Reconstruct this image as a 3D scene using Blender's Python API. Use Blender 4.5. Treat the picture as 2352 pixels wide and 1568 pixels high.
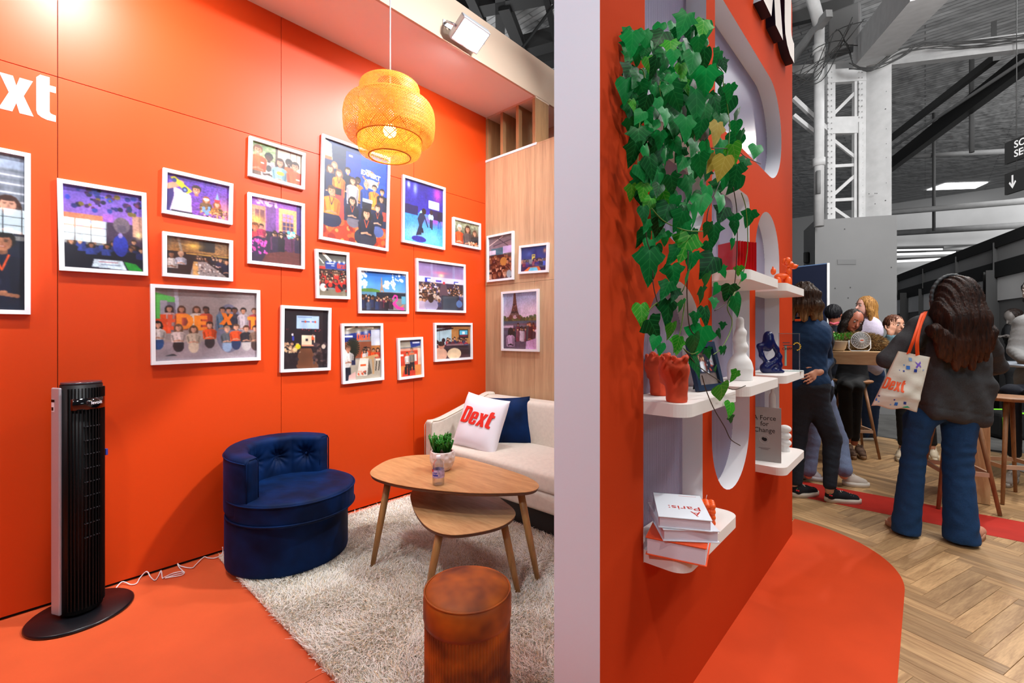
import bpy, bmesh, math, random
import numpy as np
from mathutils import Vector, Matrix

scene = bpy.context.scene
for o in list(bpy.data.objects):
    bpy.data.objects.remove(o)
COL = scene.collection

# ------------------------------------------------------------------ camera
CAM_Z = 1.27
F_PX = 1048.0
HORIZON = 768.0
YAW = math.radians(42.16)
SY, CY = math.sin(YAW), math.cos(YAW)
cam_data = bpy.data.cameras.new('camera')
cam = bpy.data.objects.new('camera', cam_data)
COL.objects.link(cam)
cam.location = (0, 0, CAM_Z)
cam.rotation_euler = (math.pi / 2, 0, YAW)
cam_data.sensor_fit = 'HORIZONTAL'
cam_data.sensor_width = 36.0
cam_data.lens = F_PX / 2352 * 36.0
cam_data.shift_y = -(784 - HORIZON) / 2352
cam_data.clip_start = 0.05
cam_data.clip_end = 200
scene.camera = cam

# ------------------------------------------------------------------ world, exposure
scene.view_settings.view_transform = 'Standard'
scene.view_settings.look = 'None'
scene.view_settings.gamma = 1
scene.view_settings.use_curve_mapping = False
scene.view_settings.exposure = 0.0
world = bpy.data.worlds.new('world')
scene.world = world
world.use_nodes = True
world.node_tree.nodes['Background'].inputs[0].default_value = (0.78, 0.86, 1.0, 1)
world.node_tree.nodes['Background'].inputs[1].default_value = 0.06
try:
    scene.cycles.max_bounces = 8
    scene.cycles.transparent_max_bounces = 24
    scene.cycles.use_denoising = True
    scene.cycles.sample_clamp_indirect = 6
except Exception:
    pass


def area_light(name, loc, target, size, power, color=(1, 1, 1), size_y=None, spread=180):
    d = bpy.data.lights.new(name, 'AREA')
    d.energy = power
    d.color = color
    d.size = size
    if size_y:
        d.shape = 'RECTANGLE'
        d.size_y = size_y
    d.spread = math.radians(spread)
    o = bpy.data.objects.new(name, d)
    COL.objects.link(o)
    o.location = loc
    o.rotation_euler = (Vector(target) - Vector(loc)).to_track_quat('-Z', 'Y').to_euler()
    return o


def spot_light(name, loc, target, power, angle, blend=0.3, radius=0.03, color=(1, 1, 1)):
    d = bpy.data.lights.new(name, 'SPOT')
    d.energy = power
    d.color = color
    d.spot_size = math.radians(angle)
    d.spot_blend = blend
    d.shadow_soft_size = radius
    o = bpy.data.objects.new(name, d)
    COL.objects.link(o)
    o.location = loc
    o.rotation_euler = (Vector(target) - Vector(loc)).to_track_quat('-Z', 'Y').to_euler()
    return o


# floodlights clamped along the fascia of the lounge (their lamp bodies are built further down)
FLOODS = [(-2.33, -1.75, 3.34), (-2.33, 0.2, 3.34), (-2.33, 2.14, 3.34)]
for i, p in enumerate(FLOODS):
    area_light('floodlight_beam', (p[0] + 0.0, p[1], p[2] - 0.045), (p[0] - 0.5, p[1] + 0.02, 2.5), 0.2, 44 if i == 1 else 34, (0.95, 0.97, 1.0), 0.14, spread=140)
# floodlights standing on the opposite wall of the lounge, above the frame
area_light('booth_flood', (-0.62, 2.45, 3.75), (-2.7, 0.7, 1.3), 0.16, 66, (0.97, 0.98, 1.0), spread=120)
area_light('booth_flood', (-1.25, -0.55, 3.6), (-2.4, 1.6, 1.0), 0.16, 16, (0.97, 0.98, 1.0), spread=125)
# lamps on the outer side of the booth, they light the shelf wall and the floor of the aisle
spot_light('booth_spot_and_fill', (1.35, 2.7, 3.7), (-0.63, 1.5, 1.2), 100, 72, 0.35, 0.10, (0.97, 0.98, 1.0))
spot_light('booth_spot_and_fill', (0.9, 0.3, 3.9), (0.0, 2.3, 0.0), 110, 62, 0.4, 0.04, (1.0, 0.93, 0.85))
spot_light('booth_spot_and_fill', (0.6, 6.8, 3.9), (0.25, 3.6, 0.0), 190, 85, 0.4, 0.05, (1.0, 0.95, 0.88))
spot_light('booth_spot_and_fill', (-0.45, -1.7, 3.2), (-0.71, 1.03, 1.5), 120, 34, 0.5, 0.05, (0.86, 0.93, 1.0))  # added fill from behind the camera, brightens the white end of the shelf wall
# area fills added out of view to brighten the hall
area_light('hall_fill', (2.5, 9.5, 6.85), (0.6, 7.0, 0.0), 2.2, 330, (1, 1, 1))
area_light('hall_fill', (2.0, 4.6, 6.8), (1.2, 7.0, 0.0), 3.2, 420, (1, 0.98, 0.95))
area_light('hall_up_fill', (1.9, 4.0, 3.6), (2.0, 10, 7), 1.2, 430, (1, 1, 1))  # upward fill added to lift the hall ceiling, no fixture there
area_light('hall_fill', (6.5, 15, 6.0), (2, 20, 3), 2.5, 500, (1, 1, 1))
area_light('hall_fill', (-6, 5.5, 4.6), (-4, 8, 7), 1.8, 60, (1, 1, 1))
#area_light('lounge_fill', (-0.2, -2.4, 3.6), (-1.6, 1.0, 0.8), 1.6, 26, (0.97, 0.98, 1.0))

# ------------------------------------------------------------------ survey helpers (pixel of the photograph -> real point)


def ray(u, v):
    r = (u - 1176.0) / F_PX
    return Vector((CY * r - SY, SY * r + CY, (HORIZON - v) / F_PX))


def at(u, v, d):
    """point seen at u,v at forward distance d"""
    return Vector((0, 0, CAM_Z)) + ray(u, v) * d


def on_x(u, v, X):
    q = ray(u, v)
    return Vector((0, 0, CAM_Z)) + q * (X / q.x)


def on_y(u, v, Y):
    q = ray(u, v)
    return Vector((0, 0, CAM_Z)) + q * (Y / q.y)


def on_z(u, v, Z=0.0):
    q = ray(u, v)
    return Vector((0, 0, CAM_Z)) + q * ((Z - CAM_Z) / q.z)


# ------------------------------------------------------------------ materials
def lin(c):
    c = np.asarray(c, dtype=float)
    return np.where(c <= 0.04045, c / 12.92, ((c + 0.055) / 1.055) ** 2.4)


def rgb(h):
    """hex string -> linear rgba"""
    h = h.lstrip('#')
    v = [int(h[i:i + 2], 16) / 255 for i in (0, 2, 4)]
    return tuple(float(x) for x in lin(v)) + (1.0,)


MATS = {}


class NT:
    def __init__(self, name):
        self.m = bpy.data.materials.new(name)
        self.m.use_nodes = True
        self.t = self.m.node_tree
        self.b = self.t.nodes['Principled BSDF']
        self.out = self.t.nodes['Material Output']

    def n(self, kind, **kw):
        nd = self.t.nodes.new(kind)
        for k, v in kw.items():
            if k.startswith('i_'):
                nd.inputs[k[2:].replace('_', ' ')].default_value = v
            else:
                setattr(nd, k, v)
        return nd

    def l(self, a, b):
        self.t.links.new(a, b)

    def coord(self, kind='Object', scale=(1, 1, 1)):
        tc = self.n('ShaderNodeTexCoord')
        mp = self.n('ShaderNodeMapping')
        mp.inputs['Scale'].default_value = scale
        self.l(tc.outputs[kind], mp.inputs['Vector'])
        return mp.outputs[0]

    def ramp(self, fac, stops):
        r = self.n('ShaderNodeValToRGB')
        els = r.color_ramp.elements
        while len(els) < len(stops):
            els.new(0.5)
        for e, (p, c) in zip(els, stops):
            e.position = p
            e.color = c
        self.l(fac, r.inputs[0])
        return r.outputs[0]

    def bump(self, h, strength=0.3, dist=0.01):
        b = self.n('ShaderNodeBump')
        b.inputs['Strength'].default_value = strength
        b.inputs['Distance'].default_value = dist
        self.l(h, b.inputs['Height'])
        self.l(b.outputs[0], self.b.inputs['Normal'])
        return b


def mat(name, color, rough=0.5, metal=0.0, noise=None, bump=None, spec=0.5, sheen=0.0, emit=None, estr=1.0,
        trans=0.0, alpha=1.0, coat=0.0, coords='Object', ior=1.45, sheen_tint=None, vary=0.0):
    """general procedural material. noise=(scale, amount) mottles the colour, bump=(scale, strength, dist)"""
    if name in MATS:
        return MATS[name]
    k = NT(name)
    c = rgb(color) if isinstance(color, str) else tuple(color)
    b = k.b
    b.inputs['Base Color'].default_value = c
    b.inputs['Roughness'].default_value = rough
    b.inputs['Metallic'].default_value = metal
    b.inputs['Specular IOR Level'].default_value = spec
    b.inputs['IOR'].default_value = ior
    b.inputs['Coat Weight'].default_value = coat
    b.inputs['Transmission Weight'].default_value = trans
    b.inputs['Alpha'].default_value = alpha
    if sheen:
        b.inputs['Sheen Weight'].default_value = sheen
        b.inputs['Sheen Roughness'].default_value = 0.35
        if sheen_tint:
            b.inputs['Sheen Tint'].default_value = rgb(sheen_tint)
    if emit:
        b.inputs['Emission Color'].default_value = rgb(emit)
        b.inputs['Emission Strength'].default_value = estr
    vec = None
    if noise or bump:
        vec = k.coord(coords)
    colsock = None
    if noise:
        n = k.n('ShaderNodeTexNoise')
        n.inputs['Scale'].default_value = noise[0]
        n.inputs['Detail'].default_value = 5
        k.l(vec, n.inputs['Vector'])
        a = noise[1]
        lo = tuple(max(0, x * (1 - a)) for x in c[:3]) + (1,)
        hi = tuple(min(1, x * (1 + a)) for x in c[:3]) + (1,)
        colsock = k.ramp(n.outputs[0], [(0.3, lo), (0.7, hi)])
    if vary:
        oi = k.n('ShaderNodeObjectInfo')
        mr = k.n('ShaderNodeMapRange')
        mr.inputs['To Min'].default_value = 1 - vary
        mr.inputs['To Max'].default_value = 1 + vary
        k.l(oi.outputs['Random'], mr.inputs['Value'])
        hs = k.n('ShaderNodeHueSaturation')
        if colsock:
            k.l(colsock, hs.inputs['Color'])
        else:
            hs.inputs['Color'].default_value = c
        k.l(mr.outputs[0], hs.inputs['Value'])
        colsock = hs.outputs[0]
    if colsock:
        k.l(colsock, b.inputs['Base Color'])
    if bump:
        n2 = k.n('ShaderNodeTexNoise')
        n2.inputs['Scale'].default_value = bump[0]
        n2.inputs['Detail'].default_value = 4
        k.l(vec, n2.inputs['Vector'])
        k.bump(n2.outputs[0], bump[1], bump[2])
    MATS[name] = k.m
    return k.m


def wood(name, c1, c2, scale=(1, 12, 1), rough=0.45, vary=0.0, coords='Object', fine=1.0):
    """grain runs along the axis with the smallest scale"""
    if name in MATS:
        return MATS[name]
    k = NT(name)
    tc = k.n('ShaderNodeTexCoord')
    mp = k.n('ShaderNodeMapping')
    mp.inputs['Scale'].default_value = scale
    src = tc.outputs[coords]
    if vary:
        oi = k.n('ShaderNodeObjectInfo')
        vm = k.n('ShaderNodeVectorMath', operation='SCALE')
        vm.inputs[0].default_value = (37.0, 91.0, 53.0)
        k.l(oi.outputs['Random'], vm.inputs['Scale'])
        va = k.n('ShaderNodeVectorMath', operation='ADD')
        k.l(src, va.inputs[0])
        k.l(vm.outputs[0], va.inputs[1])
        src = va.outputs[0]
    k.l(src, mp.inputs['Vector'])
    n1 = k.n('ShaderNodeTexNoise')
    n1.inputs['Scale'].default_value = 2.0
    n1.inputs['Detail'].default_value = 8
    n1.inputs['Roughness'].default_value = 0.62
    n1.inputs['Distortion'].default_value = 0.6
    k.l(mp.outputs[0], n1.inputs['Vector'])
    n2 = k.n('ShaderNodeTexNoise')
    n2.inputs['Scale'].default_value = 14.0 * fine
    n2.inputs['Detail'].default_value = 3
    k.l(mp.outputs[0], n2.inputs['Vector'])
    mx = k.n('ShaderNodeMath', operation='MULTIPLY_ADD')
    mx.inputs[1].default_value = 0.35
    k.l(n2.outputs[0], mx.inputs[0])
    k.l(n1.outputs[0], mx.inputs[2])
    col = k.ramp(mx.outputs[0], [(0.45, rgb(c1)), (0.85, rgb(c2))])
    if vary:
        mr = k.n('ShaderNodeMapRange')
        mr.inputs['To Min'].default_value = 1 - vary
        mr.inputs['To Max'].default_value = 1 + vary * 0.8
        k.l(oi.outputs['Random'], mr.inputs['Value'])
        hs = k.n('ShaderNodeHueSaturation')
        k.l(col, hs.inputs['Color'])
        k.l(mr.outputs[0], hs.inputs['Value'])
        col = hs.outputs[0]
    k.l(col, k.b.inputs['Base Color'])
    k.b.inputs['Roughness'].default_value = rough
    k.bump(mx.outputs[0], 0.12, 0.002)
    MATS[name] = k.m
    return k.m


def attr_mat(name, rough=0.35, coat=0.0, attr='Col'):
    if name in MATS:
        return MATS[name]
    k = NT(name)
    a = k.n('ShaderNodeAttribute')
    a.attribute_name = attr
    k.l(a.outputs['Color'], k.b.inputs['Base Color'])
    k.b.inputs['Roughness'].default_value = rough
    k.b.inputs['Coat Weight'].default_value = coat
    k.b.inputs['Coat Roughness'].default_value = 0.02
    MATS[name] = k.m
    return k.m


# ------------------------------------------------------------------ objects
def tagit(o, label=None, cat=None, group=None, kind=None):
    if label:
        o['label'] = label
    if cat:
        o['category'] = cat
    if group:
        o['group'] = group
    if kind:
        o['kind'] = kind
    return o


def thing(name, label, cat, loc=(0, 0, 0), rz=0.0, group=None):
    o = bpy.data.objects.new(name, None)
    COL.objects.link(o)
    o.location = loc
    o.rotation_euler = (0, 0, rz)
    o.empty_display_size = 0.05
    return tagit(o, label, cat, group)


def obj(name, mesh, m=None, parent=None, smooth=False, loc=None, rot=None, label=None, kind=None):
    o = bpy.data.objects.new(name, mesh)
    COL.objects.link(o)
    if m is not None and len(mesh.materials) == 0:
        mesh.materials.append(m)
    if parent is not None:
        o.parent = parent
    if loc is not None:
        o.location = loc
    if rot is not None:
        o.rotation_euler = rot
    if smooth:
        mesh.shade_smooth()
    if label:
        o['label'] = label
    if kind:
        o['kind'] = kind
    return o


def struct(name, mesh, m, parent=None, smooth=False):
    o = obj(name, mesh, m, parent, smooth)
    if parent is None:
        o['kind'] = 'structure'
    return o


def copy_tree(o, parent=None):
    c = o.copy()
    COL.objects.link(c)
    if parent is not None:
        c.parent = parent
        c.matrix_parent_inverse = o.matrix_parent_inverse.copy()
    for ch in o.children:
        copy_tree(ch, c)
    return c


def mesh_py(verts, faces, name='mesh', smooth=False):
    me = bpy.data.meshes.new(name)
    me.from_pydata([tuple(v) for v in verts], [], [tuple(f) for f in faces])
    me.update()
    if smooth:
        me.shade_smooth()
    return me


def mesh_np(verts, quads, name='mesh', smooth=True):
    """fast mesh from numpy arrays, faces all of one size"""
    verts = np.asarray(verts, dtype=np.float32)
    quads = np.asarray(quads, dtype=np.int32)
    me = bpy.data.meshes.new(name)
    k = quads.shape[1]
    me.vertices.add(len(verts))
    me.vertices.foreach_set('co', verts.ravel())
    me.loops.add(quads.size)
    me.loops.foreach_set('vertex_index', quads.ravel())
    me.polygons.add(len(quads))
    me.polygons.foreach_set('loop_start', np.arange(0, quads.size, k, dtype=np.int32))
    me.polygons.foreach_set('use_smooth', np.full(len(quads), smooth, dtype=bool))
    me.update(calc_edges=True)
    return me


class MB:
    """bmesh collector"""

    def __init__(self):
        self.bm = bmesh.new()

    def box(self, lo, hi, bevel=0.0, M=None, segs=2):
        lo = Vector(lo)
        hi = Vector(hi)
        r = bmesh.ops.create_cube(self.bm, size=1.0)
        vs = r['verts']
        c = (lo + hi) / 2
        s = hi - lo
        for v in vs:
            v.co = Vector((v.co.x * s.x + c.x, v.co.y * s.y + c.y, v.co.z * s.z + c.z))
        if bevel:
            es = list({e for v in vs for e in v.link_edges})
            rr = bmesh.ops.bevel(self.bm, geom=es, offset=bevel, segments=segs, affect='EDGES', profile=0.5)
            vs = list({v for f in rr['faces'] for v in f.verts} | {v for v in vs if v.is_valid})
        if M is not None:
            for v in vs:
                v.co = M @ v.co
        return self

    def tube(self, pts, r, n=8, cap=True, closed=False):
        pts = [Vector(p) for p in pts]
        rs = r if isinstance(r, (list, tuple)) else [r] * len(pts)
        rings = []
        prev = None
        m = len(pts)
        for i, p in enumerate(pts):
            if closed:
                t = pts[(i + 1) % m] - pts[i - 1]
            elif i == 0:
                t = pts[1] - pts[0]
            elif i == m - 1:
                t = pts[-1] - pts[-2]
            else:
                t = pts[i + 1] - pts[i - 1]
            if t.length < 1e-9:
                t = Vector((0, 0, 1))
            t.normalize()
            if prev is None:
                a = Vector((0, 0, 1)) if abs(t.z) < 0.9 else Vector((1, 0, 0))
                nx = t.cross(a).normalized()
            else:
                nx = prev - t * prev.dot(t)
                nx = nx.normalized() if nx.length > 1e-6 else t.orthogonal().normalized()
            ny = t.cross(nx)
            prev = nx
            rings.append([self.bm.verts.new(p + (nx * math.cos(2 * math.pi * k / n) + ny * math.sin(2 * math.pi * k / n)) * rs[i]) for k in range(n)])
        for i in range(m if closed else m - 1):
            A, B = rings[i], rings[(i + 1) % m]
            for k in range(n):
                f = self.bm.faces.new((A[k], A[(k + 1) % n], B[(k + 1) % n], B[k]))
                f.smooth = True
        if cap and not closed:
            self.bm.faces.new(list(reversed(rings[0])))
            self.bm.faces.new(rings[-1])
        return self

    def lathe(self, prof, c=(0, 0, 0), n=32, M=None, cap=True, sx=1.0, sy=1.0):
        """prof list of (r, z)"""
        c = Vector(c)
        rings = []
        for r, z in prof:
            ring = []
            for k in range(n):
                a = 2 * math.pi * k / n
                p = Vector((r * math.cos(a) * sx, r * math.sin(a) * sy, z)) + c
                if M is not None:
                    p = M @ p
                ring.append(self.bm.verts.new(p))
            rings.append(ring)
        for i in range(len(rings) - 1):
            for k in range(n):
                f = self.bm.faces.new((rings[i][k], rings[i][(k + 1) % n], rings[i + 1][(k + 1) % n], rings[i + 1][k]))
                f.smooth = True
        if cap:
            if prof[0][0] > 1e-6:
                self.bm.faces.new(list(reversed(rings[0])))
            if prof[-1][0] > 1e-6:
                self.bm.faces.new(rings[-1])
        return self

    def prism(self, pts, z0, z1, M=None, smooth=False):
        """extrude polygon pts (x,y) from z0 to z1"""
        f = (lambda p: M @ Vector(p)) if M is not None else (lambda p: Vector(p))
        a = [self.bm.verts.new(f((x, y, z0))) for x, y in pts]
        b = [self.bm.verts.new(f((x, y, z1))) for x, y in pts]
        n = len(pts)
        self.bm.faces.new(list(reversed(a)))
        self.bm.faces.new(b)
        for i in range(n):
            q = self.bm.faces.new((a[i], a[(i + 1) % n], b[(i + 1) % n], b[i]))
            q.smooth = smooth
        return self

    def bar(self, a, b, w, h, up=(0, 0, 1)):
        """box beam between two points, w across, h along up"""
        a, b, up = Vector(a), Vector(b), Vector(up)
        t = (b - a).normalized()
        s = t.cross(up)
        if s.length < 1e-5:
            s = t.orthogonal()
        s.normalize()
        q = s.cross(t).normalized()
        vs = []
        for p in (a, b):
            for i, j in ((-1, -1), (1, -1), (1, 1), (-1, 1)):
                vs.append(self.bm.verts.new(p + s * (w / 2 * i) + q * (h / 2 * j)))
        for f in ((3, 2, 1, 0), (4, 5, 6, 7), (0, 1, 5, 4), (1, 2, 6, 5), (2, 3, 7, 6), (3, 0, 4, 7)):
            self.bm.faces.new([vs[i] for i in f])
        return self

    def sphere(self, c, r, seg=16, rings=10, scale=(1, 1, 1), M=None):
        rr = bmesh.ops.create_uvsphere(self.bm, u_segments=seg, v_segments=rings, radius=r)
        for v in rr['verts']:
            v.co = Vector((v.co.x * scale[0], v.co.y * scale[1], v.co.z * scale[2]))
            if M is not None:
                v.co = M @ v.co
            v.co += Vector(c)
            for f in v.link_faces:
                f.smooth = True
        return self

    def mesh(self, name='mesh', smooth=None):
        me = bpy.data.meshes.new(name)
        bmesh.ops.recalc_face_normals(self.bm, faces=self.bm.faces)
        self.bm.to_mesh(me)
        self.bm.free()
        if smooth:
            me.shade_smooth()
        return me


def rrect(x0, y0, x1, y1, r, n=6, corners=(1, 1, 1, 1)):
    """rounded rectangle outline ccw from lower left"""
    out = []
    for (cx, cy, a0, on) in ((x0 + r, y0 + r, math.pi, corners[0]), (x1 - r, y0 + r, 1.5 * math.pi, corners[1]),
                             (x1 - r, y1 - r, 0, corners[2]), (x0 + r, y1 - r, 0.5 * math.pi, corners[3])):
        if on:
            for k in range(n + 1):
                a = a0 + k * math.pi / 2 / n
                out.append((cx + r * math.cos(a), cy + r * math.sin(a)))
        else:
            out.append((cx + (r if cx > (x0 + x1) / 2 else -r), cy + (r if cy > (y0 + y1) / 2 else -r)))
    return out


def shape_mesh(polys, depth, name='shape', bevel=0.0):
    """flat outlines (even-odd holes) in XY extruded to thickness depth (z 0..depth)"""
    cu = bpy.data.curves.new(name, 'CURVE')
    cu.dimensions = '2D'
    cu.fill_mode = 'BOTH'
    cu.extrude = depth / 2
    cu.bevel_depth = bevel
    for pl in polys:
        s = cu.splines.new('POLY')
        s.points.add(len(pl) - 1)
        for p, (x, y) in zip(s.points, pl):
            p.co = (x, y, depth / 2, 1)
        s.use_cyclic_u = True
    o = bpy.data.objects.new(name, cu)
    COL.objects.link(o)
    bpy.context.view_layer.update()
    dg = bpy.context.evaluated_depsgraph_get()
    me = bpy.data.meshes.new_from_object(o.evaluated_get(dg))
    bpy.data.objects.remove(o)
    bpy.data.curves.remove(cu)
    for v in me.vertices:
        pass
    zs = [v.co.z for v in me.vertices]
    z0 = min(zs) if zs else 0
    for v in me.vertices:
        v.co.z -= z0
    me.name = name
    me.shade_smooth()
    me.set_sharp_from_angle(angle=math.radians(35))
    return me


def text_mesh(txt, size, depth=0.0005, align='LEFT', xscale=1.0, shear=0.0, bold=0.0, spacing=1.0):
    cu = bpy.data.curves.new('lettering', 'FONT')
    cu.body = txt
    cu.size = size
    cu.extrude = depth
    cu.align_x = align
    cu.shear = shear
    cu.offset = bold
    cu.space_character = spacing
    cu.resolution_u = 3
    o = bpy.data.objects.new('t', cu)
    COL.objects.link(o)
    bpy.context.view_layer.update()
    dg = bpy.context.evaluated_depsgraph_get()
    me = bpy.data.meshes.new_from_object(o.evaluated_get(dg))
    bpy.data.objects.remove(o)
    for v in me.vertices:
        v.co.x *= xscale
    return me


def frame_matrix(origin, xdir, ydir):
    x = Vector(xdir).normalized()
    y = Vector(ydir)
    y = (y - x * y.dot(x)).normalized()
    z = x.cross(y)
    M = Matrix((x, y, z)).transposed().to_4x4()
    M.translation = Vector(origin)
    return M


# the bold condensed word mark seen on the wall, cushion, bag and shelf wall
GLYPHS = {
    'D': (0.52, [[(0, 0), (0, 1), (.30, 1), (.40, .975), (.47, .92), (.51, .84), (.52, .74), (.52, .26), (.51, .16), (.47, .08), (.40, .025), (.30, 0)],
                 [(.20, .16), (.20, .84), (.27, .84), (.305, .81), (.315, .76), (.315, .24), (.305, .19), (.27, .16)]]),
    'e': (0.44, [[(.44, .36), (.44, .64), (.42, .71), (.37, .76), (.29, .78), (.15, .78), (.07, .76), (.02, .71), (0, .64), (0, .14), (.02, .07), (.07, .02), (.15, 0),
                  (.29, 0), (.37, .02), (.42, .07), (.44, .14), (.44, .27), (.27, .27), (.27, .16), (.255, .13), (.20, .13), (.185, .16), (.185, .36)],
                 [(.185, .47), (.185, .62), (.20, .65), (.255, .65), (.27, .62), (.27, .47)]]),
    'x': (0.52, [[(0, 0), (.15, .40), (.01, .78), (.21, .78), (.26, .58), (.31, .78), (.51, .78), (.37, .40), (.52, 0), (.31, 0), (.26, .21), (.20, 0)]]),
    't': (0.32, [[(0, .90), (.06, .98), (.21, .98), (.21, .80), (.31, .80), (.31, .66), (.21, .66), (.21, .20), (.225, .165), (.26, .15), (.31, .145), (.31, 0),
                  (.17, 0), (.08, .03), (.02, .08), (0, .16)]]),
}


def dext_polys(h=1.0, shear=0.0, gap=0.045, letters='Dext', x0=0.0):
    out = []
    x = x0
    for ch in letters:
        w, pl = GLYPHS[ch]
        for p in pl:
            out.append([((x + a + shear * b) * h, b * h) for a, b in p])
        x += w + gap
    return out, (x - gap) * h


# ------------------------------------------------------------------ distance-field modelling
def surface_nets(vals, origin, h):
    nx, ny, nz = vals.shape
    ins = vals < 0
    cshape = (nx - 1, ny - 1, nz - 1)
    acc = np.zeros(cshape + (3,), dtype=np.float32)
    cnt = np.zeros(cshape, dtype=np.float32)
    offs = [(0, 0, 0), (1, 0, 0), (0, 1, 0), (1, 1, 0), (0, 0, 1), (1, 0, 1), (0, 1, 1), (1, 1, 1)]

    def sub(a, o):
        return a[o[0]:nx - 1 + o[0], o[1]:ny - 1 + o[1], o[2]:nz - 1 + o[2]]
    for i, a in enumerate(offs):
        for ax in range(3):
            if a[ax]:
                continue
            b = list(a)
            b[ax] = 1
            va, vb = sub(vals, a), sub(vals, b)
            m = sub(ins, a) != sub(ins, b)
            if not m.any():
                continue
            idx = np.nonzero(m)
            t = va[idx] / (va[idx] - vb[idx])
            p = np.array(a, dtype=np.float32)[None, :].repeat(len(t), 0)
            p[:, ax] += t
            acc[idx] += p
            cnt[idx] += 1
    act = cnt > 0
    ci = np.nonzero(act)
    vid = -np.ones(cshape, dtype=np.int32)
    vid[ci] = np.arange(len(ci[0]))
    verts = (acc[ci] / cnt[ci][:, None] + np.stack(ci, 1)) * h + np.array(origin)
    faces = []
    for ax in range(3):
        s0 = [slice(None)] * 3
        s1 = [slice(None)] * 3
        s0[ax] = slice(0, -1)
        s1[ax] = slice(1, None)
        a, b = ins[tuple(s0)], ins[tuple(s1)]
        u, w = [(1, 2), (2, 0), (0, 1)][ax]
        m = a != b
        ii = np.stack(np.nonzero(m), 1)
        if len(ii) == 0:
            continue
        ok = (ii[:, u] > 0) & (ii[:, w] > 0) & (ii[:, u] < cshape[u]) & (ii[:, w] < cshape[w])
        ii = ii[ok]
        flip = b[tuple(ii.T)]

        def g(du, dw):
            j = ii.copy()
            j[:, u] -= du
            j[:, w] -= dw
            return vid[tuple(j.T)]
        q = np.stack([g(1, 1), g(0, 1), g(0, 0), g(1, 0)], 1)
        q[flip] = q[flip][:, ::-1]
        faces.append(q)
    return verts, np.concatenate(faces)


class SDF:
    """small helper: a list of shapes smooth-unioned, evaluated on a grid"""

    def __init__(self, k=0.02):
        self.items = []
        self.k = k
        self.lo = np.full(3, 1e9)
        self.hi = np.full(3, -1e9)
        self.post = []

    def _grow(self, pts, r):
        for p in pts:
            p = np.array(p)
            self.lo = np.minimum(self.lo, p - r)
            self.hi = np.maximum(self.hi, p + r)

    def cap(self, a, b, ra, rb=None, k=None, sub=False):
        rb = ra if rb is None else rb
        a = np.array(a, dtype=float)
        b = np.array(b, dtype=float)

        def f(P):
            d = b - a
            t = np.clip(((P - a) @ d) / max(1e-12, d @ d), 0, 1)
            return np.linalg.norm(P - a - t[..., None] * d, axis=-1) - (ra + (rb - ra) * t)
        if not sub:
            self._grow([a, b], max(ra, rb))
        self.items.append((f, self.k if k is None else k, sub, np.minimum(a, b) - max(ra, rb), np.maximum(a, b) + max(ra, rb)))
        return self

    def chain(self, pts, rs, k=None):
        for i in range(len(pts) - 1):
            self.cap(pts[i], pts[i + 1], rs[i], rs[i + 1], k)
        return self

    def ell(self, c, r, R=None, k=None, sub=False):
        c = np.array(c, dtype=float)
        r = np.array(r, dtype=float)
        Rm = np.array(R.to_3x3()) if R is not None else np.eye(3)

        def f(P):
            q = (P - c) @ Rm
            k0 = np.linalg.norm(q / r, axis=-1)
            k1 = np.linalg.norm(q / (r * r), axis=-1)
            return k0 * (k0 - 1) / np.maximum(k1, 1e-6)
        if not sub:
            self._grow([c], r.max())
        self.items.append((f, self.k if k is None else k, sub, c - r.max(), c + r.max()))
        return self

    def box(self, c, hs, rad=0.01, R=None, k=None, sub=False):
        c = np.array(c, dtype=float)
        hs = np.array(hs, dtype=float)
        Rm = np.array(R.to_3x3()) if R is not None else np.eye(3)

        def f(P):
            q = np.abs((P - c) @ Rm) - (hs - rad)
            return np.linalg.norm(np.maximum(q, 0), axis=-1) + np.minimum(q.max(-1), 0) - rad
        m = np.linalg.norm(hs)
        if not sub:
            self._grow([c], m if R is not None else hs)
        self.items.append((f, self.k if k is None else k, sub, c - m, c + m))
        return self

    def fn(self, f, lo, hi, k=None, sub=False):
        if not sub:
            self._grow([lo, hi], 0)
        self.items.append((f, self.k if k is None else k, sub, np.array(lo), np.array(hi)))
        return self

    def mesh(self, h=0.01, disp=None, name='mesh', pad=3, warp=None, wpad=0.0):
        lo = self.lo - pad * h - wpad
        hi = self.hi + pad * h + wpad
        n = np.ceil((hi - lo) / h).astype(int) + 1
        ax = [lo[i] + np.arange(n[i]) * h for i in range(3)]
        P = np.stack(np.meshgrid(*ax, indexing='ij'), -1)
        D = np.full(P.shape[:3], 1e3)
        for f, k, sub, blo, bhi in self.items:
            m = k + 4 * h + wpad
            i0 = np.clip(((blo - m - lo) / h).astype(int), 0, n)
            i1 = np.clip(((bhi + m - lo) / h).astype(int) + 2, 0, n)
            s = tuple(slice(a, b) for a, b in zip(i0, i1))
            Q = P[s]
            if Q.size == 0:
                continue
            if warp is not None:
                Q = warp(Q)
            d = f(Q)
            e = D[s]
            if sub:
                hh = np.clip(0.5 - 0.5 * (e + d) / max(k, 1e-9), 0, 1)
                D[s] = e + (-d - e) * hh + k * hh * (1 - hh)
            elif k > 0:
                D[s] = np.minimum(e, d) - (np.maximum(k - np.abs(e - d), 0) ** 2) / (4 * k)
            else:
                D[s] = np.minimum(e, d)
        if disp is not None:
            near = np.abs(D) < 6 * h + 0.03
            D[near] -= disp(P[near])
        v, q = surface_nets(D, lo, h)
        return mesh_np(v, q, name, True)


def vnoise(P, s, seed=0):
    """cheap smooth value noise by summed sines"""
    rng = np.random.RandomState(seed)
    out = np.zeros(P.shape[:-1])
    for i in range(5):
        w = rng.normal(size=3) * s
        out += np.sin(P @ w + rng.uniform(0, 6.28))
    return out / 5


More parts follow.
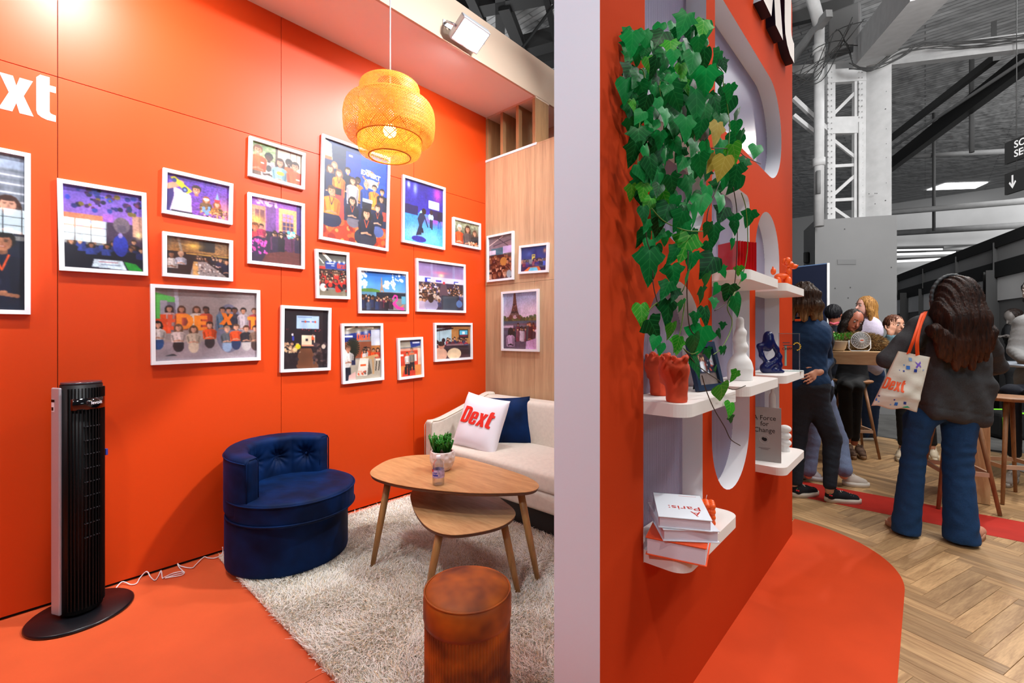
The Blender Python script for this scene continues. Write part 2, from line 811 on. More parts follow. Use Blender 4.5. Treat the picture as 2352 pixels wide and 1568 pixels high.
def rot_to(v_from, v_to):
    return Vector(v_from).rotation_difference(Vector(v_to)).to_matrix()
# ================================================================== SETTING
WX = -3.04          # face of the orange picture wall
BY = 2.99           # face of the oak wall
SX = -0.627         # face of the shelf wall

M_orange = mat('orange_wall', (0.66, 0.056, 0.005, 1), rough=0.40, spec=0.34, bump=(60, 0.03, 0.002))
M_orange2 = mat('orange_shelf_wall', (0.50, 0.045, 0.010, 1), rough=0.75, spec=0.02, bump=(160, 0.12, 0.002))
M_floor_o = mat('orange_floor', (0.66, 0.100, 0.026, 1), rough=0.6, noise=(3, 0.08), bump=(120, 0.08, 0.002))
M_floor_r = mat('orange_floor_outer', (0.60, 0.060, 0.014, 1), spec=0.12, rough=0.6, noise=(3, 0.08), bump=(120, 0.08, 0.002))
M_red = mat('red_floor', (0.50, 0.03, 0.02, 1), rough=0.6, spec=0.12, noise=(6, 0.12))
M_white = mat('white_paint', '#e6e8ec', rough=0.6, bump=(90, 0.06, 0.002))
M_strip = mat('bluish_white_paint', '#d8e4f0', rough=0.6, bump=(90, 0.06, 0.002))
M_cream = mat('cream_paint', '#c4ae98', rough=0.65)
M_dark = mat('dark_gap', '#120c0a', rough=0.8)
M_oak = wood('oak_veneer', '#a88a68', '#c8a882', scale=(9, 9, 0.55), rough=0.5)
M_oakd = wood('oak_slat', '#86633f', '#a57c52', scale=(12, 12, 0.8), rough=0.5)

# ---- left wall with its boards
bk = MB().box((WX - 0.08, -3.6, 0), (WX - 0.012, 3.55, 3.62)).mesh('wall_core')
wall_left = struct('wall_left', bk, M_dark)
edges = [-3.6, -2.88, -1.87, -0.86, 0.157, 1.167, 2.185, 3.55]
for y0, y1 in zip(edges[:-1], edges[1:]):
    for z0, z1 in ((0.014, 2.486), (2.489, 3.62)):
        obj('wall_panel', MB().box((WX - 0.012, y0 + 0.0012, z0), (WX, y1 - 0.0012, z1), 0.0006, segs=1).mesh('wall_panel'), M_orange, wall_left)

# ---- oak wall at the back, its ledge and the upright slats above it
wb = struct('wall_back', MB().box((WX, BY + 0.014, 0), (-0.775, BY + 0.10, 2.868)).mesh('wall_core'), M_dark)
for x0, x1 in ((WX, -2.45), (-2.448, -1.61), (-1.608, -0.775)):
    for z0, z1 in ((0.0, 1.72), (1.722, 2.87)):
        obj('wood_panel', MB().box((x0, BY, z0), (x1, BY + 0.014, z1)).mesh('wood_panel'), M_oak, wb)
obj('ledge', MB().box((WX, BY - 0.004, 2.87), (-2.43, BY + 0.19, 2.892), 0.002).mesh('ledge'), M_white, wb)
obj('wall_cap', MB().box((-2.43, BY, 2.87), (-0.775, BY + 0.10, 2.885), 0.002).mesh('wall_cap'), M_oak, wb)
for i in range(4):
    x = WX + 0.002 + i * 0.188
    obj('slat', MB().box((x, BY, 2.892), (x + 0.032, BY + 0.185, 3.275), 0.001).mesh('slat'), M_oakd, wb)
obj('slat_rail', MB().box((WX, BY + 0.003, 3.272), (-2.44, BY + 0.19, 3.292), 0.001).mesh('slat_rail'), M_cream, wb)

# ---- white wall behind
struct('wall_far', MB().box((WX - 0.08, 3.56, 0), (-0.775, 3.62, 3.6)).mesh('wall_far'), M_cream)

# ---- soffit and fascia
sof = struct('trim_1', MB().box((WX - 0.08, -3.6, 3.292), (-2.462, 3.56, 3.60)).mesh('soffit'), mat('soffit_white', '#ece0d8', rough=0.7))
fa = struct('trim_2', MB().box((-2.46, -3.6, 3.286), (-2.44, 3.56, 3.615), 0.002).mesh('fascia'), M_cream)

# ---- shelf wall with its cut-outs


def arc(cx, cz, r, a0, a1, n=20, rz=None):
    rz = r if rz is None else rz
    return [(cx + r * math.cos(math.radians(a0 + (a1 - a0) * k / n)), cz + rz * math.sin(math.radians(a0 + (a1 - a0) * k / n))) for k in range(n + 1)]


C1 = arc(1.55, 1.84, 0.26, 180, 360) + [(1.81, 3.25), (1.29, 3.25)]
C2 = [(1.91, 2.13), (2.76, 2.13)] + arc(2.785, 2.40, 0.27, -90, 90) + [(1.91, 2.67)]
C3 = arc(2.136, 0.86, 0.263, 180, 360) + arc(2.349, 1.88, 0.05, 0, 90, 6) + arc(1.923, 1.88, 0.05, 90, 180, 6)
C4 = [(1.28, 0.585), (1.772, 0.585)] + arc(1.526, 1.208, 0.246, 0, 180)
C5 = [(2.498, 0.585), (3.002, 0.585)] + arc(2.75, 1.674, 0.252, 0, 180)
outer = [(1.033, 0), (3.35, 0), (3.35, 3.22)] + arc(3.25, 3.32, 0.10, 0, 90, 6) + [(1.033, 3.42)]
CUTS = [C1, C2, C3, C4, C5]
TX = 0.148


def yz_mesh(polys, x0, depth):
    """shape drawn in (Y, Z) and thickened along X from x0"""
    me = shape_mesh(polys, depth)
    M = Matrix(((0, 0, 1, x0), (1, 0, 0, 0), (0, 1, 0, 0), (0, 0, 0, 1)))
    me.transform(M)
    return me


sw = yz_mesh([outer] + CUTS, SX - TX, TX)
sw.materials.append(M_orange2)
sw.materials.append(M_white)
sw.materials.append(M_strip)
for p in sw.polygons:
    c = p.center
    p.material_index = 0 if (p.normal.x > 0.5 or c.z > 3.2 or c.y > 3.34) else (2 if c.y < 1.04 else 1)
wall_shelf = obj('wall_right', sw)
wall_shelf['kind'] = 'structure'

# ribbed translucent sheets set into the cut-outs
k = NT('ribbed_polycarbonate')
k.b.inputs['Base Color'].default_value = rgb('#dcd8ea')
k.b.inputs['Roughness'].default_value = 0.22
k.b.inputs['Transmission Weight'].default_value = 0.72
k.b.inputs['IOR'].default_value = 1.3
M_poly = k.m
for c in CUTS:
    cy = sum(p[0] for p in c) / len(c)
    cz = sum(p[1] for p in c) / len(c)
    y0, y1 = min(p[0] for p in c), max(p[0] for p in c)
    inner = [(cy + (p[0] - cy) * 0.999, cz + (p[1] - cz) * 0.999) for p in c]
    sheet = obj('ribbed_sheet', yz_mesh([inner], SX - 0.082, 0.004), M_poly, wall_shelf)
    # the ribs: upright webs cut to the outline of the hole
    mb = MB()

    def zspan(y, c=c):
        zs = []
        for a, b in zip(c, c[1:] + c[:1]):
            if (a[0] - y) * (b[0] - y) < 0:
                zs.append(a[1] + (b[1] - a[1]) * (y - a[0]) / (b[0] - a[0]))
        return (min(zs), max(zs)) if len(zs) >= 2 else None
    y = y0 + 0.004
    while y < y1 - 0.004:
        s = zspan(y)
        if s:
            mb.box((SX - 0.078, y - 0.0008, s[0] + 0.002), (SX - 0.0755, y + 0.0008, s[1] - 0.002))
        y += 0.0066
    r = obj('rib', mb.mesh('ribs'), mat('rib_plastic', '#c9c6da', rough=0.25, trans=0.4, ior=1.3), wall_shelf)
    r['kind'] = 'stuff'

# shelves, boards with two rounded front corners
M_shelf = mat('shelf_white', '#e9e3de', rough=0.5)
SHELVES = [(1.282, 1.772, 1.07), (1.282, 1.772, 0.625), (1.875, 2.398, 1.52), (1.875, 2.398, 1.07),
           (2.50, 3.0, 1.52), (2.50, 3.0, 1.07), (2.50, 3.0, 0.625), (1.292, 1.808, 1.95)]
words = ['lower left white wall shelf holding the red torso pot and the dark blue picture frame', 'lowest left white wall shelf with the stack of books',
         'white wall shelf under the red fluted vase', 'white wall shelf under the plain white sculpture',
         'white wall shelf under the orange balloon dog', 'white wall shelf under the dark blue figure and glass award',
         'lowest right white wall shelf carrying the grey book', 'white wall shelf behind the ivy, topmost, carrying its planter']
for (a, b, z), w in zip(SHELVES, words):
    fx = -0.585 if z > 1.9 else -0.497
    pts = [(SX - 0.072, a)] + [(SX - 0.02, a)] + arc(fx - 0.05, a + 0.05, 0.05, -90, 0, 8) + arc(fx - 0.05, b - 0.05, 0.05, 0, 90, 8) + [(SX - 0.072, b)]
    s = obj('wall_shelf', MB().prism(pts, z - 0.038, z).mesh('wall_shelf'), M_shelf)
    tagit(s, w, 'shelf', 'white shelves of the orange wall')

# ---- floors
for o_, (x0, x1, y0, y1) in enumerate(((-3.12, -1.677, -3.6, 3.56), (-1.675, SX, -3.6, 3.56))):
    if o_ == 0:
        floor = struct('floor', MB().box((-3.2, -3.7, -0.12), (14, 24, -0.020)).mesh('subfloor'), mat('subfloor', '#3a3836'))
    obj('floor_board', MB().box((x0, y0, -0.02), (x1, y1, 0.0), 0.0006, segs=1).mesh('floor_board'), M_floor_o, floor)
ed = [(SX - 0.05, -3.6), (-0.075, -3.6)] + arc(-0.69, 2.98, 0.615, 0, 88, 24, rz=0.66)
obj('carpet_edge', MB().prism(ed, -0.02, 0.0005).mesh('carpet_edge'), M_floor_r, floor)
obj('red_stripe', MB().box((-1.6, 4.175, -0.02), (3.5, 4.62, -0.0008)).mesh('red_stripe'), M_red, floor)
M_hallcarpet = mat('hall_carpet', '#5b5a58', rough=0.9, noise=(4, 0.25))
obj('hall_carpet', MB().box((-3.2, 7.3, -0.02), (14, 24, -0.002)).mesh('hall_carpet'), M_hallcarpet, floor)
obj('hall_carpet', MB().box((-3.2, 3.63, -0.02), (-1.6, 7.3, -0.0025)).mesh('hall_carpet2'), M_hallcarpet, floor)

# herringbone planks
M_plank = wood('oak_plank', '#97714a', '#cda676', scale=(1.6, 16, 1), rough=0.45, vary=0.28)
PW, PN = 0.0765, 7
ang = math.radians(70)
ea = np.array([math.cos(ang), math.sin(ang)])
e1 = np.array([math.sin(ang), -math.cos(ang)])
e2 = -ea
P1 = np.array([-0.0126, 2.987])
org = P1 - PW * (PN + 1) * e2
pm = MB().box((0, 0.0008, -0.012), (PW * PN, PW - 0.0008, 0.0), 0.0007, segs=1).mesh('plank')
pm.materials.append(M_plank)
cands = []
for kk in range(-120, 170):
    for jj in range(-16, 18):
        bx, by = kk + jj * PN, kk - jj * PN
        for typ in (0, 1):
            if typ == 0:      # along e1
                o2 = org + PW * (bx * e1 + (by + 1) * e2)
                d = e1
                c = o2 + d * PW * PN / 2
            else:             # along e2
                o2 = org + PW * (bx * e1 + (by + 1) * e2)
                d = e2
                c = o2 + d * PW * PN / 2
            if -1.5 < c[0] < 3.4 and -0.5 < c[1] < 7.25 and c[0] > -0.55 - 0.2 * max(0, c[1] - 3) and not (c[0] < -0.38 and c[1] < 2.9):
                seen = c[1] > 1.7 and c[0] < 0.55 + 0.1 * c[1]
                if c[0] < -0.45 and c[1] < 2.9:
                    continue
                cands.append((float(np.hypot(c[0], c[1])) + (0 if seen else 100), o2, d))
cands.sort(key=lambda t: t[0])
for i, (_, o2, d) in enumerate(cands[:290]):
    po = obj('plank', pm, None, floor, loc=(float(o2[0]), float(o2[1]), -0.0022 - 0.0006 * random.Random(i).random()), rot=(0, 0, math.atan2(d[1], d[0])))
rest = cands[290:]
if rest:
    mb = MB()
    for i, (_, o2, d) in enumerate(rest):
        M = Matrix.Translation((float(o2[0]), float(o2[1]), -0.0024)) @ Matrix.Rotation(math.atan2(d[1], d[0]), 4, 'Z')
        mb.box((0, 0.001, -0.01), (PW * PN, PW - 0.001, 0.0), M=M)
    obj('plank', mb.mesh('planks'), wood('oak_plank_far', '#86603a', '#b98d5c', scale=(6, 2, 1), rough=0.5), floor, kind='stuff')
# ================================================================== FRAMED PHOTOGRAPHS


def hx(h):
    h = h.lstrip('#')
    return np.array([int(h[i:i + 2], 16) / 255 for i in (0, 2, 4)])


class Pic:
    """paints a flat print; u right 0..1, v down 0..1"""

    def __init__(self, w, h, seed=0, cell=0.004):
        self.nx, self.ny = max(8, int(w / cell)), max(8, int(h / cell))
        self.asp = w / h
        self.U, self.V = np.meshgrid(np.linspace(0, 1, self.nx + 1), np.linspace(0, 1, self.ny + 1))
        self.a = np.zeros(self.U.shape + (3,)) + 0.5
        self.rng = np.random.RandomState(seed)

    def put(self, m, c, al=1.0):
        c = hx(c) if isinstance(c, str) else np.asarray(c)
        self.a[m] = self.a[m] * (1 - al) + c * al
        return self

    def rect(self, x0, y0, x1, y1, c, al=1.0):
        return self.put((self.U >= x0) & (self.U <= x1) & (self.V >= y0) & (self.V <= y1), c, al)

    def grad(self, y0, y1, c0, c1, x0=0, x1=1):
        m = (self.V >= y0) & (self.V <= y1) & (self.U >= x0) & (self.U <= x1)
        t = ((self.V[m] - y0) / (y1 - y0))[:, None]
        self.a[m] = hx(c0) * (1 - t) + hx(c1) * t
        return self

    def ell(self, x, y, rx, ry, c, al=1.0):
        return self.put(((self.U - x) / rx) ** 2 + ((self.V - y) / ry) ** 2 < 1, c, al)

    def glow(self, x, y, rx, ry, c, al=1.0):
        d = np.exp(-(((self.U - x) / rx) ** 2 + ((self.V - y) / ry) ** 2))[..., None] * al
        self.a = self.a * (1 - d) + hx(c) * d
        return self

    def mask(self, polys):
        m = np.zeros(self.U.shape, bool)
        for pts in polys:
            x0, y0 = pts[-1]
            for x1, y1 in pts:
                if y0 != y1:
                    c = ((y0 > self.V) != (y1 > self.V)) & (self.U < (x1 - x0) * (self.V - y0) / (y1 - y0) + x0)
                    m ^= c
                x0, y0 = x1, y1
        return m

    def poly(self, pts, c, al=1.0):
        return self.put(self.mask([pts]), c, al)

    def line(self, x0, y0, x1, y1, w, c, al=1.0):
        dx, dy = (x1 - x0) * self.asp, y1 - y0
        L = max(1e-9, dx * dx + dy * dy)
        X, Y = (self.U - x0) * self.asp, self.V - y0
        t = np.clip((X * dx + Y * dy) / L, 0, 1)
        return self.put(np.hypot(X - t * dx, Y - t * dy) < w, c, al)

    def mark(self, x, y, h, c, letters='Dext', wf=1.0):
        """the word mark with its baseline at y, cap height h"""
        pl, w = dext_polys(h, 0.08, letters=letters)
        m = self.mask([[(x + a / self.asp * wf, y - b) for a, b in p] for p in pl])
        return self.put(m, c)

    def noise(self, amt, y0=0, y1=1, blocks=40):
        """soft mottling like the grain and texture of a busy photograph"""
        n = self.rng.rand(blocks + 2, blocks + 2)
        fy, fx = self.V * blocks, self.U * blocks
        i, j = fy.astype(int), fx.astype(int)
        ty, tx = fy - i, fx - j
        v = (n[i, j] * (1 - ty) * (1 - tx) + n[i + 1, j] * ty * (1 - tx) + n[i, j + 1] * (1 - ty) * tx + n[i + 1, j + 1] * ty * tx)
        m = (self.V >= y0) & (self.V <= y1)
        d = ((v - 0.5) * 2 * amt)[..., None]
        self.a[m] = np.clip(self.a[m] * (1 + d[m]), 0, 1)
        return self

    def finish(self):
        n1 = self.rng.rand(*self.U.shape)
        self.noise(0.10, blocks=9)
        self.a = np.clip(self.a * (0.96 + 0.08 * n1)[..., None], 0, 1)
        for ax in (0, 1):
            b = self.a.copy()
            b = (np.roll(self.a, 1, ax) + 2 * self.a + np.roll(self.a, -1, ax)) / 4
            sl = [slice(None)] * 3
            sl[ax] = slice(1, -1)
            self.a[tuple(sl)] = b[tuple(sl)]

    def man(self, x, y, s, shirt, hair='#2a1a12', skin='#c98d6a', long=False, legs=None, tall=3.4, lanyard=None, face=True, wide=1.0, arms=True):
        """head centre x,y; s head half height"""
        r = s / self.asp
        if long:
            self.ell(x, y + s * 0.55, r * 1.22, s * 1.7, hair)
        b = y + s * tall
        w = 2.0 * wide
        if legs:
            self.poly([(x - r * w * 0.75, b - s * .2), (x + r * w * 0.75, b - s * .2), (x + r * w * .9, b + s * 2.6), (x + r * .15, b + s * 2.6), (x, b + s * .8), (x - r * .2, b + s * 2.6),
                       (x - r * w * .8, b + s * 2.6)], legs)
        sk = hx(skin)
        sh = hx(shirt)
        self.rect(x - r * .38, y + s * .6, x + r * .38, y + s * 1.5, sk * 0.72)
        if tall > 1.2:
            self.poly([(x - r * w * .98, y + s * 2.2), (x - r * w * .80, y + s * 1.62), (x - r * .55, y + s * 1.22), (x, y + s * 1.42), (x + r * .55, y + s * 1.22), (x + r * w * .80, y + s * 1.62),
                       (x + r * w * .98, y + s * 2.2), (x + r * w * .86, b), (x - r * w * .86, b)], sh)
            self.poly([(x + r * w * .2, y + s * 1.5), (x + r * w * .80, y + s * 1.62), (x + r * w * .98, y + s * 2.2), (x + r * w * .86, b), (x + r * w * .35, b)], sh * 0.78)
            self.line(x - r * .5, y + s * 2.1, x - r * .2, b - s * .3, s * .05, sh * 0.7)
            if arms and tall > 2.5:
                self.line(x - r * w * .80, y + s * 2.4, x - r * w * .62, b - s * .5, s * .22, sh * 0.66)
                self.line(x + r * w * .80, y + s * 2.4, x + r * w * .62, b - s * .5, s * .22, sh * 0.6)
                self.line(x - r * w * .55, b - s * .4, x + r * w * .1, b - s * .75, s * .20, sk * .95)
                self.line(x + r * w * .55, b - s * .4, x - r * w * .05, b - s * .6, s * .19, sk * .82)
        self.ell(x, y - s * .15, r * .98, s * 1.0, hair)
        self.ell(x - r * .02, y + s * .14, r * .74, s * .86, sk)
        self.ell(x + r * .34, y + s * .18, r * .36, s * .66, sk * .86, .8)
        self.ell(x, y - s * .72, r * .80, s * .36, hair)
        if s * self.ny > 7:
            for q in (-1, 1):
                self.ell(x + q * r * .30, y + s * .02, r * .12, s * .07, sk * .35)
                self.line(x + q * r * .18, y - s * .14, x + q * r * .44, y - s * .15, s * .035, hx(hair) * .9)
            self.line(x, y + s * .1, x + r * .04, y + s * .32, s * .05, sk * .74)
            if face:
                self.ell(x, y + s * .55, r * .28, s * .10, sk * np.array([.75, .5, .5]))
                self.ell(x, y + s * .53, r * .20, s * .05, '#e8dcd4')
        if lanyard:
            self.line(x - r * .5, y + s * 1.4, x, y + s * 3.0, s * .07, lanyard)
            self.line(x + r * .5, y + s * 1.4, x, y + s * 3.0, s * .07, lanyard)
        return self

    def crowd(self, x0, y0, x1, y1, n, s, shirts, hairs=('#1c1210', '#3a2418', '#0e0c0e'), skins=('#c08a6a', '#8a5a40', '#d8a888'), grow=1.0, tall=3.0):
        pts = sorted((y0 + (y1 - y0) * self.rng.rand(), x0 + (x1 - x0) * self.rng.rand()) for _ in range(n))
        for y, x in pts:
            t = (y - y0) / max(1e-6, y1 - y0)
            self.man(x, y, s * (1 + (grow - 1) * t), shirts[self.rng.randint(len(shirts))], hairs[self.rng.randint(len(hairs))], skins[self.rng.randint(len(skins))],
                     long=self.rng.rand() < 0.4, face=False, tall=tall, arms=False)
        return self

    def specks(self, n, cols, r=0.004, box=(0, 0, 1, 1)):
        for _ in range(n):
            x = box[0] + (box[2] - box[0]) * self.rng.rand()
            y = box[1] + (box[3] - box[1]) * self.rng.rand()
            rr = r * (0.5 + self.rng.rand())
            self.ell(x, y, rr / self.asp, rr, cols[self.rng.randint(len(cols))])
        return self

    def mesh(self, w, h):
        self.finish()
        ny, nx = self.U.shape
        v = np.zeros((ny, nx, 3), dtype=np.float32)
        v[..., 0] = (self.U - 0.5) * w
        v[..., 2] = (0.5 - self.V) * h
        idx = np.arange(ny * nx).reshape(ny, nx)
        q = np.stack([idx[:-1, :-1], idx[1:, :-1], idx[1:, 1:], idx[:-1, 1:]], -1).reshape(-1, 4)
        me = mesh_np(v.reshape(-1, 3), q, 'print', False)
        at_ = me.color_attributes.new('Col', 'FLOAT_COLOR', 'POINT')
        c = np.ones((ny * nx, 4), dtype=np.float32)
        c[:, :3] = lin(np.clip(self.a.reshape(-1, 3), 0, 1))
        at_.data.foreach_set('color', c.ravel())
        me.materials.append(attr_mat('photo_print', 0.45))
        return me


OR, NV = '#f0541e', '#141a38'


def p_rooftop(p):     # tall print at the left edge
    p.grad(0, .45, '#8d93a0', '#5b6270')
    for i in range(14):
        p.rect(0, .10 + i * .028, 1, .112 + i * .028, '#c7ccd6' if i % 2 else '#6d7480')
    p.rect(.30, .10, .62, .17, '#3a3d4a').rect(0, .02, 1, .09, '#8f9bb0')
    p.rect(0, .55, 1, 1, '#14182a')
    p.man(.30, .24, .055, '#2a2430', hair='#5f6a80', skin='#d39a80', long=True, tall=4)
    p.man(.78, .32, .05, '#1b2036', hair='#3a2018', skin='#d9a086', long=True, tall=4)
    p.man(.10, .50, .055, '#20243a', skin='#c98d70', tall=5)
    p.man(.70, .56, .062, '#10142a', hair='#15100e', skin='#a86e50', tall=6, lanyard=OR)
    p.rect(.42, .80, .70, .84, '#20243c').rect(.30, .9, .55, 1, '#4a5890').noise(.12, blocks=60)


def p_balloons(p):
    p.grad(0, .5, '#5a45a8', '#a06ac0').rect(0, .33, .5, .5, '#c87a58').rect(.48, .3, .62, .55, '#9a5ab8')
    p.rect(.5, .4, 1, .72, '#3a2840').rect(.86, .28, 1, .55, '#b98a78').rect(0, .7, 1, 1, '#0c0c1c')
    for i in range(60):
        x, y = p.rng.rand(), p.rng.rand() * .26 + .02
        r = .012 + .02 * p.rng.rand()
        if x < .12:
            continue
        p.ell(x, y, r / p.asp, r, ['#22246a', '#3a1a4a', '#1a1430', '#2c3a90', '#5a2048', '#6a5a20'][p.rng.randint(6)])
    p.ell(.06, .15, .03, .03, '#2a3aa8').ell(.83, .2, .035, .04, '#1c2450').ell(.72, .42, .11, .10, '#6a5a66').rect(.66, .42, .78, .5, '#54485a')
    p.ell(.30, .43, .04, .035, '#4a68c8').ell(.2, .45, .05, .03, '#7038a0').specks(16, ['#ffe6a8'], .01, (0, .40, .45, .46))
    p.crowd(.02, .6, .98, .72, 16, .03, ['#20245a', '#151530', '#2a3a8a', '#101020'], tall=4)
    p.ell(.70, .68, .10, .14, '#24309a').ell(.70, .55, .03, .035, '#8a78b8').glow(.95, .53, .05, .05, '#ffe0a0')
    p.poly([(.36, .87), (.72, .87), (.78, .99), (.33, .97)], '#c8d8e4').rect(.42, .90, .66, .905, '#a03848').rect(.44, .93, .70, .94, '#4a5a80')
    p.poly([(.74, .88), (.9, .90), (1, .99), (.8, .99)], '#1f8a2a').noise(.15, blocks=70)


def p_boombox(p):
    p.grad(0, 1, '#4a2c98', '#7a3aa0').noise(.35, blocks=50).glow(.95, .75, .2, .3, '#e89a8a', .7).rect(0, .35, .12, 1, '#2a1a60')
    p.man(.46, .30, .11, '#c9bccb', hair='#2a1810', skin='#c98868', tall=0, arms=False)
    p.poly([(.10, .32), (.28, .40), (.38, .48), (.40, 1), (.06, .95), (.12, .55)], '#cabccc').line(.02, .35, .22, .20, .07, '#cf8f70')
    p.poly([(.06, .10), (.12, .05), (.40, .36), (.32, .46)], '#c8c020').ell(.12, .16, .035, .055, '#20306a').ell(.28, .36, .045, .075, '#20306a').ell(.28, .36, .02, .03, '#7a90d0')
    p.rect(.08, .93, .40, 1, '#20182c')
    p.man(.62, .50, .075, '#6a4a28', hair='#8a4a20', skin='#f0a080', long=True, tall=5)
    p.man(.80, .58, .075, '#9a5a20', hair='#8a3a18', skin='#f0a080', long=True, tall=4)
    p.ell(.62, .50, .05, .035, '#f4d0e0').poly([(.76, .48), (.84, .48), (.80, .26)], '#7a9ac8').rect(.755, .46, .845, .51, '#d02840')
    p.specks(150, ['#e8a040', '#3a1a20', '#f0c070'], .012, (.5, .72, 1, 1)).specks(14, ['#6a90d8'], .03, (.58, .7, .68, .9))


def p_dinner(p):
    p.grad(0, .4, '#6a5038', '#9a6a38').noise(.25, blocks=50).rect(.5, .05, .76, .32, '#2a221e').glow(.42, .2, .12, .1, '#f0b850', .9)
    p.rect(0, .38, 1, 1, '#2a1c1a').rect(.3, .40, 1, .44, '#c09040').poly([(.16, 0), (.2, 0), (.26, .45), (.24, .6)], '#b0a8a4', .6)
    p.crowd(.3, .45, .98, .52, 14, .035, ['#3a2a28', '#5a3a28', '#20202c', '#7a4a38'], tall=3)
    p.man(.85, .50, .06, '#2a2440', tall=4).man(.96, .54, .07, '#1c1c34', tall=5)
    p.man(.08, .48, .08, '#cfc6c2', hair='#1a1210', skin='#8a5a40', tall=4.5).man(.22, .45, .07, '#c9c6d6', hair='#c9a080', skin='#d8a080', tall=4)
    p.poly([(.42, .62), (.62, .60), (.98, 1), (.36, 1)], '#9a8a88').poly([(.41, .62), (.48, .62), (.5, 1), (.40, 1)], '#d8a060')
    p.specks(40, ['#e8e0e0', '#4a3a3a', '#d0b0a0'], .018, (.45, .66, .85, .98)).noise(.15, blocks=60)


def p_team(p):
    p.grad(0, .55, '#7ea060', '#9aa080', 0, .5).noise(.3, blocks=30).rect(.5, 0, 1, .6, '#b5a898').rect(.46, 0, .5, .6, '#4a3a30').rect(.75, 0, .76, .5, '#3a3030').rect(.88, 0, .89, .5, '#3a3030')
    p.rect(0, .6, 1, 1, '#6a5040')
    p.man(.33, .36, .12, '#b8b0b4', hair='#14100e', skin='#4a2e22', tall=5)
    p.man(.73, .36, .11, OR, hair='#140e0c', skin='#3e261c', tall=5)
    p.man(.12, .22, .13, '#f4581c', hair='#6a4028', skin='#d08c68', tall=4.8)
    p.man(.55, .43, .12, '#7fb0c0', hair='#3a2018', skin='#cf8f70', tall=5, long=True)
    p.man(.86, .42, .13, '#f4501c', hair='#2a1810', skin='#c98868', tall=5)
    p.ell(.56, .76, .08, .06, '#e8a030').rect(.18, .56, .24, .60, '#f5e8e0').rect(.88, .80, .96, .84, '#f5e8e0').ell(.33, .7, .05, .1, '#3a3a3a')


def p_gala(p):
    p.grad(0, .5, '#8a48b8', '#a058a8').rect(0, .12, .28, .5, '#c89070').rect(.08, .18, .16, .36, '#7a4a58').rect(.18, .18, .26, .36, '#7a4a58').rect(.30, 0, .48, .52, '#6a4088')
    p.rect(.54, .10, .90, .52, '#f0b070').rect(.60, .18, .84, .52, '#c88a60')
    for i in range(3):
        for j in range(5):
            p.rect(.62 + i * .075, .18 + j * .07, .68 + i * .075, .235 + j * .07, '#4a3a68' if j > 1 else '#b08ad0')
    p.rect(.9, 0, 1, .6, '#4a2a80').specks(60, ['#e0b8e8', '#b080d0'], .016, (.1, 0, .5, .10)).glow(.12, .34, .12, .06, '#ffc050', .9)
    p.rect(0, .5, 1, 1, '#241430').poly([(.3, .85), (1, .72), (1, 1), (.2, 1)], '#5a2a28')
    p.crowd(.25, .50, .98, .55, 15, .028, ['#2a1838', '#3a2048', '#141020', '#5a2850'], tall=9)
    p.man(.08, .46, .06, '#c03040', hair='#6a3a18', skin='#e07a50', tall=4).man(.20, .44, .035, '#c02858', skin='#e09080', tall=5)
    p.ell(.14, .76, .16, .16, '#2a1440').specks(30, ['#e050c0', '#c03890'], .016, (.02, .64, .3, .86)).specks(26, ['#e8d8ff', '#60c0d0', '#e0a040'], .02, (.72, .46, .86, .56)).noise(.15, blocks=60)


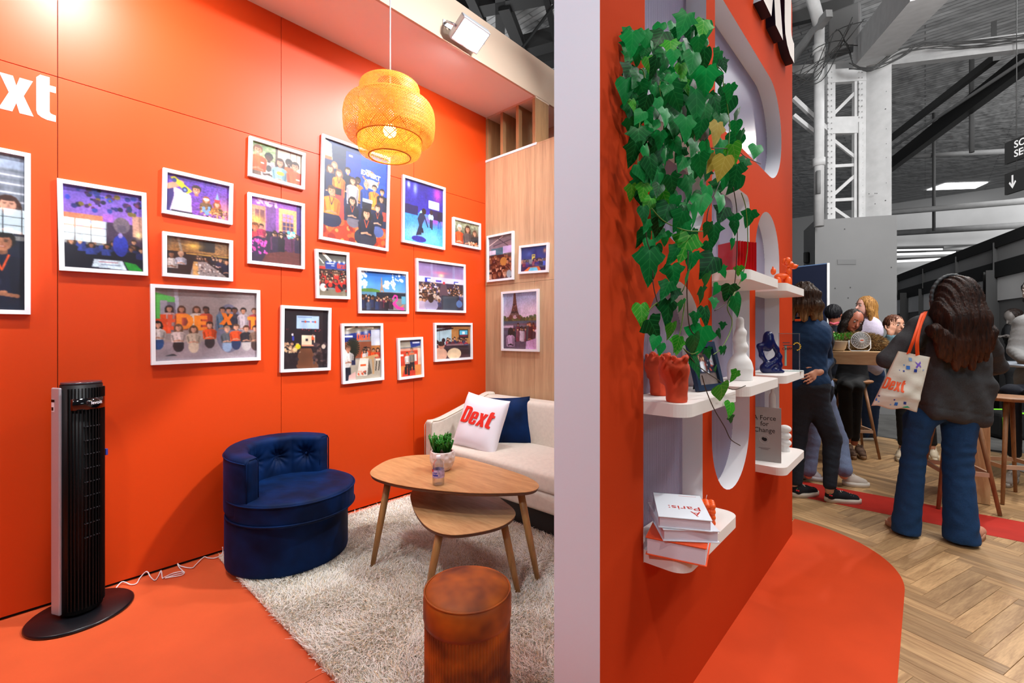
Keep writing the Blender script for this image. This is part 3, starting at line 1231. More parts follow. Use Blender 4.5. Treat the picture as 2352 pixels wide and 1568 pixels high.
def p_letters(p):
    p.grad(0, .75, '#8d7f80', '#a1918e').rect(0, .74, 1, 1, '#9a8c94').poly([(0, .06), (.2, .13), (.2, .20), (.07, .20), (.04, .5), (0, .55)], '#58b050')
    p.rect(.05, .17, .11, .55, '#9a92a0').rect(.11, .19, .19, .6, '#6a6272').poly([(.17, 0), (.21, 0), (.225, .5), (.20, .5)], '#b0aabc')
    p.ell(.70, .55, .14, .36, '#6d6a80').poly([(.44, .36), (.50, .30), (.56, .70), (.44, .70)], '#2a2226')
    for x, s, h in ((.13, '#c9a0a0', '#2a1614'), (.24, '#c05040', '#4a2a1a'), (.38, '#d8c8c0', '#4a2818'), (.47, '#c84a30', '#14100e'), (.635, '#5a7a98', '#1a1010'),
                    (.70, '#2a2428', '#100c0c'), (.76, '#2a2a3a', '#14100e'), (.855, '#c0b0b8', '#120e0e'), (.975, '#a83a40', '#4a2a1a')):
        p.man(x, .28, .042, s, hair=h, skin='#b87c60' if h != '#14100e' else '#6a4030', long=x < .4, tall=7)
    L = '#f48a20'
    p.poly([(.05, .36), (.10, .36), (.11, .60), (.06, .60)], '#e8501c').poly([(.12, .36), (.16, .36), (.14, .62), (.10, .62)], '#e8501c').rect(.0, .42, .18, .47, '#e8501c').rect(.02, .52, .17, .57, '#e8501c')
    m = p.mask([[(.19, .35), (.30, .35), (.345, .40), (.35, .47), (.32, .54), (.28, .56), (.19, .56)], [(.24, .40), (.24, .51), (.28, .51), (.30, .46), (.28, .40)]])
    p.put(m, L)
    p.poly([(.355, .37), (.48, .37), (.48, .42), (.42, .42), (.42, .45), (.47, .45), (.47, .50), (.42, .50), (.42, .53), (.48, .53), (.48, .58), (.355, .58)], L)
    p.poly([(.62, .32), (.67, .32), (.69, .38), (.71, .33), (.75, .34), (.71, .42), (.735, .50), (.69, .50), (.675, .45), (.65, .50), (.60, .49), (.65, .41)], '#e8761c')
    p.poly([(.90, .37), (1, .37), (1, .42), (.98, .42), (.98, .56), (.935, .56), (.935, .42), (.90, .42)], L)
    for x, y, s, h, lg in ((.03, .50, '#e8dcd8', '#20140f', '#2a4a80'), (.21, .54, '#e4cfcb', '#6a4830', '#1c1c22'), (.35, .56, '#cdbba6', '#5a3a26', '#cdbba6'), (.505, .50, '#f0561c', '#3a2418', '#3a3236'),
                           (.68, .56, '#5a6068', '#a08068', '#8aa0c0'), (.775, .53, '#f0501c', '#5a3a28', '#24365c'), (.885, .55, '#2a2a32', '#4a2a1a', '#b8b0b0'), (.985, .55, '#8a6a58', '#4a2c1c', '#4a3a38')):
        p.ell(x, y + .25, .05, .09, lg)
        p.man(x, y, .045, s, hair=h, skin='#dfa084', long=h in ('#20140f', '#6a4830', '#5a3a26'), tall=4.6, lanyard=None)
    p.poly([(.09, .93), (.16, .90), (.2, .93)], '#2a2a30').noise(.06, blocks=90)


def p_stage(p):
    p.rect(0, 0, 1, 1, '#16121a').rect(.28, .11, .79, .33, '#a9c6e2').rect(.31, .13, .62, .145, '#6a80b0')
    p.line(.36, .21, .72, .21, .006, '#2a3a80').ell(.48, .21, .02, .02, '#e05030').ell(.70, .21, .02, .02, '#e05030').ell(.6, .21, .02, .02, '#d0b8c0').ell(.37, .21, .02, .02, '#c0c8e0')
    p.rect(.40, .44, .70, .62, '#f2d8b8').rect(.40, .60, .70, .625, '#f0a080').rect(.62, .46, .68, .52, OR).rect(.63, .52, .67, .60, '#1a1420').ell(.65, .44, .02, .02, '#c98868').rect(.49, .50, .54, .535, '#20202a')
    p.poly([(.34, .66), (.62, .66), (.80, 1), (.28, 1)], '#6a4028').specks(22, ['#d02838'], .006, (.05, .33, .9, .37)).ell(.2, .43, .022, .022, '#d8d0d8').rect(.19, .46, .24, .53, '#2a38a0').ell(.68, .455, .02, .02, '#e8e0e0')
    p.specks(60, ['#d8b890', '#b08868', '#2a2024', '#c8a080'], .018, (0, .58, .36, .72)).ell(.32, .63, .06, .045, '#d8d020').ell(.26, .68, .05, .03, '#e0c890')
    p.specks(110, ['#2a2024', '#403036', '#1a1418', '#6a5048'], .02, (.68, .58, 1, .95)).ell(.9, .63, .05, .04, '#c8b8a8').specks(60, ['#1c161c', '#2a2228'], .03, (0, .74, .3, 1))


def p_bigteam(p):
    p.grad(0, 1, '#1a2a5a', '#141a38').poly([(0, 0), (.11, .04), (.13, .20), (0, .18)], '#b0a888').rect(0, .17, .12, .2, OR).rect(.13, .04, .34, .4, '#1e2848')
    p.rect(.33, .06, .56, .45, '#2038a0').rect(.56, .0, 1, .5, '#1440c8').rect(.37, .085, .43, .105, '#f0c8c0')
    p.rect(.63, .29, .84, .32, '#f0f2ff').ell(.74, .33, .11, .05, '#e8eeff').ell(.72, .22, .07, .03, '#f07a30').rect(.64, .185, .72, .20, '#e8eeff')
    p.line(.60, .27, .66, .31, .008, '#f07a30').line(.86, .28, .84, .32, .008, '#f07a30')
    p.rect(0, .78, 1, 1, '#c03818').specks(50, ['#e85a24', '#8a2414', '#f08040'], .03, (0, .8, 1, 1))
    rows = [(.16, .24, .030, '#1a2448', '#9a6a48', 1), (.10, .29, .035, '#1a2448', '#5a3a28', 1), (.36, .26, .034, '#141a34', '#20140f', 0), (.23, .31, .036, '#f08428', '#6a4a38', 1), (.52, .33, .034, '#f08428', '#0c0a0a', 0),
            (.44, .35, .036, '#cfc4cc', '#3a2418', 1), (.66, .35, .038, '#22408a', '#8a8078', 0), (.79, .36, .034, '#f08428', '#2a1c16', 0), (.92, .38, .033, '#161e3c', '#1a1210', 0), (.91, .46, .032, '#1c2448', '#2a1a12', 1)]
    for x, y, s, sh, h, lg in rows:
        p.man(x, y, s, sh, hair=h, skin='#d39a78' if h != '#0c0a0a' else '#4a3024', long=bool(lg), tall=7, lanyard='#2a2030' if sh == '#f08428' else None)
    p.poly([(.17, .46), (.30, .47), (.32, .78), (.2, .78)], '#d84038').rect(.18, .47, .27, .54, '#18141c').poly([(.60, .52), (.75, .54), (.74, .66), (.60, .64)], '#1c1a26').rect(.6, .50, .76, .54, '#a8b8d0').poly([(.93, .6), (1, .6), (1, .7), (.94, .7)], '#e04030')
    p.ell(.12, .80, .16, .08, '#1a2040')
    p.man(.13, .51, .048, '#f08420', hair='#4a3020', skin='#cf9068', tall=5, lanyard='#1c1a3a')
    p.ell(.46, .78, .10, .06, '#6a6470')
    p.man(.44, .56, .040, '#161c34', hair='#20140f', skin='#d8a080', long=True, tall=4.6, lanyard=OR)
    p.ell(.86, .83, .10, .06, '#4a5a90')
    p.man(.85, .57, .038, '#141a34', hair='#3a2820', skin='#d8a488', tall=5, lanyard=OR)
    p.ell(.66, .92, .18, .10, '#2a2c3c')
    p.man(.67, .66, .050, '#151b32', hair='#140e10', skin='#d59a78', long=True, tall=4.8, lanyard=OR)
    p.noise(.06, blocks=80)


def p_rink(p):
    p.grad(0, .5, '#24187a', '#2a2490').grad(.5, 1, '#2a78c8', '#3aa0d8').glow(.3, .85, .3, .15, '#8ab8f0', .9).glow(.75, .9, .25, .15, '#70c0e8', .8).glow(.85, .12, .10, .14, '#d040b0', .8)
    p.glow(.12, .08, .04, .06, '#9aa8ff').glow(.28, .12, .05, .1, '#7a88f0').rect(.62, .25, .90, .385, '#dfe8f4').rect(0, .40, .35, .55, '#18124a').glow(.8, .58, .3, .07, '#b040c0', .8)
    p.rect(.66, .40, 1, .56, '#1c1440')
    for x, h, c in ((.46, .42, '#8ad0f0'), ):
        p.ell(x, .50, .07, .05, c)
    p.poly([(.40, .50), (.50, .48), (.54, .55), (.46, .68), (.44, .85), (.30, .88), (.38, .7), (.34, .6)], '#1c2240').ell(.5, .46, .055, .05, '#201418').line(.52, .55, .60, .70, .012, '#1c2240').line(.45, .75, .47, .80, .02, '#141830')
    p.ell(.68, .53, .07, .06, '#a8d0f0').ell(.69, .45, .04, .04, '#301c20').line(.67, .58, .67, .70, .014, '#141830').line(.71, .58, .71, .72, .014, '#141830').ell(.9, .5, .05, .09, '#141030').line(.88, .58, .88, .68, .014, '#2a60b0').line(.93, .58, .94, .68, .014, '#2a60b0')
    p.ell(.38, .93, .18, .05, '#2a2a90').noise(.12, blocks=70)


def p_trio(p):
    p.grad(0, .5, '#a8b090', '#5a5a48').noise(.3, blocks=30).rect(0, .5, 1, 1, '#3a2c26')
    p.man(.22, .30, .13, OR, hair='#d8d4d0', skin='#d8a488', tall=5).man(.55, .28, .14, '#5a4c4c', hair='#3a2418', skin='#cf9070', tall=5, long=True).man(.84, .40, .12, '#2a2426', hair='#5a3a28', skin='#cf9878', tall=4.5, long=True)
    p.specks(40, ['#e0703a', '#e8c0a0'], .03, (.6, .8, 1, 1))


def p_redteam(p):
    p.grad(0, .3, '#4a4a48', '#6a6860').line(.2, .02, .45, .18, .03, '#f4f0e0').line(.02, .1, .2, .24, .012, '#e8e4d8').rect(.26, .19, 1, .37, '#1a3a90')
    p.rect(.30, .23, .58, .25, '#d8e0f4').rect(.46, .28, .58, .30, '#d8e0f4').mark(.66, .345, .13, '#f0442a', wf=.9).rect(0, .31, .26, .42, '#c83028').rect(0, .38, 1, .74, '#3a1c1c')
    for x in (.42, .58, .75, .92):
        p.glow(x, .19, .04, .03, '#ffffff', .9)
    p.rect(0, .84, 1, 1, '#7a7260').crowd(.03, .40, .97, .66, 46, .032, ['#d82820', '#c82018', '#e03a28', '#30203a', '#a81c18'], grow=1.2, tall=4)
    p.ell(.17, .80, .11, .09, '#d8d0c8').specks(30, ['#241a22', '#c82a20'], .04, (.2, .72, .98, .88))


def p_boat(p):
    p.grad(0, .5, '#1c6ac8', '#6aaae8').specks(30, ['#dceaf8', '#c4dcf4'], .035, (0, .02, .14, .45)).specks(40, ['#e4eefa', '#d0e2f6'], .03, (.50, .22, .74, .42)).specks(14, ['#dceaf8'], .03, (.7, .02, 1, .2))
    p.ell(.2, .5, .22, .07, '#5a8a3a').rect(0, .52, .4, .62, '#5a90b0').rect(.34, .52, 1, .66, '#1c2430').rect(.9, .6, 1, .8, '#5aa0b8')
    p.poly([(.405, .52), (.435, .38), (.448, .14), (.462, .14), (.475, .38), (.51, .52), (.485, .52), (.475, .47), (.44, .47), (.43, .52)], '#b08c70')
    p.rect(0, .62, .5, 1, '#2a2a38').crowd(.04, .60, .66, .74, 26, .035, ['#3a2a3c', '#2a3a60', '#4a5a78', '#1c1c28', '#7a2a40'], tall=7)
    p.rect(0, .97, 1, 1, '#1c1820').line(.70, .66, .74, .58, .022, '#e83a9a').line(.74, .58, .79, .60, .022, '#e83a9a').line(.79, .60, .80, .68, .022, '#e83a9a').line(.80, .68, .72, .80, .026, '#e83a9a').line(.72, .80, .80, .90, .045, '#e83a9a').line(.80, .90, .93, .93, .04, '#e83a9a').line(.88, .88, .94, .84, .012, '#f07a40')


def p_conf(p):
    p.grad(0, .32, '#7a6aa0', '#a888b8').rect(.27, 0, .32, .35, '#9a90c0').rect(.75, 0, .8, .35, '#9a90c0').glow(.5, .25, .06, .06, '#ffe0c0', 1).glow(.5, .2, .15, .03, '#f0709a', .7)
    p.rect(0, .30, 1, .42, '#d0cce8').rect(.15, .33, .27, .42, '#2a3ab0').rect(.2, .35, .28, .41, '#e8ecfa').rect(.78, .36, .88, .44, '#2a3ab0').rect(.8, .38, .88, .44, '#e0e4f4').rect(0, .42, 1, 1, '#3a2c40').rect(.38, .36, .5, .4, '#5a48b0')
    p.crowd(.03, .42, .45, .80, 60, .022, ['#8a80a0', '#c8c0d8', '#5a5070', '#3a3a60', '#c05888'], hairs=('#241a1c', '#3a2620', '#c8b8b0'), grow=2.4, tall=3)
    p.crowd(.62, .42, .97, .70, 36, .022, ['#8a80a0', '#c8c0d8', '#3a4a90', '#5a5070'], hairs=('#241a1c', '#3a2620'), grow=2.0, tall=3)
    p.poly([(.50, .42), (.60, .42), (.66, .7), (.44, .7)], '#5a4450').rect(.50, .68, .88, 1, '#30323e').rect(.53, .70, .84, 1, '#3a4450').rect(.53, .39, .58, .44, '#d03848')
    p.ell(.08, .92, .12, .1, '#b0a0b8').ell(.28, .90, .14, .13, '#9a90b0').ell(.27, .76, .06, .09, '#33201e').ell(.9, .85, .07, .08, '#5a78b0')


def p_stand(p):
    p.grad(0, .14, '#6a6050', '#908878').line(.1, .06, .3, .02, .015, '#fff8e0').line(.4, .02, .8, .04, .015, '#fff4dc').poly([(0, .16), (1, .06), (1, .16), (0, .30)], '#1c2f80').rect(.02, .18, .24, .21, '#dce4f4').mark(.34, .27, .13, '#f05a30', wf=1.1)
    for x in (.1, .4, .6):
        p.glow(x, .12, .06, .05, '#ffffff', .8)
    p.rect(.74, .08, 1, .38, '#cdd4e4').rect(0, .30, .74, .60, '#8a4a30').rect(.74, .38, 1, .56, '#b0703a').rect(0, .62, 1, 1, '#b0a898')
    for a in range(26):
        t = a / 26 * 6.283
        p.line(.24, .42, .24 + .17 * math.cos(t), .40 + .17 * math.sin(t), .012, '#1c2418')
    p.rect(.2, .5, .3, .66, '#1c1a18')
    p.crowd(.45, .42, .85, .48, 8, .03, ['#f0501c', '#e8e0dc', '#d84a1c'], tall=4.5).man(.92, .46, .035, '#c8361c', long=True, tall=4.6)
    p.poly([(.42, .60), (.90, .54), (.94, .58), (.80, .61), (.80, .92), (.76, .92), (.75, .63), (.44, .64)], '#c8a070')
    for x in (.88, .96):
        p.line(x, .68, x - .03, .85, .01, '#3a3028').rect(.85, .63, 1, .66, '#e0d8cc')
    p.ell(.06, .60, .14, .18, '#e8e4e0').man(.12, .42, .055, '#ece8e4', hair='#6a4a38', skin='#c98868', tall=5).rect(0, .76, .17, 1, '#1c2434').rect(.2, .63, .3, .72, '#1c2448')
    p.poly([(.42, .60), (.66, .61), (.60, .94), (.33, .92)], '#e8dcd0').rect(.43, .72, .58, .75, OR).specks(20, ['#d84a28', '#2a2a2a', '#f0a080'], .012, (.36, .84, .58, .92)).poly([(.66, .62), (.74, .90), (.62, .93)], '#5a5850').poly([(.12, .9), (.3, .84), (.3, 1), (.1, 1)], '#e0b8b0')


def p_two(p):
    p.grad(0, .2, '#8a8478', '#b8b0a0').poly([(.5, .02), (1, 0), (1, .18), (.55, .22)], '#1f3a90').rect(.62, .07, .95, .11, '#d8e0f4').rect(0, .24, 1, .30, '#e8a088').rect(0, .3, 1, .70, '#d8442a').rect(.85, .25, 1, .7, '#e8c8b0')
    p.rect(0, .70, 1, 1, '#e08a4a').poly([(.1, 1), (.2, .8), (.7, .78), (.72, 1)], '#d83a28').rect(.02, .38, .2, .44, '#f4e8e0').rect(.65, .4, .8, .6, '#e8d8d0')
    p.man(.36, .38, .045, '#e8e0dc', hair='#5a3a28', tall=6, legs='#1c1c26').man(.58, .27, .045, '#8a8880', hair='#6a5040', tall=8, legs='#1c1c26').rect(.22, .73, .34, .93, '#1c1c26').rect(.37, .73, .45, .97, '#1c1c26').rect(.47, .62, .55, .84, '#1c1c26').rect(.6, .62, .68, .84, '#1c1c26')
    p.rect(.45, .36, .7, .42, '#e07a50')


def p_meeting(p):
    p.grad(0, .14, '#3a1c20', '#4a2420').rect(0, .1, .45, .72, '#a8c4d0').rect(.1, .1, .12, .7, '#7a98a8').rect(.45, .05, 1, .6, '#b07a40').poly([(0, .14), (.5, .08), (.5, .12), (0, .2)], '#2a1418')
    p.rect(.66, .14, .94, .40, '#1a2028').rect(.68, .17, .92, .30, '#5ac0e0').rect(.76, .2, .84, .28, '#e8f4fa').rect(.68, .3, .92, .36, '#7a2030').rect(0, .58, 1, 1, '#4a3038')
    p.crowd(.3, .40, .95, .5, 14, .04, ['#b02838', '#2a2430', '#6a2838', '#3a3a60'], tall=4)
    p.rect(.3, .56, .8, .62, '#8a6a70').ell(.88, .72, .14, .14, '#4a5a80').rect(.25, .62, 1, .9, '#33242c').ell(.12, .86, .2, .2, '#d8a890').ell(.16, .60, .09, .10, '#c08068').ell(.16, .55, .09, .07, '#2a1814').ell(.52, .86, .2, .17, '#e4cba8').ell(.03, .5, .06, .06, '#20181c').ell(.22, .45, .05, .06, '#20181c')


def p_hall(p):
    p.grad(0, .4, '#6a5a60', '#9a8090').line(0, .2, .6, .02, .01, '#e0c8c0').line(.2, .22, 1, .12, .01, '#4a3a48').line(.4, .06, .9, .3, .008, '#3a2c38').rect(.1, .28, .6, .44, '#3a6a80').rect(.02, .32, .3, .42, '#d8d0e8').rect(.6, .26, 1, .42, '#c0b0e0').rect(0, .44, 1, 1, '#3a1c1c')
    p.crowd(.04, .46, .96, .9, 55, .035, ['#3a2024', '#5a2c28', '#2a1c30', '#b09098', '#4a2020'], hairs=('#241414', '#4a2418', '#7a4a2a'), grow=2.2, tall=3).ell(.62, .60, .14, .10, '#b07a38').ell(.85, .9, .1, .09, '#9ab0b8')


def p_concert(p):
    p.grad(0, .5, '#1c2a70', '#24207a').rect(.42, .32, .55, .52, '#d8c838').rect(.44, .36, .53, .39, '#2a3060').glow(.3, .3, .1, .1, '#4a60c0', .7).glow(.9, .2, .06, .1, '#e0a060', .8).glow(.05, .6, .1, .1, '#e08a60', .8)
    p.rect(0, .7, 1, 1, '#20184a').crowd(.05, .52, .95, .58, 16, .05, ['#2a3ab0', '#3a2a80', '#8a3a50', '#4a58d0', '#201848'], tall=5).poly([(.1, 1), (.3, .82), (.7, .8), (.8, 1)], '#c86a30').poly([(.28, 1), (.38, .84), (.62, .84), (.68, 1)], '#5ac0e0')


def p_tower(p):
    p.grad(0, .48, '#9ab0d8', '#d8b8d0').glow(.8, .3, .3, .1, '#e8d8e8', .6).rect(0, .45, 1, .52, '#5a4430').specks(60, ['#4a5a30', '#6a6a38', '#3a4a28'], .025, (0, .42, 1, .5))
    T = '#6a4234'
    p.poly([(.315, 0), (.365, 0), (.40, .20), (.44, .34), (.54, .47), (.44, .47), (.40, .41), (.30, .41), (.25, .47), (.12, .47), (.24, .34), (.29, .20)], T)
    p.rect(.24, .33, .44, .355, '#3a2420').rect(.29, .20, .40, .215, '#3a2420').ell(.35, .43, .06, .035, '#c0a0b0').specks(50, ['#a07060', '#3a2018'], .006, (.28, .2, .42, .42))
    p.rect(0, .5, 1, .56, '#3a5a70').rect(0, .55, 1, 1, '#5a4a60').rect(0, .58, .3, .62, '#c8b0c8')
    p.crowd(.3, .56, .98, .66, 22, .024, ['#2a2434', '#3a3040', '#d8c8dc', '#241c24', '#7a3048'], tall=9)
    p.man(.22, .68, .055, '#c9a8d0', hair='#24161c', skin='#24161c', long=True, tall=5, face=False).man(.78, .56, .035, '#3a1c2c', hair='#4a2c20', tall=8).poly([(.68, .86), (.98, .80), (1, 1), (.66, 1)], '#c8a0d0').noise(.08, blocks=60)


M_frame = mat('white_frame', '#eceef2', rough=0.4)
k = NT('picture_glass')
for nd in list(k.t.nodes):
    if nd.type == 'BSDF_PRINCIPLED':
        k.t.nodes.remove(nd)
_tr = k.n('ShaderNodeBsdfTransparent')
_gl = k.n('ShaderNodeBsdfGlossy')
_gl.inputs['Roughness'].default_value = 0.02
_lw = k.n('ShaderNodeLayerWeight')
_lw.inputs[0].default_value = 0.5
_pw = k.n('ShaderNodeMath', operation='POWER')
_pw.inputs[1].default_value = 4.0
k.l(_lw.outputs['Facing'], _pw.inputs[0])
_fr = k.n('ShaderNodeMath', operation='MULTIPLY_ADD')
_fr.inputs[1].default_value = 0.9
_fr.inputs[2].default_value = 0.045
k.l(_pw.outputs[0], _fr.inputs[0])
_mx = k.n('ShaderNodeMixShader')
k.l(_fr.outputs[0], _mx.inputs[0])
k.l(_tr.outputs[0], _mx.inputs[1])
k.l(_gl.outputs[0], _mx.inputs[2])
k.l(_mx.outputs[0], k.out.inputs['Surface'])
M_glass = k.m


def picture(label, corners, paint, seed, plane='left', border=0.019, m=None, cell=0.0026, level=False):
    """corners TL TR BR BL as measured on the photograph"""
    m = m or M_frame
    D = 0.024
    if plane == 'left':
        P = [on_x(u, v, WX + D) for u, v in corners]
        Q = [(p.y, p.z) for p in P]
    else:
        P = [on_y(u, v, BY - D) for u, v in corners]
        Q = [(p.x, p.z) for p in P]
    cx = sum(q[0] for q in Q) / 4
    cz = sum(q[1] for q in Q) / 4
    w = (Q[1][0] + Q[2][0] - Q[0][0] - Q[3][0]) / 2
    h = (Q[0][1] + Q[1][1] - Q[2][1] - Q[3][1]) / 2
    tilt = math.atan2((Q[1][1] - Q[0][1]) + (Q[2][1] - Q[3][1]), 2 * w)
    if abs(tilt) < 0.006 or level:
        tilt = 0
    t = thing('picture_frame', label, 'picture', group='framed photos on the left wall' if plane == 'left' else 'framed photos on the oak wall')
    if plane == 'left':
        t.location = (WX, cx, cz)
        t.rotation_euler = (Matrix.Rotation(math.pi / 2, 3, 'Z') @ Matrix.Rotation(-tilt, 3, 'Y')).to_euler()
    else:
        t.location = (cx, BY, cz)
        t.rotation_euler = (0, -tilt, 0)
    # local frame: x right, z up, -y towards the room
    fm = shape_mesh([[(-w / 2, -h / 2), (w / 2, -h / 2), (w / 2, h / 2), (-w / 2, h / 2)],
                     [(-w / 2 + border, -h / 2 + border), (w / 2 - border, -h / 2 + border), (w / 2 - border, h / 2 - border), (-w / 2 + border, h / 2 - border)]], D - 0.001)
    fm.transform(Matrix(((1, 0, 0, 0), (0, 0, -1, -0.001), (0, 1, 0, 0), (0, 0, 0, 1))))
    obj('frame', fm, m, t)
    iw, ih = w - 2 * border + 0.004, h - 2 * border + 0.004
    p = Pic(iw, ih, seed, cell)
    paint(p)
    o = obj('print', p.mesh(iw, ih), None, t, loc=(0, -0.009, 0))
    obj('back_board', MB().box((-iw / 2, -0.008, -ih / 2), (iw / 2, -0.002, ih / 2)).mesh('back'), M_dark, t)
    obj('glass', mesh_py([(-iw / 2, -0.0125, -ih / 2), (iw / 2, -0.0125, -ih / 2), (iw / 2, -0.0125, ih / 2), (-iw / 2, -0.0125, ih / 2)], [(0, 1, 2, 3)]), M_glass, t)
    return t


picture('tall white-framed photo cut by the left edge, people outside a shuttered front', [(-150, 303), (71, 357), (70, 723), (-150, 716)], p_rooftop, 1, level=True)
picture('white-framed photo of a party room with balloons under a purple ceiling', [(133, 409), (338, 443), (338.6, 633), (134, 620)], p_balloons, 2)
picture('white-framed photo of a man with a yellow boombox on his shoulder', [(375.4, 384), (536.6, 422), (534, 516), (372, 488)], p_boombox, 3)
picture('white-framed photo of a long dinner table in warm light', [(374, 530), (536, 552.5), (535, 646), (373.5, 633.4)], p_dinner, 4)
picture('white-framed photo of five people in orange and light blue shirts', [(573.7, 310.8), (702.5, 352), (700, 435), (571, 403)], p_team, 5)
picture('white-framed photo of evening guests before a tall lit window', [(571, 441), (701, 467.5), (699.5, 618), (570, 604)], p_gala, 6)
picture('large wide white-framed photo of a group holding big orange letters', [(347, 651.4), (599, 666.4), (598, 827), (346.5, 838.5)], p_letters, 7)
picture('white-framed photo of a dark stage hall with a pale screen', [(647.6, 700.4), (762.8, 707), (758.6, 850), (644, 855.4)], p_stage, 8)
big_ = picture('large tall white-framed photo of a team in orange and navy, behind the lamp', [(739, 303), (896, 364), (893.6, 575), (737, 551)], p_bigteam, 9)
_tm = text_mesh('EXPERT', 0.046, 0.0001, 'CENTER', bold=0.0022)
_tm.transform(Matrix(((1, 0, 0, 0.108), (0, 0, -1, -0.0102), (0, 1, 0, 0.166), (0, 0, 0, 1))) @ Matrix.Rotation(math.radians(-5), 4, 'Z'))
obj('print_lettering', _tm, mat('print_white_ink', '#e8ecf8'), big_)
picture('white-framed photo of skaters in blue and violet light', [(926.8, 400.5), (1024.7, 431.4), (1022, 573.6), (923.5, 555)], p_rink, 10)
picture('smallest wide white-framed photo of three people, nearest the corner', [(1042.4, 498), (1105.7, 513.4), (1104, 573.4), (1040.4, 561.6)], p_trio, 11)
picture('small tall white-framed photo of a crowd in red under a blue banner', [(726.5, 571.3), (804, 580), (803.4, 687), (726.5, 684)], p_redteam, 12)
picture('white-framed photo of a boat party with pink flamingo and distant tower', [(824, 614), (938.7, 624.4), (938.7, 720.5), (825.3, 719)], p_boat, 13)
picture('white-framed photo of a seated audience seen from behind under lilac light', [(957.6, 592.5), (1070.6, 607.7), (1069.7, 718.3), (957, 715)], p_conf, 14)
picture('white-framed photo of a fair stand with plant, table and sandwich board', [(786, 742.6), (881.5, 742), (881.5, 872), (787, 882.4)], p_stand, 15)
picture('smallest tall white-framed photo, two people standing on red and orange floor', [(915.3, 776.2), (973.6, 773.4), (972.8, 865.3), (915.5, 872.9)], p_two, 16)
picture('white-framed photo of a meeting with a wall screen, above the sofa arm', [(999.2, 741), (1086.4, 741.5), (1085.5, 824.5), (998.8, 831)], p_meeting, 17)
picture('tall white-framed photo of a crowded hall, on the oak wall beside the corner', [(1117, 542), (1177.5, 529.7), (1179, 641.5), (1118, 647.7)], p_hall, 18, 'back')
picture('small wide white-framed photo of a blue lit concert on the oak wall', [(1190.6, 564.4), (1258, 556.6), (1258.3, 624.4), (1191.4, 629)], p_concert, 19, 'back')
picture('tall white-framed photo of an iron lattice tower, lowest on the oak wall', [(1149.8, 670), (1235.5, 663.2), (1236.3, 808), (1151.4, 804.8)], p_tower, 20, 'back')

# white word mark on the wall, top left
pl, wd = dext_polys(0.205, 0.0)
me = yz_mesh(pl, WX, 0.0016)
me.transform(Matrix.Translation((0, 0.153 - wd, 2.272)))
tagit(obj('wall_lettering', me, mat('vinyl_white', '#f4f6ff', rough=0.4)), 'white lettering stuck on the orange wall, top left', 'lettering')
# ================================================================== LOUNGE
# ---- floodlights clamped to the fascia
M_alu = mat('lamp_housing', '#c9ccd2', rough=0.35, metal=0.6)
M_lamp = mat('lamp_face', '#ffffff', emit='#eaf4ff', estr=30)


def floodlight(loc, label, flip=1):
    t = thing('floodlight', label, 'lamp', loc, 0, 'booth floodlights')
    R = Matrix.Rotation(math.radians(-30), 4, 'Y')
    obj('lamp_housing', MB().box((-0.085, -0.125, -0.02), (0.085, 0.125, 0.03), 0.008, M=R).mesh('h'), M_alu, t)
    mb = MB()
    for i in range(7):
        mb.box((-0.07, -0.1 + i * 0.033, 0.03), (0.07, -0.094 + i * 0.033, 0.055), M=R)
    obj('cooling_fin', mb.mesh('f'), M_alu, t, kind='stuff')
    obj('lamp_face', MB().box((-0.072, -0.112, -0.0225), (0.072, 0.112, -0.0205), M=R).mesh('l'), M_lamp, t)
    mb = MB().tube([(0.0, -0.135, 0.0), (-0.08, -0.135, 0.06), (-0.108, -0.135, 0.06)], 0.008, 8)
    mb.tube([(0.0, 0.135, 0.0), (-0.08, 0.135, 0.06), (-0.108, 0.135, 0.06)], 0.008, 8)
    mb.box((-0.112, -0.15, 0.04), (-0.104, 0.15, 0.08))
    obj('bracket', mb.mesh('b'), M_alu, t)
    return t


floodlight(FLOODS[2], 'bright white floodlight on the pale fascia above the picture wall')
f2 = floodlight(FLOODS[1], 'floodlight on the fascia above the white wall lettering')
f3 = floodlight(FLOODS[0], 'floodlight on the fascia furthest from the oak wall')

# ---- pendant lamp of woven bamboo
LP = at(895.5, 768, 2.3)
LP.z = 0
pend = thing('pendant_lamp', 'woven bamboo pendant lamp glowing warm yellow on a white cord', 'lamp', (LP.x, LP.y, 2.165))
k = NT('bamboo')
k.b.inputs['Base Color'].default_value = (0.85, 0.44, 0.08, 1)
k.b.inputs['Roughness'].default_value = 0.5
_tl = k.n('ShaderNodeBsdfTranslucent')
_tl.inputs[0].default_value = (1.0, 0.54, 0.08, 1)
_ms = k.n('ShaderNodeMixShader')
_ms.inputs[0].default_value = 0.34
k.l(k.b.outputs[0], _ms.inputs[1])
k.l(_tl.outputs[0], _ms.inputs[2])
k.l(_ms.outputs[0], k.out.inputs['Surface'])
M_bamboo = k.m


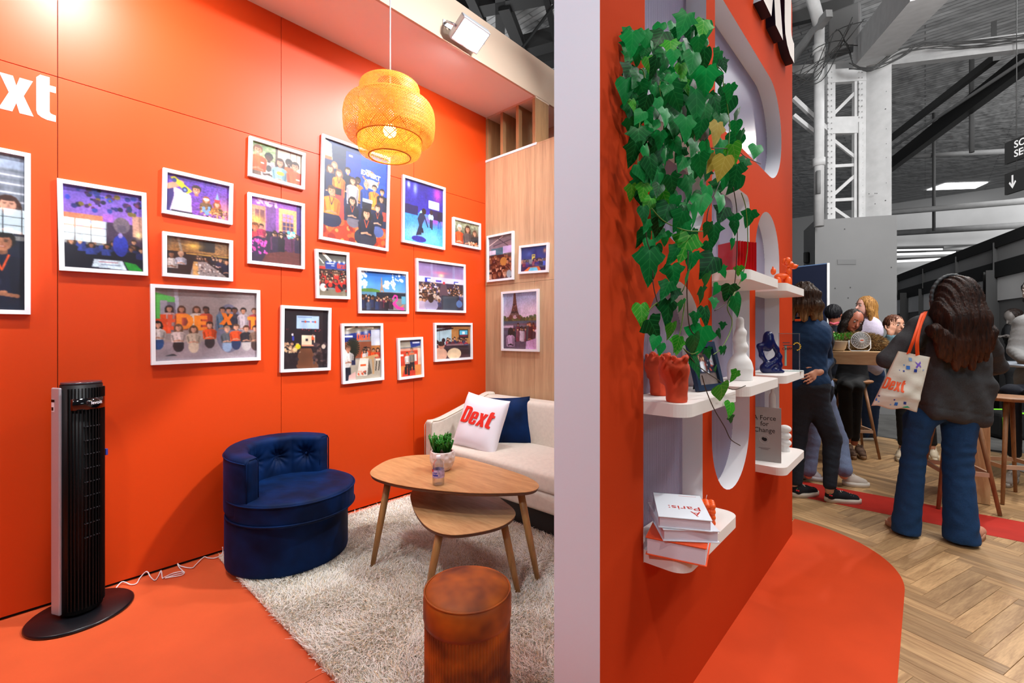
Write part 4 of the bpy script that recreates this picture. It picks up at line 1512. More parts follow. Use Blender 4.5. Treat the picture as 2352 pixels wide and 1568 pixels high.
def woven(prof, name, n_strips, width, parent, twist=1.1, phase=0.0):
    """two crossing families of flat strips following a profile of revolution (r, z)"""
    pr = np.array(prof)
    seg = np.r_[0, np.cumsum(np.linalg.norm(np.diff(pr, axis=0), axis=1))]
    m = 34
    s = np.linspace(0, seg[-1], m)
    R = np.interp(s, seg, pr[:, 0])
    Z = np.interp(s, seg, pr[:, 1])
    # angle advances more slowly where the radius is large
    da = np.r_[0, np.cumsum(np.diff(s) / np.maximum(0.06, (R[1:] + R[:-1]) / 2))] * twist
    vs, qs = [], []
    for fam in (1, -1):
        for i in range(n_strips):
            a0 = 2 * math.pi * (i + 0.5 * (fam < 0)) / n_strips + phase
            dbl = 1.0 if i % 8 else 1.7
            a = a0 + fam * da
            wa = width * dbl / np.maximum(R, 0.05) * 0.75
            off = 0.0012 * fam * np.cos(np.arange(m) * math.pi)
            b = len(vs)
            for j in range(m):
                for sgn in (-1, 1):
                    aa = a[j] + sgn * wa[j]
                    vs.append(((R[j] + off[j]) * math.cos(aa), (R[j] + off[j]) * math.sin(aa), Z[j]))
            for j in range(m - 1):
                qs.append((b + 2 * j, b + 2 * j + 1, b + 2 * j + 3, b + 2 * j + 2))
    o = obj(name, mesh_np(vs, qs, name, True), M_bamboo, parent)
    return o


outer_p = [(0.158, 0.088), (0.185, 0.080), (0.205, 0.088), (0.219, 0.113), (0.224, 0.16), (0.224, 0.20), (0.219, 0.232), (0.204, 0.260), (0.178, 0.277), (0.152, 0.284)]
inner_p = [(0.102, 0.0), (0.125, 0.003), (0.147, 0.014), (0.156, 0.04), (0.157, 0.09), (0.152, 0.15), (0.148, 0.25), (0.148, 0.342), (0.140, 0.362), (0.115, 0.373), (0.06, 0.377)]
woven(outer_p, 'outer_shade', 110, 0.0031, pend, 1.0)
woven(inner_p, 'inner_shade', 84, 0.0029, pend, 1.0, 0.3)
for r, z in ((0.102, 0.0), (0.158, 0.088), (0.151, 0.284)):
    obj('rim', MB().tube([(r * math.cos(a), r * math.sin(a), z) for a in np.linspace(0, 2 * math.pi, 48, endpoint=False)], 0.0035, 6, closed=True).mesh('rim'), mat('bamboo_rim', '#d8902c', rough=0.5), pend)
obj('bulb', MB().sphere((0, 0, 0.13), 0.033).mesh('bulb'), mat('bulb', '#ffe0a0', emit='#ffc870', estr=60), pend)
obj('lamp_socket', MB().lathe([(0.018, 0.16), (0.02, 0.17), (0.02, 0.22), (0.006, 0.24)], n=16).mesh('s'), M_white, pend)
obj('cord', MB().tube([(0, 0, 0.23), (0.001, 0.0, 0.6), (0.0, 0.001, 1.1), (0, 0, 1.615)], 0.0026, 6).mesh('c'), M_white, pend)
obj('cord', MB().tube([(0.007, 0, 0.23), (0.004, 0.0, 0.6), (0.006, 0.001, 1.1), (0.003, 0, 1.615)], 0.0022, 6).mesh('c'), M_white, pend)
pb = bpy.data.lights.new('pendant_bulb', 'POINT')
pb.energy = 24
pb.color = (1.0, 0.60, 0.22)
pb.shadow_soft_size = 0.035
po = bpy.data.objects.new('pendant_bulb', pb)
COL.objects.link(po)
po.location = (LP.x, LP.y, 2.165 + 0.13)
tr = MB().box((LP.x - 0.03, -3.5, 3.78), (LP.x + 0.03, 3.5, 3.84)).mesh('beam')
tagit(obj('lighting_beam', tr, mat('truss_grey', '#8a8c90', rough=0.4, metal=0.5)), 'grey beam over the lounge from which the bamboo lamp hangs', 'beam')
tagit(obj('support_post', MB().box((LP.x - 0.03, 3.5, 0), (LP.x + 0.03, 3.55, 3.84)).mesh('p'), mat('truss_grey', '#8a8c90')), 'grey post carrying the lighting beam behind the oak wall', 'post')
tagit(obj('support_post', MB().box((LP.x - 0.03, -3.56, 0), (LP.x + 0.03, -3.5, 3.84)).mesh('p'), mat('truss_grey', '#8a8c90')), 'grey post carrying the open end of the lighting beam', 'post')

# ---- tower fan
fan = thing('tower_fan', 'tall black tower fan with silver side strips on an oval base', 'fan', (-2.85, 0.225, 0), math.radians(25))
M_blk = mat('fan_black', '#070607', rough=0.5, spec=0.3)
M_sil = mat('fan_silver', '#b9b4bb', rough=0.35, metal=0.3)
prof = [(0.176, 0.0), (0.18, 0.004), (0.18, 0.010), (0.174, 0.016), (0.05, 0.019), (0.001, 0.02)]
obj('base', MB().lathe(prof, n=64, sx=0.98, sy=1.05).mesh('base'), mat('fan_base', '#121216', rough=0.28), fan)
# body: local +x is the grille side
bodyp = [(0.068 * math.cos(a) * (0.98 if math.cos(a) > 0 else 1.0), 0.074 * math.sin(a)) for a in np.linspace(-math.pi, math.pi, 48, endpoint=False)]
bodyp = [(max(-0.055, x), y) for x, y in bodyp]
obj('fan_body', MB().prism(bodyp, 0.03, 1.045, smooth=True).mesh('body'), M_blk, fan)
obj('fan_neck', MB().lathe([(0.05, 0.018), (0.055, 0.03), (0.055, 0.034)], n=24).mesh('neck'), M_blk, fan)
obj('top_cap', MB().prism([(x * 0.97, y * 0.97) for x, y in bodyp], 1.045, 1.056, smooth=True).mesh('cap'), mat('fan_top', '#3a3238', rough=0.2), fan)
for s in (-1, 1):
    mb = MB().box((-0.052, s * 0.079 - 0.006, 0.035), (0.004, s * 0.079 + 0.006, 1.035), 0.005)
    obj('side_strip', mb.mesh('strip'), M_sil, fan)
mb = MB()
na = 15
for i in range(na):
    a = math.radians(-62 + 124 * i / (na - 1))
    x, y = 0.071 * math.cos(a), 0.076 * math.sin(a)
    R = Matrix.Translation((x, y, 0)) @ Matrix.Rotation(a, 4, 'Z')
    mb.box((-0.006, -0.0018, 0.05), (0.005, 0.0018, 1.03), M=R)
obj('grille_slat', mb.mesh('slats'), M_blk, fan, kind='stuff')
mb = MB()
for i in range(9):
    z = 0.36 + i * 0.062
    mb.box((0.05, -0.028, z), (0.0715, 0.03, z + 0.004), 0.001)
obj('grille_rung', mb.mesh('rungs'), mat('fan_grey', '#2a2a2e', rough=0.4), fan, kind='stuff')
scr = MB().prism([(0.0785 * math.cos(a), 0.081 * math.sin(a)) for a in np.linspace(-0.95, 0.95, 14)] + [(0.06 * math.cos(a), 0.06 * math.sin(a)) for a in np.linspace(0.95, -0.95, 14)], 0.935, 0.985, smooth=True)
obj('display_band', scr.mesh('scr'), mat('fan_display', '#08080a', rough=0.08, coat=0.5), fan)
tm = text_mesh('levoit', 0.021, 0.0003, 'CENTER', bold=0.0003)
tm.transform(Matrix.Translation((0.0795, 0.012, 0.957)) @ Matrix.Rotation(math.radians(8), 4, 'Z') @ Matrix(((0, 0, 1, 0), (1, 0, 0, 0), (0, 1, 0, 0), (0, 0, 0, 1))))
obj('lettering', tm, mat('print_white', '#dfe2e8', rough=0.5), fan)
lb = MB().box((-0.045, -0.0858, 0.93), (-0.028, -0.0852, 0.985)).mesh('sticker')
obj('sticker', lb, mat('sticker_white', '#efeaf0'), fan)
for q0, q1 in (((-0.046, -0.0862, 0.972), (-0.026, -0.0857, 0.984)), ((-0.044, -0.0862, 0.935), (-0.032, -0.0857, 0.95))):
    obj('sticker_print', MB().box(q0, q1).mesh('sticker_print'), M_blk, fan)
obj('usb_stick', MB().box((0.005, 0.084, 0.70), (0.02, 0.094, 0.73), 0.002).mesh('usb'), mat('blue_plastic', '#2a3a90'), fan)

# ---- white cable along the wall
pts_px = [(262, 1356), (280, 1336), (300, 1342), (314, 1339), (322, 1326), (337, 1312), (346, 1325), (356, 1332), (364, 1322), (370, 1310), (373, 1327), (378, 1325), (398, 1316), (420, 1312), (423, 1316),
          (415, 1321), (392, 1325), (380, 1327), (400, 1320), (421, 1314), (412, 1303), (408, 1294), (416, 1300), (440, 1304), (450, 1296), (468, 1279), (478, 1281), (495, 1281), (508, 1273), (512, 1266), (511, 1256)]
cp = []
for i, (u, v) in enumerate(pts_px):
    q = on_z(u, v, 0.006)
    if q.x < WX + 0.012:
        q = on_x(u, v, WX + 0.012)
    if i == len(pts_px) - 1:
        q = on_x(u, v, WX + 0.012)
    cp.append(q)


def smooth_path(P, n=5):
    out = []
    m = len(P)
    for i in range(m - 1):
        p0, p1, p2, p3 = P[max(0, i - 1)], P[i], P[i + 1], P[min(m - 1, i + 2)]
        for k_ in range(n):
            t = k_ / n
            out.append(0.5 * ((2 * p1) + (p2 - p0) * t + (2 * p0 - 5 * p1 + 4 * p2 - p3) * t * t + (3 * p1 - p0 - 3 * p2 + p3) * t ** 3))
    out.append(P[-1])
    return out


cp = [Vector((max(WX + 0.004, p.x), p.y, max(0.003, p.z))) for p in smooth_path(cp)]
tagit(obj('power_cable', MB().tube(cp, 0.0028, 6).mesh('cable'), mat('cable_white', '#f0e8ea', rough=0.4)), 'thin white cable snaking along the foot of the orange wall', 'cable')
lp = [on_z(134, 1398, 0.004), on_x(122, 1394, WX + 0.006), on_x(121, 1386, WX + 0.006), on_x(131, 1382, WX + 0.01)]
tagit(obj('power_cable', MB().tube(smooth_path(lp), 0.0028, 6).mesh('cable'), mat('cable_white', '#f0e8ea')), 'short loop of white cable behind the tower fan', 'cable')

# ---- shaggy rug
k = NT('shag')
_at = k.n('ShaderNodeAttribute')
_at.attribute_name = 'Col'
k.l(_at.outputs['Color'], k.b.inputs['Base Color'])
k.b.inputs['Roughness'].default_value = 0.75
k.b.inputs['Sheen Weight'].default_value = 0.2
M_shag = k.m
RX0, RX1, RY0, RY1 = -2.95, -0.86, 0.80, 2.27
rug = thing('shaggy_rug', 'cream shaggy rug on the orange floor under the coffee tables', 'rug', (0, 0, 0))
obj('backing', MB().box((RX0, RY0, 0.0005), (RX1, RY1, 0.012), 0.004).mesh('backing'), mat('rug_backing', '#b8ab9a', rough=0.9), rug)
rng = np.random.RandomState(5)
NB = 150000
bx = rng.uniform(RX0 - 0.004, RX1 + 0.004, NB)
by = rng.uniform(RY0 - 0.004, RY1 + 0.004, NB)
lean = np.stack([vnoise(np.stack([bx, by, bx * 0], -1), 9, 3), vnoise(np.stack([bx, by, bx * 0], -1), 9, 8)], -1) * 1.2 + rng.normal(size=(NB, 2)) * 0.65
L = rng.uniform(0.016, 0.034, NB)
lean = lean * (L * 0.8)[:, None]
th = rng.uniform(0, 6.28, NB)
wv = np.stack([np.cos(th), np.sin(th)], -1) * 0.0014
root = np.stack([bx, by, np.full(NB, 0.010)], -1)
mid = root + np.stack([lean[:, 0] * .35, lean[:, 1] * .35, L * 0.62], -1)
tip = root + np.stack([lean[:, 0], lean[:, 1], L * rng.uniform(.65, 1.0, NB)], -1)
w3 = np.concatenate([wv, np.zeros((NB, 1))], 1)
V = np.stack([root - w3, root + w3, mid + w3, mid - w3, tip + w3 * .5, tip - w3 * .5], 1).reshape(-1, 3)
V[:, 2] = np.maximum(V[:, 2], 0.004)
b0 = np.arange(NB)[:, None] * 6
Q = np.concatenate([b0 + np.array([[0, 1, 2, 3]]), b0 + np.array([[3, 2, 4, 5]])], 1).reshape(-1, 4)
me = mesh_np(V, Q, 'pile', False)
ca = me.color_attributes.new('Col', 'FLOAT_COLOR', 'POINT')
base = lin(hx('#fcf8ee'))[None, :] * (0.86 + 0.18 * rng.rand(NB))[:, None]
tan = lin(hx('#ead6b0'))[None, :]
mtan = (rng.rand(NB) < 0.14)[:, None]
cc = np.where(mtan, tan, base)
shade = np.ones(6)
C = np.ones((NB, 6, 4), dtype=np.float32)
C[:, :, :3] = np.clip(cc[:, None, :] * shade[None, :, None], 0, 1)
ca.data.foreach_set('color', C.ravel())
obj('pile', me, M_shag, rug, kind='stuff')
RUGZ = 0.026

# ---- blue velvet tub chair
k = NT('blue_velvet')
k.b.inputs['Base Color'].default_value = (0.002, 0.016, 0.085, 1)
k.b.inputs['Roughness'].default_value = 0.62
k.b.inputs['Sheen Weight'].default_value = 0.06
k.b.inputs['Specular IOR Level'].default_value = 0.12
k.b.inputs['Sheen Roughness'].default_value = 0.35
k.b.inputs['Sheen Tint'].default_value = (0.01, 0.16, 0.9, 1)
v_ = k.coord('Object')
n_ = k.n('ShaderNodeTexNoise')
n_.inputs['Scale'].default_value = 7
k.l(v_, n_.inputs['Vector'])
k.l(k.ramp(n_.outputs[0], [(0.35, (0.0003, 0.006, 0.028, 1)), (0.7, (0.0006, 0.016, 0.080, 1))]), k.b.inputs['Base Color'])
M_vel = k.m
CHC = Vector((-2.703, 1.083, 0))
chair = thing('tub_chair', 'round dark blue velvet tub chair against the orange wall', 'armchair', CHC, math.radians(18))
R0 = 0.325
s = SDF(0.02)
s.fn(lambda P: np.maximum(np.hypot(P[..., 0], P[..., 1] * 0.98) - (R0 - 0.012 - 0.02 * np.clip((0.05 - P[..., 2]) / 0.05, 0, 1) ** 2), np.abs(P[..., 2] - 0.165) - 0.135) , (-0.34, -0.34, 0.02), (0.34, 0.34, 0.31), k=0)
obj('base', s.mesh(0.009), M_vel, chair)
obj('plinth', MB().lathe([(0.27, 0.002), (0.27, 0.035)], n=40).mesh('pl'), M_blk, chair)


def seat_f(P):
    x, y, z = P[..., 0] - 0.03, P[..., 1], P[..., 2]
    r = np.hypot(x * 0.97, y * 1.0)
    dome = 0.012 * (1 - np.clip(r / 0.33, 0, 1) ** 2)
    d = np.stack([r - (0.325 - 0.02), np.abs(z - 0.352 - dome / 2) - (0.045 + dome / 2)], -1)
    q = np.maximum(d, 0)
    return np.linalg.norm(q, axis=-1) + np.minimum(d.max(-1), 0) - 0.018


s = SDF(0)
s.fn(seat_f, (-0.31, -0.35, 0.29), (0.38, 0.35, 0.44), k=0)
seat = obj('seat_cushion', s.mesh(0.008, disp=lambda P: 0.0022 * vnoise(P, 22, 4) + 0.0015 * vnoise(P * np.array([1, 3, 1]), 40, 2)), M_vel, chair)
pr = [(0.03 + 0.334 * math.cos(a), 0.328 * math.sin(a), 0.402) for a in np.linspace(-2.2, 2.2, 50)]
obj('piping', MB().tube(pr, 0.0045, 6).tube([(x, y, 0.306) for x, y, z in pr], 0.0045, 6).mesh('piping'), M_vel, seat)

BA = math.radians(104)
BF_ = math.radians(86)


def back_f(P):
    x, y, z = P[..., 0] * 1.0, P[..., 1], P[..., 2]
    ang_ = np.arctan2(y, -x)            # 0 at the back
    r = np.hypot(x, y)
    thick = 0.052 + 0.016 * np.cos(ang_ * 1.1)
    # puffed tufting on the inner side
    tuft = np.zeros_like(r)
    for a0 in (-1.12, -0.37, 0.37, 1.12):
        tuft += np.exp(-(((ang_ - a0) * 0.27 / 0.055) ** 2 + ((z - 0.53) / 0.045) ** 2)) * 0.032
    creases = 0.006 * np.exp(-((np.abs(np.abs(ang_) - 0.75)) * 0.27 / 0.012) ** 2)
    rc = R0 - 0.004 - thick
    inner = np.where(r < rc, tuft + creases, 0)
    top = 0.655 - 0.020 * np.clip(np.abs(ang_) / BA, 0, 1) ** 2
    d = np.stack([np.abs(r - rc) - thick + 0.03 + inner, np.abs(z - (top + 0.31) / 2) - (top - 0.31) / 2 + 0.03, np.where(ang_ > 0, ang_ - BF_, -ang_ - BA) * np.maximum(r, 0.1) + 0.03], -1)
    q = np.maximum(d, 0)
    return np.linalg.norm(q, axis=-1) + np.minimum(d.max(-1), 0) - 0.03


s = SDF(0)
s.fn(back_f, (-0.36, -0.36, 0.29), (0.16, 0.36, 0.68), k=0)


def wr(P):
    a = np.arctan2(P[..., 1], -P[..., 0])
    r = np.hypot(P[..., 0], P[..., 1])
    out = np.zeros(P.shape[:-1])
    for a0 in (-1.12, -0.37, 0.37, 1.12):
        dx, dz = (a - a0) * 0.27, P[..., 2] - 0.53
        ph = np.arctan2(dz, dx)
        rr = np.hypot(dx, dz)
        out += np.sin(ph * 11 + 3 * a0) * np.exp(-(rr / 0.07) ** 2) * np.clip(rr / 0.02, 0, 1)
    return np.where(r < 0.27, out * 0.0055, 0.0) + 0.001 * vnoise(P, 60, 5)


back = obj('back_cushion', s.mesh(0.0065, disp=wr), M_vel, chair)
mb = MB()
for sgn in (-1, 1):
    a = (BF_ if sgn > 0 else -BA) * 0.985
    ring = []
    for (r, z) in ((0.318, 0.325), (0.318, 0.61), (0.305, 0.63), (0.255, 0.63), (0.24, 0.61), (0.24, 0.42)):
        ring.append((-r * math.cos(a), r * math.sin(a), z))
    mb.tube(ring, 0.0035, 6)
arcp = [(-0.322 * math.cos(a), 0.322 * math.sin(a), 0.628 - 0.018 * (abs(a) / BA) ** 2) for a in np.linspace(-BA * .97, BF_ * .97, 50)]
mb.tube(arcp, 0.0035, 6)
obj('piping', mb.mesh('piping'), M_vel, back)
mb = MB()
for a0 in (-1.12, -0.37, 0.37, 1.12):
    r = 0.231
    mb.sphere((-r * math.cos(a0), r * math.sin(a0), 0.53), 0.010, 10, 8)
obj('button', mb.mesh('buttons'), M_vel, back)

# ---- coffee tables
M_tt = wood('table_oak', '#a87848', '#c99a68', scale=(2.0, 12, 3), rough=0.4, fine=0.7)
M_tt2 = wood('table_oak_low', '#b8895a', '#d9b07c', scale=(2.0, 12, 3), rough=0.42, fine=0.7)
M_leg = wood('leg_oak', '#8f6538', '#b58850', scale=(12, 12, 1.5), rough=0.45)
M_edge = mat('walnut_edge', '#6a4a34', rough=0.5)


def catmull_closed(P, n=8):
    out = []
    m = len(P)
    for i in range(m):
        p0, p1, p2, p3 = P[i - 1], P[i], P[(i + 1) % m], P[(i + 2) % m]
        for k_ in range(n):
            t = k_ / n
            out.append(tuple(0.5 * ((2 * p1[j]) + (p2[j] - p0[j]) * t + (2 * p0[j] - 5 * p1[j] + 4 * p2[j] - p3[j]) * t * t + (3 * p1[j] - p0[j] - 3 * p2[j] + p3[j]) * t ** 3) for j in (0, 1)))
    return out


def coffee_table(label, outline_px, z, legs, m):
    P = [on_z(u, v, z) for u, v in outline_px]
    c = sum((p for p in P), Vector()) / len(P)
    t = thing('coffee_table', label, 'table', (c.x, c.y, 0), 0, 'nest of oak coffee tables')
    poly = catmull_closed([(p.x - c.x, p.y - c.y) for p in P])
    if sum(a[0] * b[1] - b[0] * a[1] for a, b in zip(poly, poly[1:] + poly[:1])) < 0:
        poly = poly[::-1]
    top = MB().prism(poly, z - 0.003, z).mesh('top')
    obj('tabletop', top, m, t)
    low = [(x * 0.985, y * 0.985) for x, y in poly]
    obj('tabletop_edge', MB().prism(low, z - 0.018, z - 0.003, smooth=True).mesh('edge'), M_edge, t)
    for (tu, tv, fu, fv) in legs:
        a = on_z(tu, tv, z - 0.02)
        b = on_z(fu, fv, RUGZ - 0.012)
        a = Vector((a.x - c.x, a.y - c.y, z - 0.019))
        b = Vector((b.x - c.x, b.y - c.y, RUGZ - 0.012))
        obj('leg', MB().tube([a, a.lerp(b, 0.5), b], [0.019, 0.018, 0.0125], 14).mesh('leg'), M_leg, t)
    return t, c


top_px = [(850, 1087), (868, 1068), (905, 1052), (970, 1044), (1050, 1048), (1130, 1068), (1205, 1092), (1237, 1112), (1226, 1126), (1180, 1131), (1080, 1131), (960, 1120), (880, 1104)]
ct, ctc = coffee_table('taller pebble-shaped oak coffee table holding the pot plant and bottle', top_px, 0.50,
                       [(893, 1098, 855, 1303), (1195, 1126, 1236, 1336), (1015, 1062, 997, 1216)], M_tt)
low_px = [(946, 1128), (944, 1150), (958, 1183), (985, 1212), (1030, 1227), (1090, 1223), (1150, 1208), (1180, 1188), (1182, 1172), (1160, 1152), (1120, 1126), (1050, 1108), (975, 1108)]
coffee_table('lower pebble-shaped oak coffee table tucked under the taller one', low_px, 0.365,
             [(1010, 1222, 980, 1376), (1156, 1196, 1190, 1362), (1060, 1120, 1085, 1228)], M_tt2)

# ---- pot plant on the table
M_pot = mat('dimpled_white_glaze', '#e6dcd8', rough=0.22, coat=0.4)
pp = on_z(1016, 1078, 0.50)
plant = thing('potted_succulent', 'green finger succulent in a dimpled white pot on the coffee table', 'plant', (pp.x, pp.y, 0.50))
s = SDF(0)


def pot_f(P):
    x, y, z = P[..., 0], P[..., 1], P[..., 2]
    r = np.hypot(x, y)
    R = 0.040 + 0.032 * np.sin(np.clip((z + 0.002) / 0.12, 0, 1) * math.pi * 0.78) ** 0.8
    a = np.arctan2(y, x)
    row = np.floor(z / 0.026)
    ph = a * 9 + row * math.pi
    dim = 0.0045 * np.clip(np.cos(ph), 0, 1) * np.clip(np.sin((z / 0.026 - row) * math.pi), 0, 1)
    d = np.maximum(r - R + dim, np.abs(z - 0.054) - 0.054)
    return np.maximum(d, -np.maximum(r - R + 0.009, 0.088 - z))


s.fn(pot_f, (-0.08, -0.08, 0), (0.08, 0.08, 0.11), k=0)
obj('pot', s.mesh(0.0022), M_pot, plant)
obj('soil', MB().lathe([(0.055, 0.085), (0.055, 0.094), (0.001, 0.098)], n=24).mesh('soil'), mat('soil', '#3a2418', rough=0.9), plant)
M_succ = mat('succulent_green', '#2a7a20', rough=0.35, noise=(30, 0.5))
rg = random.Random(3)
for cx_, n_ in ((-0.030, 30), (0.026, 46)):
    mb = MB()
    for i in range(n_):
        a = rg.uniform(0, 6.28)
        sp = rg.uniform(0, 0.05)
        d = Vector((math.cos(a) * sp * 0.8, math.sin(a) * sp * 0.8, rg.uniform(0.06, 0.115)))
        b = Vector((cx_ * CY + math.cos(a) * sp * .2, cx_ * SY + math.sin(a) * sp * .2, 0.09))
        mb.tube([b, b + d * 0.5 + Vector((rg.uniform(-.006, .006), rg.uniform(-.006, .006), 0)), b + d], [0.004, 0.0042, 0.0035], 6)
        for j in range(5):
            q = b + d * rg.uniform(0.35, 0.9)
            e = Vector((rg.uniform(-1, 1), rg.uniform(-1, 1), 1.6)).normalized() * rg.uniform(0.015, 0.028)
            mb.tube([q, q + e], [0.0035, 0.0032], 5)
    obj('stem', mb.mesh('stem'), M_succ, plant)

# ---- small water bottle
bp = on_z(1007, 1112, 0.50)
bot = thing('water_bottle', 'small clear plastic water bottle in front of the pot on the table', 'bottle', (bp.x, bp.y, 0.50))
k = NT('clear_plastic')
for nd in list(k.t.nodes):
    if nd.type == 'BSDF_PRINCIPLED':
        k.t.nodes.remove(nd)
_tr = k.n('ShaderNodeBsdfTransparent')
_tr.inputs[0].default_value = (0.93, 0.94, 0.97, 1)
_gl = k.n('ShaderNodeBsdfGlossy')
_gl.inputs['Roughness'].default_value = 0.06
_lw = k.n('ShaderNodeLayerWeight')
_lw.inputs[0].default_value = 0.35
_mx = k.n('ShaderNodeMixShader')
k.l(_lw.outputs['Facing'], _mx.inputs[0])
k.l(_tr.outputs[0], _mx.inputs[1])
k.l(_gl.outputs[0], _mx.inputs[2])
k.l(_mx.outputs[0], k.out.inputs['Surface'])
M_clear = k.m
obj('bottle_body', MB().lathe([(0.020, 0.0), (0.030, 0.003), (0.031, 0.03), (0.0295, 0.035), (0.031, 0.04), (0.031, 0.085), (0.029, 0.10), (0.022, 0.118), (0.012, 0.128), (0.011, 0.138)], n=28).mesh('b'), M_clear, bot)
obj('water', MB().lathe([(0.018, 0.002), (0.029, 0.004), (0.0295, 0.06)], n=28).mesh('w'), M_clear, bot)
lab = MB().lathe([(0.0314, 0.040), (0.0314, 0.080)], n=28, cap=False).mesh('lab')
obj('paper_label', lab, mat('bottle_label', '#c9b8dc', rough=0.5, noise=(60, 0.5)), bot)
mb = MB()
for a0, z0, w_, h_ in ((-1.9, 0.070, .35, .012), ):
    pts_ = [(0.0318 * math.cos(a), 0.0318 * math.sin(a)) for a in np.linspace(a0 - w_, a0 + w_, 8)]
    for (x0, y0), (x1, y1) in zip(pts_[:-1], pts_[1:]):
        f = [mb.bm.verts.new(c_) for c_ in ((x0, y0, z0), (x1, y1, z0), (x1, y1, z0 + h_), (x0, y0, z0 + h_))]
        mb.bm.faces.new(f)
obj('red_tab', mb.mesh('tab'), mat('label_red', '#c8202c'), bot)
mb = MB()
for a0, z0, w_, h_ in ((-1.25, 0.050, .5, .008), (-1.25, 0.064, .4, .004)):
    pts_ = [(0.0318 * math.cos(a), 0.0318 * math.sin(a)) for a in np.linspace(a0 - w_, a0 + w_, 8)]
    for (x0, y0), (x1, y1) in zip(pts_[:-1], pts_[1:]):
        f = [mb.bm.verts.new(c_) for c_ in ((x0, y0, z0), (x1, y1, z0), (x1, y1, z0 + h_), (x0, y0, z0 + h_))]
        mb.bm.faces.new(f)
obj('label_print', mb.mesh('tab2'), mat('label_blue', '#3a48b0'), bot)
obj('cap', MB().lathe([(0.0125, 0.132), (0.013, 0.135), (0.013, 0.146), (0.011, 0.149)], n=20).mesh('c'), mat('cap_white', '#f2f2f6', rough=0.3), bot)

# ---- sofa
M_sofa = mat('sofa_cream', '#cfc5b8', rough=0.85, noise=(40, 0.06), bump=(350, 0.25, 0.002), sheen=0.2)
sofa = thing('sofa', 'cream fabric sofa with sloping arms against the oak wall', 'sofa', (-2.93, 2.2, 0))
SW = 1.95   # width
k_ = 0
obj('sofa_plinth', MB().box((0.06, 0.06, 0.0), (SW - 0.06, 0.70, 0.17)).mesh('pl'), mat('sofa_base_black', '#101012', rough=0.5), sofa)
s = SDF(0)
s.box((SW / 2, 0.36, 0.235), (SW / 2 - 0.01, 0.345, 0.068), 0.018, k=0)
obj('seat_frame', s.mesh(0.012), M_sofa, sofa)
for nm, x0 in (('arm', 0.0), ('arm', SW - 0.085)):
    def arm_f(P, x0=x0):
        x, y, z = P[..., 0], P[..., 1], P[..., 2]
        top = 0.595 + 0.165 * np.clip((y - 0.10) / 0.56, 0, 1) ** 1.1
        bend = 0.02 * (1 - np.clip(y / 0.06, 0, 1)) ** 2
        d = np.stack([np.abs(x - x0 - 0.042) - 0.042 + 0.02, np.abs(y - 0.365) - 0.365 + 0.02 + bend, (z - top) * 0.96 + 0.02, 0.168 - z + 0.02], -1)
        q = np.maximum(d, 0)
        return np.linalg.norm(q, axis=-1) + np.minimum(d.max(-1), 0) - 0.02
    s = SDF(0)
    s.fn(arm_f, (x0 - 0.01, -0.01, 0.16), (x0 + 0.095, 0.74, 0.77), k=0)
    ao = obj(nm, s.mesh(0.0085), M_sofa, sofa)
    pth = [(x0 + 0.006, 0.006, 0.19), (x0 + 0.006, 0.004, 0.56), (x0 + 0.006, 0.03, 0.592)] + [(x0 + 0.006, y, 0.589 + 0.165 * max(0, (y - 0.10) / 0.56) ** 1.1) for y in (0.08, 0.15, 0.25, 0.35, 0.45, 0.55, 0.64)]
    pth2 = [(x + 0.073, y, z) for x, y, z in pth]
    obj('piping', MB().tube(pth, 0.003, 6).tube(pth2, 0.003, 6).mesh('p'), mat('sofa_piping', '#b5a28a', rough=0.9), ao)


def bk_f(P):
    x, y, z = P[..., 0], P[..., 1], P[..., 2]
    front = 0.545 - 0.12 * (0.45 - z) * 0.8
    d = np.stack([np.abs(x - SW / 2) - SW / 2 + 0.10, -(y - front) + 0.035 - 0.012 * np.sin(np.clip((z - .4) / .34, 0, 1) * math.pi), y - 0.735 + 0.02, z - 0.745 + 0.035, 0.2 - z], -1)
    q = np.maximum(d, 0)
    return np.linalg.norm(q, axis=-1) + np.minimum(d.max(-1), 0) - 0.03


s = SDF(0)
s.fn(bk_f, (0.06, 0.40, 0.18), (SW - 0.06, 0.76, 0.77), k=0)
obj('backrest', s.mesh(0.013, disp=lambda P: 0.0015 * vnoise(P, 12, 7)), M_sofa, sofa)


def st_f(P):
    x, y, z = P[..., 0], P[..., 1], P[..., 2]
    top = 0.425 + 0.014 * np.sin(np.clip((y - 0.0) / 0.5, 0, 1) * math.pi)
    d = np.stack([np.abs(x - SW / 2) - (SW / 2 - 0.09) + 0.03, np.abs(y - 0.28) - 0.28 + 0.03, z - top + 0.03, 0.305 - z + 0.02], -1)
    q = np.maximum(d, 0)
    return np.linalg.norm(q, axis=-1) + np.minimum(d.max(-1), 0) - 0.03


s = SDF(0)
s.fn(st_f, (0.07, -0.02, 0.29), (SW - 0.07, 0.60, 0.46), k=0)
obj('seat_cushion', s.mesh(0.012, disp=lambda P: 0.002 * vnoise(P, 14, 9)), M_sofa, sofa)


